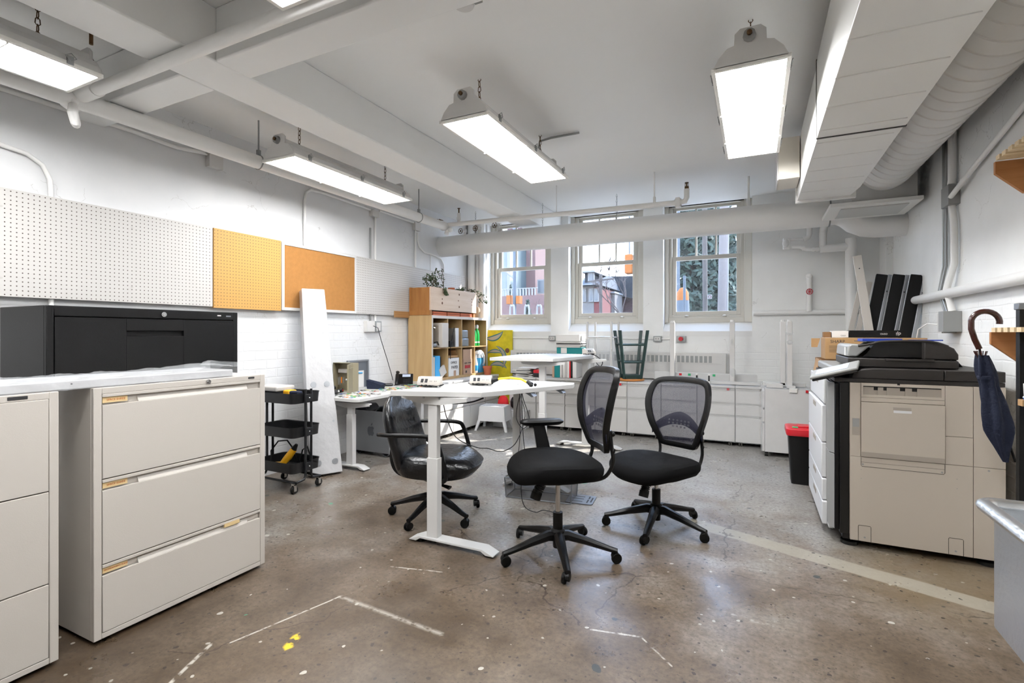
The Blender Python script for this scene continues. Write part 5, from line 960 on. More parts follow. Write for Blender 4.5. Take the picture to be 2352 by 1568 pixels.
# step stool, boxes and bags by the corner
t = thing('step_stool', 'white plastic step stool on the floor in front of the low cabinets', 'stool', (-3.03, 5.66, 0))
sm = Matrix.Translation((-3.03, 5.70, 0)) @ Matrix.Rotation(R(8), 4, 'Z')
b = MB(); b.loft([[sm @ Vector(p) for p in rrect(-.17, .17, -.12, .12, .03, .30)], [sm @ Vector(p) for p in rrect(-.165, .165, -.115, .115, .03, .312)]]); b.build('top', M['pwhite'], t, bev=.003)
for s1 in (-1, 1):
    b = MB(); b.loft([[sm @ Vector(q) for q in ((s1*.17, -.12, .30), (s1*.17, .12, .30), (s1*.163, .12, .30), (s1*.163, -.12, .30))], [sm @ Vector(q) for q in ((s1*.185, -.135, .12), (s1*.185, .135, .12), (s1*.178, .135, .12), (s1*.178, -.135, .12))]]); b.build('side', M['pwhite'], t)
    b = MB(); b.loft([[sm @ Vector(q) for q in ((-.17, s1*.12, .30), (.17, s1*.12, .30), (.17, s1*.113, .30), (-.17, s1*.113, .30))], [sm @ Vector(q) for q in ((-.185, s1*.135, .12), (.185, s1*.135, .12), (.185, s1*.128, .12), (-.185, s1*.128, .12))]]); b.build('apron', M['pwhite'], t)
    for s2 in (-1, 1): b = MB(); b.loft([[sm @ Vector(p) for p in rrect(s1*.165-.022, s1*.165+.022, s2*.115-.022, s2*.115+.022, .008, .13)], [sm @ Vector(p) for p in rrect(s1*.205-.016, s1*.205+.016, s2*.15-.016, s2*.15+.016, .006, 0)]]); b.build('leg', M['pwhite'], t)
b = MB()
for i in range(7):
    for j in range(5): p = sm @ Vector((-.12+i*.04, -.08+j*.04, .312)); b.cyl(p, (p.x, p.y, .3135), .006, 6)
b.build('holes', M['grey'], t)['kind'] = 'stuff'
t = thing('storage_box', 'white storage box on the floor behind the step stool', 'box', (-2.82, 6.0, 0)); MB().box(-3.15, -2.66, 5.86, 5.96, .0, .22).build('body', M['pwhite'], t, bev=.006); MB().box(-3.16, -2.65, 5.855, 5.963, .221, .24).build('lid', M['pwhite'], t, bev=.003)
b = MB(); b.loft([[(-3.10, 5.87, .241), (-2.93, 5.87, .241), (-2.93, 5.95, .241), (-3.10, 5.95, .241)], [(-3.11, 5.865, .30), (-2.92, 5.865, .30), (-2.92, 5.955, .30), (-3.11, 5.955, .30)], [(-3.08, 5.89, .42), (-2.95, 5.89, .43), (-2.95, 5.93, .43), (-3.08, 5.93, .42)]]); tag(b.build('red_bag', M['redb'], sub=2), 'bright red soft bag on the storage box behind the step stool', 'bag')
b = MB(); b.loft([[(-2.915, 5.87, .241), (-2.76, 5.87, .241), (-2.76, 5.95, .241), (-2.915, 5.95, .241)], [(-2.915, 5.865, .33), (-2.75, 5.865, .33), (-2.75, 5.955, .33), (-2.915, 5.955, .33)], [(-2.90, 5.88, .42), (-2.77, 5.88, .41), (-2.77, 5.94, .41), (-2.90, 5.94, .42)]]); tag(b.build('black_bag', M['leather'], sub=2), 'black shiny bag next to the red bag behind the step stool', 'bag')

# ---------------------------------------------------------------- office chairs
def star_base(t, a0, r0=.30, rc=.028, hub=.125, mat_=None):
    m = mat_ or M['black']
    for k in range(5):
        a = a0+2*PI*k/5; c, s_ = math.cos(a), math.sin(a)
        def rg(r, z, w, h):
            q = []
            for i in range(8): th = 2*PI*i/8+PI/8; q.append((c*r - s_*w*math.cos(th), s_*r + c*w*math.cos(th), z+h*math.sin(th)))
            return q
        b = MB(); b.loft([rg(.015, hub-.01, .032, .030), rg(.06, hub-.004, .030, .028), rg(.16, hub-.025, .024, .022), rg(r0-.03, hub-.056, .019, .015), rg(r0+.012, hub-.064, .016, .013)]); l = b.build('base_leg', m, t)
        x, y = c*r0, s_*r0; an = a+1.1+k*.9; ca, sa = math.cos(an), math.sin(an)
        b = MB(); b.cyl((x, y, .045), (x, y, hub-.06), .009, 8); b.tube([(x-ca*.012, y-sa*.012, .036), (x+ca*.012, y+sa*.012, .036)], .022, 12); cs_ = b.build('caster', m, l)
        for q in (-1, 1):
            p0 = Vector((x+ca*q*.008, y+sa*q*.008, rc)); p1 = Vector((x+ca*q*.026, y+sa*q*.026, rc)); MB().cyl(p0, p1, rc, 20).build('wheel', M['rubber'], cs_, bev=.003); break
        q = -1; p0 = Vector((x-ca*.008, y-sa*.008, rc)); p1 = Vector((x-ca*.026, y-sa*.026, rc)); MB().cyl(p0, p1, rc, 20).build('wheel', M['rubber'], cs_, bev=.003)
    b = MB(); b.lathe([(.001, .05), (.026, .05), (.028, .09), (.042, .10), (.042, hub+.018), (.030, hub+.03), (.001, hub+.03)], (0, 0, 0), 20); b.build('hub', m, t)
def sup(cx, cy, a, b_, z, n=40, p=2.8, zf=None, tilt=0):
    o = []
    for i in range(n):
        th = 2*PI*i/n; c, s_ = math.cos(th), math.sin(th)
        x = cx+a*math.copysign(abs(c)**(2/p), c); y = cy+b_*math.copysign(abs(s_)**(2/p), s_)
        o.append((x, y, z+(zf(x, y) if zf else 0)))
    return o
OUT = [(0, .465), (.10, .463), (.165, .455), (.208, .43), (.230, .385), (.240, .33), (.238, .27), (.222, .20), (.196, .13), (.168, .07), (.142, .02), (.11, .0), (0, -.004)]
def bx(h, s_, zs): # backrest surface point in local chair space (facing +x)
    lean = -.235 - .30*max(0, h-.14)**1.25 - .10*max(0, .10-h)
    return Vector((lean + 1.15*s_*s_, s_, zs+.035+h))
def halfw(h):
    pts = [(q[1], q[0]) for q in OUT if q[0] > .10]; pts.sort()
    if h <= pts[0][0]: return pts[0][1]
    for (h0, w0), (h1, w1) in zip(pts, pts[1:]):
        if h0 <= h <= h1: return w0+(w1-w0)*(h-h0)/max(1e-6, h1-h0)
    return pts[-1][1]
def mesh_chair(label, loc, face, base_a, lift, arm):
    t = thing('office_chair', label, 'office chair'); zs = .445+lift; rot = math.atan2(face[1], face[0])
    star_base(t, base_a-rot, r0=.315)
    MB().cyl((0, 0, .15), (0, 0, .245), .027, 20).build('column_sleeve', M['black'], t); MB().cyl((0, 0, .24), (0, 0, zs-.105), .014, 16).build('gas_cylinder', M['chrome'], t)
    b = MB(); b.box(-.12, .10, -.05, .05, zs-.125, zs-.085); b.box(-.20, -.1, -.10, .10, zs-.115, zs-.10); b.cyl((0, 0, zs-.15), (0, 0, zs-.11), .035, 14); b.build('mechanism', M['blackm'], t, bev=.004)
    P = []; 
    for i in range(12): P.append((.10+.012*i, 0, zs-.13-.011*i))
    b = MB(); b.tube([(.08, 0, zs-.115), (.125, 0, zs-.20)], [.018, .026], 14)
    for i in range(8): b.cyl((.085+.0048*i, 0, zs-.125-.0095*i), (.087+.0048*i, 0, zs-.129-.0095*i), .029, 14)
    b.cyl((.118, 0, zs-.19), (.13, 0, zs-.225), .030, 14); b.build('tension_knob', M['black'], t)
    zf = lambda x, y: -.9*max(0, x-.13)**1.6 + .12*y*y - .015*max(0, -x)/.2
    b = MB(); b.loft([sup(.02, 0, .19, .20, zs-.095), sup(.02, 0, .235, .235, zs-.082, zf=zf), sup(.02, 0, .255, .252, zs-.055, zf=zf), sup(.02, 0, .258, .255, zs-.03, zf=zf), sup(.02, 0, .248, .246, zs-.010, zf=zf), sup(.02, 0, .225, .225, zs+.001, zf=zf), sup(.02, 0, .17, .17, zs+.003, zf=zf), sup(.02, 0, .08, .08, zs+.0, zf=zf)]); b.build('seat', M['fabric'], t)
    # back frame as a swept band
    ol = [(s_, h) for s_, h in OUT] + [(-s_, h) for s_, h in OUT[-2:0:-1]]
    n = len(ol); C_ = []
    for i in range(n):
        for k in range(4):
            f = k/4; p0, p1, p2, p3 = ol[i-1], ol[i], ol[(i+1) % n], ol[(i+2) % n]
            C_.append(tuple(.5*((2*p1[j])+(-p0[j]+p2[j])*f+(2*p0[j]-5*p1[j]+4*p2[j]-p3[j])*f*f+(-p0[j]+3*p1[j]-3*p2[j]+p3[j])*f**3) for j in (0, 1)))
    rings = []; m = len(C_)
    for i in range(m):
        s_, h = C_[i]; a = C_[i-1]; c = C_[(i+1) % m]; tx, tz = c[0]-a[0], c[1]-a[1]; L = math.hypot(tx, tz); nx, nz = tz/L, -tx/L
        if nx*s_ + nz*(h-.23) < 0: nx, nz = -nx, -nz
        p = bx(h, s_, zs); q = bx(h-nz*.036, s_-nx*.036, zs); wd = (q-p); side = .5 + .5*abs(nx)
        dx = Vector((-.030*side-.008, 0, 0)); ft = Vector((.006, 0, 0))
        rings.append([p+ft*.3, (p+q)/2+ft, q+ft*.2, q+dx*.35, (p+q)/2+dx, p+dx*.8])
    b = MB(); b.loft(rings, closed=True); b.build('back_frame', M['black'], t, ang=50)
    def mf(u, v):
        h = .02+.43*v; w = halfw(h)-.018; s_ = (2*u-1)*w; p = bx(h, s_, zs); p.x -= .006; return p
    b = MB(); b.grid(mf, 16, 16); ms = b.build('mesh_panel', M['mesh'], t)
    def lf(u, v):
        s_ = (2*u-1); h = .135 + .055*math.cos(s_*1.35) - .05*s_*s_ - .0 + (v-.5)*(.085-.03*abs(s_)); w = halfw(.15)-.012; p = bx(h, s_*w, zs); p.x -= .016; return p
    b = MB(); b.grid(lf, 14, 3); b.build('lumbar_support', mat('lumbar', '#10122a', .4) if 'lumbar' not in bpy.data.materials else bpy.data.materials['lumbar'], t, thick=.006)
    b = MB()
    for r_ in range(3):
        for k in range(6 if r_ < 2 else 4):
            s_ = (k-2.5 if r_ < 2 else k-1.5)*.030; h = .175-.020*r_-.2*s_*s_; p = bx(h, s_, zs); p.x -= .010; b.tube([p+Vector((-.002, 0, 0)), p+Vector((.003, 0, 0))], .0068, 8)
    b.build('vent_holes', M['grey'], t)
    for sy in (-1, 1):
        p = bx(.10, sy*.16, zs); MB().tube(smooth([(p.x-.035, sy*.165, zs+.17), (p.x-.045, sy*.165, zs+.08), (p.x-.055, sy*.16, zs-.0), (p.x-.02, sy*.15, zs-.075), (-.16, sy*.12, zs-.105), (-.08, sy*.08, zs-.108)], 5), .011, 10, sq=(1.3, .9)).build('back_support', M['black'], t)
        for hz in (.06, .15): MB().sph((p.x-.052, sy*.165, zs+hz), (.014, .012, .014), 10, 6).build('knob', M['black'], t)
    if arm:   # single arm on the far (right hand) side
        sy = -1 if arm < 0 else 1
        MB().hexa([(-.045, sy*.25, zs-.08), (.045, sy*.25, zs-.08), (.04, sy*.30, zs-.08), (-.04, sy*.30, zs-.08), (.005, sy*.27, zs+.135), (.075, sy*.27, zs+.135), (.075, sy*.30, zs+.135), (.005, sy*.30, zs+.135)]).build('arm_post', M['black'], t, bev=.006)
        MB().box(-.05, .05, sy*.12-.05, sy*.29, zs-.105, zs-.09).build('arm_bracket', M['blackm'], t) if sy > 0 else MB().box(-.05, .05, -.29, -.05, zs-.105, zs-.09).build('arm_bracket', M['blackm'], t)
        b = MB(); b.loft([sup(.02, sy*.285, .115, .038, zs+.130), sup(.02, sy*.285, .135, .048, zs+.142), sup(.02, sy*.285, .138, .05, zs+.152), sup(.02, sy*.285, .12, .042, zs+.163), sup(.02, sy*.285, .05, .015, zs+.167)]); b.build('arm_pad', M['black'], t)
    t.location = (loc[0], loc[1], 0); t.rotation_euler = (0, 0, rot); return t
mesh_chair('black mesh backed chair with one armrest, closest to the foreground desk', (-.99, 2.61), (-.8, -.6), R(-60.5), .105, -1)
mesh_chair('black armless mesh backed chair, lower and farther right', (-.57, 3.27), (-.45, -.89), R(-91), .0, 0)
def leather_chair(label, loc, rot, base_a):
    t = thing('office_chair', label, 'office chair'); zs = .44
    star_base(t, base_a-rot, r0=.30, hub=.135)
    MB().cyl((0, 0, .15), (0, 0, zs-.15), .024, 20).build('column_sleeve', M['black'], t)
    b = MB(); b.box(-.16, .12, -.07, .07, zs-.175, zs-.135); b.box(-.22, -.1, -.05, .05, zs-.16, zs-.12); b.build('mechanism', M['blackm'], t, bev=.008); b = MB(); b.tube([(.05, -.06, zs-.165), (.08, -.12, zs-.19), (.15, -.14, zs-.20)], [.007, .008, .014], 8, sq=(1.4, .7)); b.build('lever', M['black'], t)
    zf = lambda x, y: .020*math.cos(min(1, abs(y)/.25)*1.5)*0 - .25*max(0, x-.15) + .015*math.sin(y*60)*math.exp(-((x-.02)/.1)**2)*.25
    b = MB(); b.loft([sup(.03, 0, .20, .20, zs-.145), sup(.03, 0, .245, .24, zs-.13), sup(.035, 0, .268, .258, zs-.10), sup(.04, 0, .278, .262, zs-.06, zf=lambda x, y: -.02*max(0, x)), sup(.04, 0, .272, .258, zs-.025, zf=zf), sup(.035, 0, .25, .24, zs-.005, zf=zf), sup(.03, 0, .20, .20, zs+.005, zf=zf), sup(.02, 0, .10, .10, zs+.0, zf=zf)]); b.build('seat', M['leather'], t)
    rings = []
    for i in range(15):
        f = i/14; h = -.16+.53*f; w = .22*(1-.55*abs(2*f-1.0)**5)*(1+.10*math.sin(PI*f)); d = .055*(1-.75*abs(2*f-1)**4)
        xc = -.235 - .10*max(0, h-.02)**1.0*1.2 + .03*math.cos(f*PI*1.2)
        ring_ = []
        for k in range(28):
            th = 2*PI*k/28; c, s_ = math.cos(th), math.sin(th); y = w*math.copysign(abs(s_)**.7, s_); x = xc + d*math.copysign(abs(c)**.8, c)
            x += .9*y*y*(1 if True else 0) + (.010*math.sin(h*55)*(1-(y/w)**2) if c > .3 else 0); ring_.append((x, y, zs+h))
        rings.append(ring_)
    b = MB(); b.loft(rings); b.build('backrest', M['leather'], t, ang=60)
    b = MB(); b.tube(smooth([(-.27, 0, zs+.10), (-.285, 0, zs-.06), (-.24, 0, zs-.14), (-.12, 0, zs-.15)]), [.03]*19, 10, sq=(1.6, .6)); b.build('back_bracket', M['black'], t)
    for sy in (-1, 1):
        y = sy*.275
        MB().tube(smooth([(-.30, y*.86, zs+.145), (-.22, y*.98, zs+.15), (-.05, y, zs+.155), (.07, y, zs+.15), (.11, y, zs+.12), (.15, y, zs-.0), (.17, y, zs-.09), (.14, y*.98, zs-.125), (.05, y*.8, zs-.135), (-.04, y*.5, zs-.145)], 5), .0155, 12, sq=(1.15, .9)).build('armrest', M['black'], t)
    t.location = (loc[0], loc[1], 0); t.rotation_euler = (0, 0, rot); return t
leather_chair('black leather office chair with loop arms behind the foreground desk leg', (-1.955, 2.82), math.atan2(.25, .97), R(-88))

# ---------------------------------------------------------------- desk tray and mat on the floor
t = thing('mesh_tray', 'grey wire mesh desk tray on the floor behind the nearest chair', 'tray', (-1.45, 3.6, 0))
Mt = Matrix.Translation((-1.46, 3.50, 0)) @ Matrix.Rotation(R(6), 4, 'Z')
b = MB()
for (a, c, z0) in (((-.25, -.1), (.25, -.1), 0), ((.25, -.1), (.25, .1), 0), ((.25, .1), (-.25, .1), 0), ((-.25, .1), (-.25, -.1), 0)):
    b.loft([[Mt @ Vector((a[0], a[1], .004)), Mt @ Vector((c[0], c[1], .004))], [Mt @ Vector((a[0]*1.04, a[1]*1.04, .15)), Mt @ Vector((c[0]*1.04, c[1]*1.04, .15))]], cap=False)
b.face([b.b.verts.new(Mt @ Vector(p)) for p in ((-.25, -.1, .004), (.25, -.1, .004), (.25, .1, .004), (-.25, .1, .004))]); b.build('mesh', M['wire'], t, thick=.0015)
b = MB()
for z, k in ((.004, 1), (.15, 1.04)): b.tube([Mt @ Vector(p) for p in ((-.25*k, -.1*k, z), (.25*k, -.1*k, z), (.25*k, .1*k, z), (-.25*k, .1*k, z))], .0045, 6, closed=True)
for p in ((-.25, -.1), (.25, -.1), (.25, .1), (-.25, .1)): b.cyl(Mt @ Vector((p[0], p[1], .004)), Mt @ Vector((p[0]*1.04, p[1]*1.04, .15)), .004, 6)
b.build('wire_frame', M['alud'], t)
for i, (z, r) in enumerate(((.152, 4), (.175, 12))): tag(MB().box(-.10, .10, -.05, .05, 0, .014, Matrix.Translation((-1.60, 3.46+.02*i, z+.002)) @ Matrix.Rotation(R(r), 4, 'Z')).build('metal_bracket', M['alu']), 'loose silver bracket resting on the mesh tray, %s one' % ('lower', 'upper')[i], 'bracket')
t = thing('desk_plate', 'thin dark plate with slots lying on the floor right of the mesh tray', 'plate', (-1.2, 3.57, 0)); Mp = Matrix.Translation((-1.165, 3.56, 0)) @ Matrix.Rotation(R(6), 4, 'Z')
MB().loft([[Mp @ Vector(p) for p in rrect(-.10, .10, -.10, .10, .02, .001)], [Mp @ Vector(p) for p in rrect(-.10, .10, -.10, .10, .02, .007)]]).build('plate', M['alud'], t)
b = MB()
for p in ((-.07, .02, -.06, -.05), (-.07, .02, .0, .01), (-.07, .02, .05, .06), (.05, .06, -.07, .0), (.05, .06, .02, .07), (.075, .085, -.05, .05)): b.box(p[0], p[1], p[2], p[3], .0071, .0078, Mp)
b.build('slots', M['ink'], t)

# ---------------------------------------------------------------- the copier
t = thing('office_copier', 'large beige and charcoal office copier on the right with a tilted touch panel', 'copier', (.8, 3.95, 0))
Y0, Y1 = 3.46, 4.46; XA, XB = .494, 1.172
MB().box(XA, 1.041, Y0+.012, Y1, .045, .955).box(1.043, XB, Y0+.012, Y1, .045, .955).build('inner_body', M['beige'], t, smooth=False)
def pan(nm, x0, x1, z0, z1, m='beige', y=Y0, th=.012, bev=.0012, par=None): return MB().box(x0, x1, y, y+th, z0, z1).build(nm, M[m], par or t, bev=bev)
g = .0015
pan('side_panel', XA, .544, .5305, .954); pan('side_panel', .926, 1.041, .6835, .954); pan('side_panel', .926, 1.041, .5305, .6815)
pan('lower_panel', XA, 1.041, .045, .5285); pan('rear_panel', 1.0435, XB, .5305, .954); pan('rear_panel', 1.0435, XB, .045, .5285)
d = pan('bypass_door', .547, .924, .532, .846, y=Y0-.006, th=.018)
MB().box(.695, .777, Y0-.0065, Y0-.0045, .808, .824).build('door_grip', M['beiged'], d); MB().box(.697, .779, Y0-.0068, Y0-.0045, .793, .807).build('grip_lip', M['pwhite'], d)
MB().box(.548, .923, Y0-.0066, Y0-.005, .533, .560).build('door_foot', M['beiged'], d)
pan('top_strip', .547, .924, .849, .873); 
b = MB(); b.box(.547, .924, Y0, Y0+.012, .938, .954); b.box(.547, .924, Y0, Y0+.012, .875, .889); b.box(.547, .557, Y0, Y0+.012, .889, .938); b.box(.910, .924, Y0, Y0+.012, .889, .938); b.build('exit_frame', M['beige'], t)
b = MB(); b.box(.557, .910, Y0+.009, Y0+.0115, .889, .915)
for x0, x1 in ((.557, .607), (.627, .652), (.668, .728), (.752, .782), (.805, .910)): b.box(x0, x1, Y0+.004, Y0+.0115, .889, .932)
b.build('paper_guides', M['beiged'], t); MB().box(.557, .910, Y0+.0095, Y0+.0118, .915, .938).build('exit_slot', M['dgrey2'], t); MB().box(.715, .727, Y0-.001, Y0, .948, .958).build('sensor', M['dgrey2'], t)
b = MB(); b.box(.503, .541, Y0-.001, Y0, .652, .75); lt = b.build('latch_plate', M['beiged'], t); MB().box(.506, .538, Y0-.002, Y0-.001, .70, .748).build('latch', M['grey'], lt)
b = MB(); b.tube([(.546, Y0-.0004, .528), (.546, Y0-.0004, .482), (.551, Y0-.0004, .475), (.919, Y0-.0004, .474), (.924, Y0-.0004, .481), (.924, Y0-.0004, .528)], .0012, 4); b.cyl((.546, Y0-.0004, .50), (.924, Y0-.0004, .50), .0006, 4)
b.tube([(.533, Y0-.0004, .045), (.533, Y0-.0004, .13), (.537, Y0-.0004, .135), (.590, Y0-.0004, .135), (.594, Y0-.0004, .13), (.594, Y0-.0004, .045)], .0012, 4); b.tube([(.939, Y0-.0004, .045), (.939, Y0-.0004, .13), (.943, Y0-.0004, .135), (.998, Y0-.0004, .135), (1.002, Y0-.0004, .13), (1.002, Y0-.0004, .045)], .0012, 4)
b.build('panel_joints', M['dgrey'], t)
b = MB()
for x, z in ((.555, .487), (.912, .483), (.564, .068), (.970, .066), (1.075, .915), (1.105, .515), (.547, .455), (.547, .405), (.975, .455), (.975, .405)): b.cyl((x, Y0, z), (x, Y0-.0012, z), .005 if x not in (.547, .975) else .002, 10)
b.build('panel_screws', M['grey'], t)
b = MB(); b.box(1.106, 1.168, Y0-.0008, Y0, .69, .912); rc_ = b.build('port_recess', M['beiged'], t); b = MB(); 
for i in range(3): b.box(1.116, 1.13, Y0-.0016, Y0-.0008, .86-i*.03, .875-i*.03)
b.box(1.115, 1.132, Y0-.0016, Y0-.0008, .78, .80); b.build('ports', M['dgrey2'], rc_)
# charcoal front column and upper body
MB().box(.445, .492, Y0+.012, Y1-.1, .07, .954).build('front_column', M['dgrey2'], t, bev=.003); MB().box(.423, .443, Y0+.02, Y1-.1, .085, .945).build('front_edge', M['blackm'], t, bev=.003)
MB().prism([(.398, Y0+.07), (.421, Y0+.03), (.421, Y1-.1), (.398, Y1-.1)], 'z', .53, .95).build('upper_front_door', M['grey'], t, bev=.002); MB().prism([(.398, Y0+.07), (.421, Y0+.03), (.421, Y1-.1), (.398, Y1-.1)], 'z', .085, .526).build('lower_front_door', M['grey'], t, bev=.002)
MB().box(.46, .50, Y0+.02, Y1-.1, .04, .07).build('plinth', M['dgrey2'], t)
b = MB(); b.prism([(.418, .957), (XB, .957), (XB, .979), (.418, .979)], 'y', Y0+.006, Y1); b.build('waist_band', M['dgrey'], t, bev=.002)
b = MB(); b.prism([(.50, .981), (.92, .981), (.92, 1.037), (.60, 1.037), (.545, 1.030), (.512, 1.012)], 'y', Y0, Y1); b.build('scanner_body', M['dgrey'], t, bev=.004)
MB().box(.923, XB, Y0, Y1, .981, 1.037).build('scanner_rear', M['dgrey'], t, bev=.004); MB().cyl((1.055, Y0, 1.01), (1.055, Y0-.0015, 1.01), .006, 10).build('screw', M['dgrey2'], t)
MB().box(.43, .60, Y0+.12, Y1, .981, 1.034).build('scanner_front', M['grey'], t, bev=.012, seg=3)
# tray column facing the room
for z0, z1, x0, y0 in ((.80, .955, .385, 3.66), (.56, .79, .372, 3.66), (.34, .555, .372, 3.66), (.205, .335, .372, 3.64), (.06, .20, .372, 3.62)):
    d = MB().box(x0, .40, y0, Y1+.02, z0, z1).build('paper_drawer', M['pwhite'], t, bev=.006, seg=3); MB().box(x0-.002, x0, (y0+Y1)/2-.08, (y0+Y1)/2+.08, z1-.05, z1-.02).build('drawer_grip', M['beiged'], d)
MB().box(.40, .423, 3.56, Y1, .06, .95).build('drawer_housing', M['pwhite'], t, bev=.003)
for x, y in ((.53, 3.58), (1.05, 3.6), (.53, 4.3), (1.05, 4.3)): MB().cyl((x, y, .0), (x, y, .045), .035, 18).build('caster', M['dgrey2'], t)
for x in (.50, 1.12): MB().cyl((x, 3.53, 0), (x, 3.53, .02), .045, 20).cyl((x, 3.53, .018), (x, 3.53, .046), .008, 8).build('leveling_foot', M['dgrey2'], t)
# document feeder
fa, fb = .497, 1.012
b = MB(); b.prism([(fa+.02, 1.04), (fb, 1.04), (fb, 1.085), (fa, 1.095), (fa, 1.052)], 'y', 3.56, 4.06); b.build('glass_cover', M['dgrey'], t, bev=.006); MB().box(.68, .905, 3.553, 3.562, 1.077, 1.092).build('cover_grip', M['dgrey'], t, bev=.003)
b = MB(); b.prism([(fa+.003, 1.10), (.58, 1.10), (.60, 1.12), (.63, 1.165), (.66, 1.188), (.86, 1.192), (.94, 1.182), (.995, 1.15), (fb, 1.115), (fb, 1.088), (.86, 1.088), (.86, 1.10), (.60, 1.098), (.57, 1.097)], 'y', 3.62, 4.04); b.build('feeder_core', M['dgrey2'], t)
b = MB(); b.prism([(.862, 1.09), (fb+.002, 1.09), (fb+.002, 1.12), (.995, 1.155), (.94, 1.185), (.862, 1.193)], 'y', 3.572, 4.05); b.build('feeder_housing', M['dgrey'], t, bev=.006)
b = MB(); b.prism([(fa, 1.10), (.545, 1.10), (.60, 1.155), (.615, 1.168), (.52, 1.175), (fa+.006, 1.165)], 'y', 3.58, 4.04); b.build('feeder_cheek', M['grey'], t, bev=.008); MB().box(fa-.001, fa+.001, 3.64, 3.68, 1.105, 1.155).build('label', M['paper'], t)
b = MB(); b.tube(smooth([(.55, 3.575, 1.165), (.62, 3.572, 1.178), (.66, 3.57, 1.19), (.80, 3.57, 1.195), (.90, 3.575, 1.19), (.97, 3.58, 1.165)], 4), [.007]*21, 8); b.build('input_rim', M['dgrey'], t)
MB().box(.60, .86, 3.62, 4.04, 1.186, 1.19).build('input_tray', M['dgrey2'], t)
b = MB(); b.tube(smooth([(1.01, 3.85, 1.10), (1.06, 3.86, 1.09), (1.10, 3.88, 1.05), (1.12, 3.9, 1.03)]), .012, 8, sq=(1.6, .5)); b.build('ribbon_cable', M['dgrey'], t)
# tilted control panel
cm = Matrix.Translation((.42, 3.50, 1.03)) @ Matrix.Rotation(R(-16), 4, 'Z') @ Matrix.Rotation(R(-17), 4, 'Y') @ Matrix.Rotation(R(12), 4, 'X')
p_ = MB(); p_.box(-.125, .125, -.085, .085, -.018, .0, cm); cp = p_.build('control_panel', M['grey'], t, bev=.008, seg=3); MB().box(-.118, .118, -.08, .08, -.032, -.018, cm).build('panel_back', M['dgrey2'], cp, bev=.006); MB().box(-.095, .075, -.06, .055, .0, .0015, cm).build('touch_screen', M['screen'], cp)
MB().tube([(.46, 3.56, 1.0), (.52, 3.62, .99)], .03, 10).build('panel_arm', M['dgrey2'], t)
tag(MB().box(.60, .80, 3.75, 3.92, 1.191, 1.206).build('blue_folder', mat('royal_blue', '#1f3fa8', .5)), 'royal blue folder lying on top of the copier document feeder', 'folder'); tag(MB().box(.84, .98, 3.70, 3.80, 1.195, 1.201, None).build('blue_booklet', bpy.data.materials['royal_blue']), 'thin blue booklet behind the folder on the copier', 'booklet')
# cartons behind the copier
tag(MB().tray(.50, 1.14, 4.52, 5.0, .0, .93, .005).build('large_carton', M['card']), 'large open cardboard carton on the floor behind the copier', 'carton')
t = thing('printed_carton', 'long brown toner carton with dark maker lettering lying behind the copier', 'carton', (.8, 4.65, 1.04))
MB().box(.485, 1.11, 4.52, 4.80, 1.04, 1.205).build('box', M['card'], t, bev=.003); text('SHARP', .032, TM((.565, 4.5195, 1.175)), M['ink'], t); b = MB()
for i in range(5): b.box(.51, .63-.02*(i % 2), 4.519, 4.5197, 1.14-i*.011, 1.1425-i*.011)
b.build('fine_print', M['ink'], t); MB().box(.49, .60, 4.53, 4.56, 1.2052, 1.2058).build('shipping_label', M['paper'], t)
t = thing('open_carton', 'brown open carton with drooping flaps beneath the toner carton', 'carton', (.8, 4.7, .93))
MB().tray(.46, 1.12, 4.53, 4.98, .932, 1.035, .004).build('box', M['cardd'], t); MB().box(0, .10, 0, .24, 0, .004, Matrix.Translation((.452, 4.60, 1.035)) @ Matrix.Rotation(R(100), 4, 'Y')).build('flap', M['card'], t); b = MB(); b.hexa([(.40, 4.60, 1.13), (.44, 4.60, 1.13), (.44, 4.62, 1.13), (.40, 4.62, 1.13), (.40, 4.60, 1.20), (.46, 4.60, 1.20), (.46, 4.62, 1.20), (.40, 4.62, 1.20)]); b.build('side_flap', M['card'], t)
t = thing('black_box', 'flat black printed box lying on the cartons behind the copier', 'box', (.82, 4.9, 1.206)); MB().box(.66, 1.02, 4.66, 4.79, 1.2065, 1.262).build('box', M['blackm'], t, bev=.002); text('dji', .035, TM((.97, 4.6595, 1.235), rot=PI), M['paper'], t); text('OSMO', .016, TM((.88, 4.6595, 1.235), rot=PI), M['paper'], t)
t = thing('white_box', 'low white printed box left of the black box on the cartons', 'box', (.6, 4.9, 1.206)); MB().box(.545, .655, 4.66, 4.79, 1.2065, 1.258).build('box', M['paper'], t, bev=.002); text('VIXO', .014, TM((.62, 4.6595, 1.222), rot=PI), M['ink'], t)
tag(MB().box(.49, .54, 4.68, 4.76, 1.2065, 1.25).build('card_flap', M['cardd']), 'upright brown cardboard end piece left of the white box', 'cardboard')
# red lidded bin
t = thing('storage_bin', 'black bin with a red snap lid on the floor behind the copier', 'bin', (.44, 4.85, 0))
bi = lambda k, z: rrect(.44-.11*k, .44+.11*k, 4.80-.12*k, 4.80+.12*k, .03*k, z)
t_b = MB(); t_b.loft([bi(.8, 0), bi(1.0, .40), bi(1.08, .402), bi(1.08, .415), bi(1.0, .416)]); t_b.build('bin', M['black'], t)
MB().loft([bi(1.12, .40), bi(1.18, .42), bi(1.16, .455), bi(1.05, .462)]).build('lid', M['red'], t, bev=.002); MB().box(.36, .40, 4.70, 4.74, .462, .468).build('clip', M['kg'], t); MB().box(.40, .50, 4.74, 4.86, .462, .475).build('lid_handle', M['red'], t, bev=.004)
bpy.data.objects[t.name].location.x -= .085; 
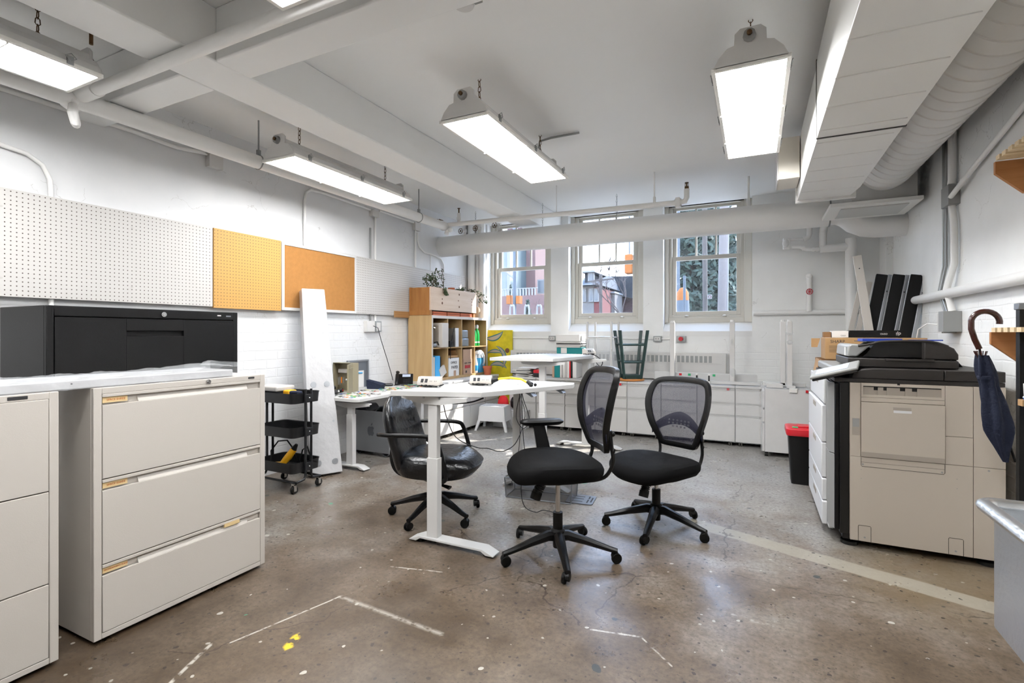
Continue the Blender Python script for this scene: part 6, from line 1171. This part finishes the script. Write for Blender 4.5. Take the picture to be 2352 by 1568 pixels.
# leaning boards in the corner
def plank(name, label, a, b_, w, th, m, cat='board', side=(0, 1, 0), extra=None):
    a = Vector(a); b_ = Vector(b_); u = (b_-a).normalized(); s_ = Vector(side); s_ = (s_-u*s_.dot(u)).normalized(); n = u.cross(s_); L = (b_-a).length
    Mx_ = Matrix((s_, n, u)).transposed().to_4x4(); Mx_.translation = a
    t = thing(name, label, cat, a); MB().box(-w/2, w/2, -th/2, th/2, 0, L, Mx_).build('panel', m, t, bev=.002)
    if extra: extra(t, Mx_, L)
    return t
def slots_(t, Mx_, L):
    for z in (.12, .8): MB().cyl(Mx_ @ Vector((.0, -.021, L-z)), Mx_ @ Vector((.0, .021, L-z)), .005, 8).build('screw_hole', M['ink'], t)
plank('white_plank', 'single white plank leaning left against the corner behind the cartons', (1.03, 5.12, .0), (.815, 5.35, 1.93), .065, .02, M['offw'], side=(1, 0, 0), extra=slots_)
def felt(t, Mx_, L):
    MB().box(-.055, .028, -.03, -.008, .02, L-.01, Mx_).build('felt_face', M['blackm'], t); MB().box(.030, .058, -.034, .01, .0, L, Mx_).build('metal_rail', M['alu'], t, bev=.002)
    for z in (.15, .8): MB().cyl(Mx_ @ Vector((.044, -.037, L-z)), Mx_ @ Vector((.044, -.033, L-z)), .006, 8).build('rail_hole', M['ink'], t)
for i, l in enumerate(('black felt and aluminium panel leaning in the corner, leftmost of three', 'black felt and aluminium panel leaning in the corner, middle of three', 'black felt and aluminium panel leaning in the corner, nearest the right wall')):
    plank('felt_panel', l, (.70+.125*i, 5.30-.03*i, 0), (1.02+.105*i, 5.42-.08*i, 1.76-.015*i), .10, .02, M['blackm'], side=(1, 0, 0), extra=felt)
for i, l in enumerate(('pale grey strip leaning behind the black panels, left one', 'pale grey strip leaning behind the black panels, right one')):
    plank('grey_strip', l, (.56+.06*i, 5.60, 0), (.90+.06*i, 5.66, 1.72), .045, .02, M['offw'], side=(1, 0, 0))

# ---------------------------------------------------------------- right foreground: shelves, umbrella, rack, steel bin
for z, l in ((2.035, 'plywood slatted wall shelf high on the right wall'), (1.245, 'plywood slatted wall shelf low on the right wall behind the umbrella')):
    t = thing('slatted_shelf', l, 'shelf', (1.12, 2.7, z)); dz = z-2.035
    poly = [(1.0, z), (1.0, z-.055), (1.10, z-.155), (XR-.001, z-.155), (XR-.001, z)] if z > 2 else [(.985, z), (.985, z-.055), (1.10, z-.155), (XR-.001, z-.155), (XR-.001, z)]
    MB().prism(poly, 'y', 3.06, 3.08).build('end_bracket', M['ply'], t); MB().prism(poly, 'y', 2.2, 2.22).build('end_bracket', M['ply'], t); y = 2.2; x0 = poly[0][0]-.004
    while y < 3.06: MB().box(x0, XR-.001, y, y+.038, z, z+.02).build('slat', M['plye'], t); y += .062
t = thing('umbrella', 'closed navy umbrella with brown curved handle hanging from the low shelf', 'umbrella', (.97, 3.13, .65))
yu = 3.12
arc = [(.983+.052*math.cos(R(a)), yu, 1.292+.052*math.sin(R(a))) for a in range(-10, 185, 15)]
MB().tube(arc + [(.932, yu, 1.26), (.945, yu, 1.21), (.962, yu, 1.165)], .0125, 12).build('handle', M['brown'], t)
MB().tube([(.962, yu, 1.17), (.968, yu, 1.12), (1.09, yu, .64)], .005, 8).build('shaft', M['blackm'], t)
rings = []
for i in range(22):
    f = i/21; z = 1.135-.50*f; xc = .972+.085*f; r = (.022+.012*math.sin(f*9)) if f < .25 else (.028+.020*math.sin((f-.25)/.75*PI*.8)); r *= (1 if f < .7 else 1-(f-.7)*2.6)
    rings.append([(xc+r*(1+.25*math.sin(a*5+f*6))*math.cos(a), yu-.0+.8*r*(1+.25*math.sin(a*5+f*6))*math.sin(a), z) for a in [2*PI*k/30 for k in range(30)]])
MB().loft(rings).build('canopy', M['navy'], t, ang=60)
b = MB()
for k in range(7): a = k*.9; b.cyl((.968+.014*math.cos(a), yu+.014*math.sin(a), 1.125), (.966+.024*math.cos(a), yu+.022*math.sin(a), 1.155), .003, 6)
b.build('rib_tips', M['brown'], t); MB().lathe([(.031, -.008), (.033, 0), (.031, .008)], (.985, yu, 1.03), 16).build('strap', M['navy'], t)
t = thing('rack_upright', 'black rack upright with silver cap at the right edge of the photo', 'rack', (1.03, 2.85, 0)); MB().box(1.005, 1.04, 2.84, 2.875, 0, 1.34).build('post', M['blackm'], t, bev=.002); MB().box(1.0, 1.06, 2.835, 2.88, 1.34, 1.368).build('cap', M['alud'], t, bev=.003); MB().box(1.045, 1.20, 2.845, 2.87, .04, .07).box(1.045, 1.20, 2.845, 2.87, 1.25, 1.28).build('rail', M['blackm'], t); MB().box(1.20, 1.235, 2.84, 2.875, 0, 1.34).build('post', M['blackm'], t)
t = thing('snack_tub', 'blue and white tub hanging at the right edge beside the umbrella', 'container', (1.03, 2.7, .9)); c = (1.035, 2.72, .0); MB().lathe([(.001, .905), (.045, .905), (.058, .975), (.060, .98)], c, 24).build('tub', mat('tub_blue', '#2b63b8', .5), t); MB().lathe([(.060, .98), (.056, .985), (.058, 1.035), (.001, 1.036)], c, 24).build('upper', M['paper'], t); MB().box(.968, .985, 2.71, 2.75, .945, .97).build('torn_card', M['card'], t); MB().box(1.045, 1.20, 2.70, 2.74, .892, .903).build('bracket', M['blackm'], t)
t = thing('steel_bin', 'large stainless steel bin with rolled rim at the bottom right corner', 'bin', (.9, 1.5, .3))
bxp = lambda e, z: [(.60-e, 1.87+e, z), (1.20+e, 1.87+e, z), (1.20+e, .9-e, z), (.60-e, .9-e, z)]
def bxr(e, z, r=.03): return rrect(.60-e, 1.20+e, .9-e, 1.87+e, r, z, 4)
MB().loft([bxr(-.09, .30), bxr(0, .42), bxr(0, .745), bxr(-.004, .745), bxr(-.004, .43), bxr(-.09, .31)]).build('tub', M['steel'], t, ang=30)
b = MB(); rim = [Vector(p) for p in rrect(.585, 1.215, .885, 1.885, .03, .752, 4)]; b.tube(rim, .021, 10, closed=True, sq=(1, .8)); b.build('rim', M['steel'], t)
for x in (.72, 1.08):
    for y in (1.05, 1.70): MB().cyl((x, y, .05), (x, y, .31), .012, 8).cyl((x-.012, y, .05), (x+.012, y, .05), .05, 18).build('caster', M['rubber'], t)

# ---------------------------------------------------------------- outside the windows
def em(name, c, r=.9, k_=.38, **k): return mat(name, tuple(v*k_ for v in S(c)[:3]), r, **k)
brick = NT('red_brick'); bk = brick.n.new('ShaderNodeTexBrick'); _x, _y, _z = brick.sep(); brick.put(bk.inputs['Vector'], brick.comb(brick.math('ADD', _x, _y), _z, 0.0)); bk.inputs['Scale'].default_value = 1; bk.inputs['Brick Width'].default_value = .23; bk.inputs['Row Height'].default_value = .08; bk.inputs['Mortar Size'].default_value = .01
bk.inputs['Color1'].default_value = S('#3a1c1e'); bk.inputs['Color2'].default_value = S('#30171a'); bk.inputs['Mortar'].default_value = S('#463a38'); brick.l.new(bk.outputs[0], brick.p.inputs['Base Color']); brick.p.inputs['Roughness'].default_value = .9
M['brick'] = brick.m; M['pinkb'] = em('pale_brick', '#8a6a65'); M['conc'] = em('pale_stucco', '#8d8883'); M['roof'] = em('roof_slate', '#555b63', var=.1, vscale=2); M['droof'] = em('dark_roof', '#20262e'); M['wtrim'] = em('white_trim', '#a5a5a4'); M['pane'] = em('house_pane', '#50606e', .2); M['asph'] = em('street', '#8a8a8a'); M['bark'] = em('bark', '#5c4c46'); M['pole'] = em('utility_pole', '#665e58'); M['gpole'] = em('grey_pole', '#6c7680'); M['sig'] = em('signal_amber', '#b8691a'); M['ever'] = em('evergreen', '#3a4a3e', k_=.6, var=.5, vscale=6); M['bluew'] = em('blue_siding', '#566a80'); M['red2'] = em('red_siding', '#833a34')
struct(MB().box(-80, 60, 6.86, 90, .75, .85).build('ground', M['asph'], smooth=False), 'street level ground outside the windows')
def at(px, Y):   # x of the sight line through image column px at depth Y (used while laying out the street)
    u = (px-1176)/1145.; th = math.atan(559/1145.); return (-math.sin(th)+u*math.cos(th))/(math.cos(th)+u*math.sin(th))*Y
def hz(px, py, Y): u = (px-1176)/1145.; th = math.atan(559/1145.); return CAMZ+(765-py)/1145.*Y/(math.cos(th)+u*math.sin(th))
G0 = .85
def wbox(t, px0, px1, py0, py1, Y, m='pane', frame=True, par=None):
    a, c = at(px0, Y), at(px1, Y); z0, z1 = hz(px0, py1, Y), hz(px0, py0, Y); w = MB().box(a-.06, c+.06, Y-.08, Y, z0-.06, z1+.06).build('window', M['wtrim'], t); MB().box(a, c, Y-.1, Y-.081, z0, z1).build('pane', M[m], w)
# window 1: brick building, glass block, terrace
t = thing('brick_building', 'dark red brick building seen through the left window', 'building', (at(1200, 26), 28, G0)); Y = 26
MB().box(at(1165, Y), at(1231, Y), Y, Y+6, G0, hz(1200, 520, Y)).build('wall', M['brick'], t); wbox(t, 1212, 1222, 645, 665, Y)
MB().box(at(1231, Y), at(1262, Y), Y-2, Y+6, G0, hz(1250, 560, Y)).build('pale_wall', M['pinkb'], t); wbox(t, 1238, 1250, 645, 672, Y-2); MB().box(at(1180, Y), at(1262, Y), Y-2.2, Y+6, hz(1200, 600, Y), hz(1200, 590, Y)).build('upper_storey', M['bluew'], t) if False else None
t = thing('blue_house', 'pale blue upper storey with gutter above the brick building', 'building', (at(1220, 30), 30, G0)); Y = 33
MB().box(at(1190, Y), at(1240, Y), Y, Y+6, G0, hz(1215, 572, Y)).build('wall', M['bluew'], t); wbox(t, 1205, 1211, 584, 605, Y); wbox(t, 1222, 1227, 588, 605, Y); MB().prism([(at(1186, Y), hz(1215, 572, Y)), (at(1244, Y), hz(1215, 572, Y)), (at(1200, Y), hz(1215, 540, Y))], 'y', Y-.4, Y+6).build('roof', M['roof'], t)
t = thing('glass_block', 'pale greenish glass fronted building at the left edge of the left window', 'building', (at(1150, 22), 22, G0)); Y = 22; MB().box(at(1125, Y), at(1170, Y), Y, Y+3, G0, hz(1150, 560, Y)).build('wall', em('glassy', '#67797c', .25), t); MB().box(at(1170, Y)-.1, at(1170, Y)+.05, Y-.05, Y, G0, hz(1150, 560, Y)).build('corner_post', M['wtrim'], t)
t = thing('terrace_wall', 'pinkish terrace wall with pale fence below the brick building', 'wall', (at(1200, 18), 18, G0)); Y = 18; MB().box(at(1125, Y), at(1275, Y), Y, Y+.4, G0, hz(1210, 678, Y)).build('wall', M['pinkb'], t)
b = MB(); k = at(1125, Y)
while k < at(1232, Y): b.box(k, k+.05, Y+.1, Y+.14, hz(1210, 678, Y), hz(1210, 662, Y)); k += .13
b.box(at(1125, Y), at(1232, Y), Y+.1, Y+.15, hz(1210, 662, Y), hz(1210, 660, Y)); b.build('fence', M['wtrim'], t)
t = thing('signal_pole', 'grey street pole with slanted arm and signal heads outside the left window', 'street pole', (at(1182, 13), 13, G0)); Y = 13; x = at(1182, Y); MB().cyl((x, Y, G0), (x, Y, 6.5), .05, 12).build('pole', M['gpole'], t); MB().cyl((x, Y, hz(1182, 640, Y)), (at(1158, Y), Y, hz(1158, 620, Y)), .035, 8).build('arm', M['wtrim'], t); MB().box(x-.22, x-.09, Y-.1, Y+.1, hz(1182, 698, Y), hz(1182, 678, Y)).build('signal_head', M['sig'], t); MB().box(x+.09, x+.20, Y-.1, Y+.1, hz(1182, 698, Y), hz(1182, 680, Y)).build('signal_head', M['sig'], t)
t = thing('bike_rack', 'white bent pipe hoops by the sidewalk outside the left window', 'bike rack', (at(1190, 9), 9, G0)); Y = 9
for px in (1176, 1210, 1238): x = at(px, Y); MB().tube(smooth([(x-.05, Y, G0), (x-.04, Y, hz(px, 712, Y)), (x, Y, hz(px, 703, Y)), (x+.05, Y, hz(px, 712, Y)), (x+.06, Y, G0)]), .02, 8).build('hoop', M['wtrim'], t)
def bush(name, label, px, Y, top, w, seed, n=160, m='ever'):
    r_ = random.Random(seed); x = at(px, Y); z1 = hz(px, top, Y); t = thing(name, label, 'tree', (x, Y, G0)); L = MB()
    for i in range(n):
        z = G0+(z1-G0)*r_.random(); rr_ = w*(1.05-(z-G0)/(z1-G0))*r_.random()**.4; a = r_.uniform(0, 6.28); p = Vector((x+rr_*math.cos(a), Y+rr_*math.sin(a), z)); d = Vector([r_.uniform(-1, 1) for _ in range(3)]).normalized()*w*.28; e = d.orthogonal().normalized()*w*.16
        L.face(L.pts([p-d, p+e, p+d, p-e]))
    L.build('foliage', M[m], t, smooth=False); MB().cyl((x, Y, G0), (x, Y, G0+(z1-G0)*.9), w*.1, 8, w*.02).build('trunk', M['bark'], t)
bush('conifer', 'small pointed conifer below the brick building, rightmost of two', 1212, 15, 690, .28, 1, 240); bush('conifer', 'slim conifer beside the signal pole above the terrace', 1173, 19, 655, .25, 2, 200)
# window 2: row houses
t = thing('row_house', 'pale row house with dormer at the left of the middle window', 'building', (at(1350, 22), 22, G0)); Y = 22
MB().box(at(1318, Y), at(1364, Y), Y, Y+3.3, G0, hz(1345, 657, Y)).build('wall', M['conc'], t); MB().box(at(1364, Y)+.01, at(1378, Y), Y, Y+3.3, G0, hz(1370, 660, Y)).build('red_wall', M['red2'], t)
MB().loft([[(at(1318, Y)-.3, Y-.5, hz(1340, 657, Y)), (at(1382, Y), Y-.5, hz(1340, 657, Y)), (at(1382, Y), Y+3.4, hz(1340, 657, Y)), (at(1318, Y)-.3, Y+3.4, hz(1340, 657, Y))], [(at(1318, Y), Y+2, hz(1340, 625, Y)), (at(1372, Y), Y+2, hz(1340, 625, Y)), (at(1372, Y), Y+3, hz(1340, 625, Y)), (at(1318, Y), Y+3, hz(1340, 625, Y))]]).build('roof', M['roof'], t)
MB().box(at(1340, Y), at(1355, Y), Y+.2, Y+2.5, hz(1345, 648, Y), hz(1345, 626, Y)).build('dormer', M['droof'], t); wbox(t, 1356-2, 1363, 628, 646, Y+.2); MB().box(at(1336, Y), at(1367, Y), Y-.1, Y+2.4, hz(1345, 626, Y), hz(1345, 622, Y)).build('dormer_eave', M['wtrim'], t)
for a, c in ((1338, 1344), (1356, 1361), (1368, 1373)): wbox(t, a, c, 665, 690, Y)
t = thing('row_house', 'dark gabled house with snowy roof at the right of the middle window', 'building', (at(1410, 26), 26, G0)); Y = 26
MB().box(at(1384, Y), at(1470, Y), Y, Y+6, G0, hz(1420, 672, Y)).build('wall', M['brick'], t); MB().prism([(at(1380, Y), hz(1420, 672, Y)), (at(1475, Y), hz(1420, 690, Y)), (at(1475, Y), hz(1420, 638, Y)), (at(1395, Y), hz(1420, 636, Y))], 'y', Y-.5, Y+6).build('roof', M['droof'], t); MB().hexa([(at(1380, Y), Y-.6, hz(1400, 652, Y)), (at(1386, Y), Y-.6, hz(1400, 640, Y)), (at(1386, Y), Y-.5, hz(1400, 640, Y)), (at(1380, Y), Y-.5, hz(1400, 652, Y)), (at(1416, Y), Y-.6, hz(1400, 690, Y)), (at(1424, Y), Y-.6, hz(1400, 684, Y)), (at(1424, Y), Y-.5, hz(1400, 684, Y)), (at(1416, Y), Y-.5, hz(1400, 690, Y))]).build('snowy_edge', M['wtrim'], t)
MB().box(at(1386, 24), at(1412, 24), 24, 25.5, G0, hz(1400, 674, 24)).build('porch', M['conc'], t); MB().box(at(1383, 24), at(1414, 24), 23.8, 25.6, hz(1400, 674, 24), hz(1400, 670, 24)).build('porch_roof', M['wtrim'], t)
def baretree(name, label, px, Y, top, seed, sp=1.0):
    r_ = random.Random(seed); x = at(px, Y); z1 = hz(px, top, Y); b = MB(); H_ = z1-G0
    def br(p, d, L, r, k):
        q = p+d*L; b.tube([p, (p+q)/2+Vector([r_.uniform(-.05, .05)*L for _ in range(3)]), q], [r, r*.8, r*.6], 5)
        if k: 
            for _ in range(3): br(q, (d+Vector((r_.uniform(-.8, .8)*sp, r_.uniform(-.6, .6), r_.uniform(-.1, .5)))).normalized(), L*.68, r*.58, k-1)
    br(Vector((x, Y, G0)), Vector((0, 0, 1)), H_*.36, H_*.016, 4); return tag(b.build('bare_tree', M['bark']), label, 'tree')
baretree('bare_tree', 'bare winter tree in front of the dark gabled house', 1428, 17, 610, 3); baretree('bare_tree', 'tall bare tree rising behind the row houses', 1398, 34, 575, 6); baretree('bare_tree', 'bare bush at the right edge of the left window', 1240, 16, 672, 9, 1.5)
t = thing('utility_pole', 'thin utility pole with wires between the row houses', 'street pole', (at(1380, 18), 18, G0)); x = at(1380, 18); MB().cyl((x, 18, G0), (x, 18, hz(1380, 630, 18)), .06, 8).build('pole', M['pole'], t); MB().cyl((x-.5, 18, hz(1380, 645, 18)), (x+.5, 18, hz(1380, 641, 18)), .03, 6).build('crossarm', M['pole'], t)
t = thing('traffic_signal', 'amber traffic signal hanging at the right of the middle window', 'traffic signal', (at(1443, 12), 12, 3)); Y = 12; a, c = at(1434, Y), at(1452, Y); MB().box(a, c, Y, Y+.25, hz(1443, 628, Y), hz(1443, 583, Y)).build('housing', M['sig'], t, bev=.03); MB().cyl(((a+c)/2, Y+.12, hz(1443, 583, Y)), ((a+c)/2, Y+.12, 6.0), .02, 6).build('hanger', M['gpole'], t); MB().cyl((a-6, Y+.12, 6.0), (c+1, Y+.12, 6.0), .05, 8).build('mast_arm', M['gpole'], t); MB().cyl((c+1, Y+.12, G0), (c+1, Y+.12, 6.05), .08, 10).build('mast', M['gpole'], t)
# window 3: evergreen, poles, brick house
for i, (px, Y, top, w, l) in enumerate(((1585, 13, 470, 1.0, 'large dark evergreen filling the left of the right window'), (1630, 15.6, 440, 1.1, 'large dark evergreen in the middle of the right window'), (1655, 13.5, 520, .6, 'dark evergreen behind the slanted concrete pole'))):
    r_ = random.Random(20+i); x = at(px, Y); t = thing('evergreen_tree', l, 'tree', (x, Y, G0)); L = MB()
    for k in range(2600):
        z = G0+(hz(px, top, Y)-G0)*r_.random(); q = w*.62*r_.random()**.5; a = r_.uniform(0, 6.28); p = Vector((x+q*math.cos(a), Y+q*math.sin(a), z)); d = Vector([r_.uniform(-1, 1) for _ in range(3)]).normalized()*.12; e = d.orthogonal().normalized()*.05; L.face(L.pts([p-d, p+e, p+d, p-e]))
    L.build('foliage', M['ever'], t, smooth=False); MB().cyl((x, Y, G0), (x, Y, hz(px, top, Y)*.95), .10, 8).build('trunk', M['bark'], t)
t = thing('wooden_pole', 'dark wooden pole with parking sign and white cone shape outside the right window', 'street pole', (at(1620, 10), 10, G0)); Y = 10; x = at(1620, Y); MB().cyl((x, Y, G0), (x-.02, Y, 5), .045, 12).build('pole', M['pole'], t)
sg = MB().box(at(1626, Y), at(1636, Y), Y-.08, Y-.07, hz(1630, 687, Y), hz(1630, 677, Y)).build('parking_sign', M['wtrim'], t); MB().tube([(at(1631, Y)+.025*math.cos(k*PI/8), Y-.083, hz(1631, 682, Y)+.025*math.sin(k*PI/8)) for k in range(16)], .004, 5, closed=True).build('ring_symbol', M['red2'], sg)
t = thing('concrete_pole', 'thick pale concrete pole leaning slightly outside the right window', 'street pole', (at(1655, 9), 9, G0)); Y = 9; MB().tube([(at(1657, Y), Y, G0), (at(1668, Y), Y, 5.2)], [.075, .065], 16).build('pole', em('pale_concrete', '#8f8683'), t); MB().cyl((at(1669, Y), Y, G0), (at(1675, Y), Y, 5), .018, 8).build('downpipe', M['wtrim'], t)
t = thing('thin_post', 'thin grey post in front of the evergreens', 'street pole', (at(1572, 9), 9, G0)); MB().cyl((at(1572, 9), 9, G0), (at(1572, 9), 9, hz(1572, 633, 9)), .022, 10).build('post', M['gpole'], t)
t = thing('brick_house', 'red brick house with slate porch roof at the right edge of the right window', 'building', (at(1690, 20), 20, G0)); Y = 20; MB().box(at(1680, Y), at(1790, Y), Y, Y+6, G0, hz(1690, 560, Y)).build('wall', M['brick'], t); MB().hexa([(at(1674, Y), Y-1.5, hz(1690, 661, Y)), (at(1790, Y), Y-1.5, hz(1690, 661, Y)), (at(1790, Y), Y, hz(1690, 661, Y)), (at(1674, Y), Y, hz(1690, 661, Y)), (at(1677, Y), Y-.1, hz(1690, 628, Y)), (at(1790, Y), Y-.1, hz(1690, 628, Y)), (at(1790, Y), Y, hz(1690, 628, Y)), (at(1677, Y), Y, hz(1690, 628, Y))]).build('porch_roof', M['roof'], t); MB().box(at(1676, Y), at(1679, Y), Y-1.4, Y-1.2, G0, hz(1690, 661, Y)).build('porch_post', M['wtrim'], t)
t = thing('construction_barrel', 'orange and white construction barrel behind the thin post', 'barrel', (at(1566, 11), 11, G0)); Y = 11; x = at(1568, Y); MB().lathe([(.001, 0), (.16, 0), (.13, hz(1568, 690, Y)-G0)], (x, Y, G0), 18).build('base', M['gpole'], t); MB().lathe([(.13, hz(1568, 700, Y)-G0), (.12, hz(1568, 672, Y)-G0), (.06, hz(1568, 662, Y)-G0), (.001, hz(1568, 660, Y)-G0)], (x, Y, G0), 18).build('top', M['sig'], t)
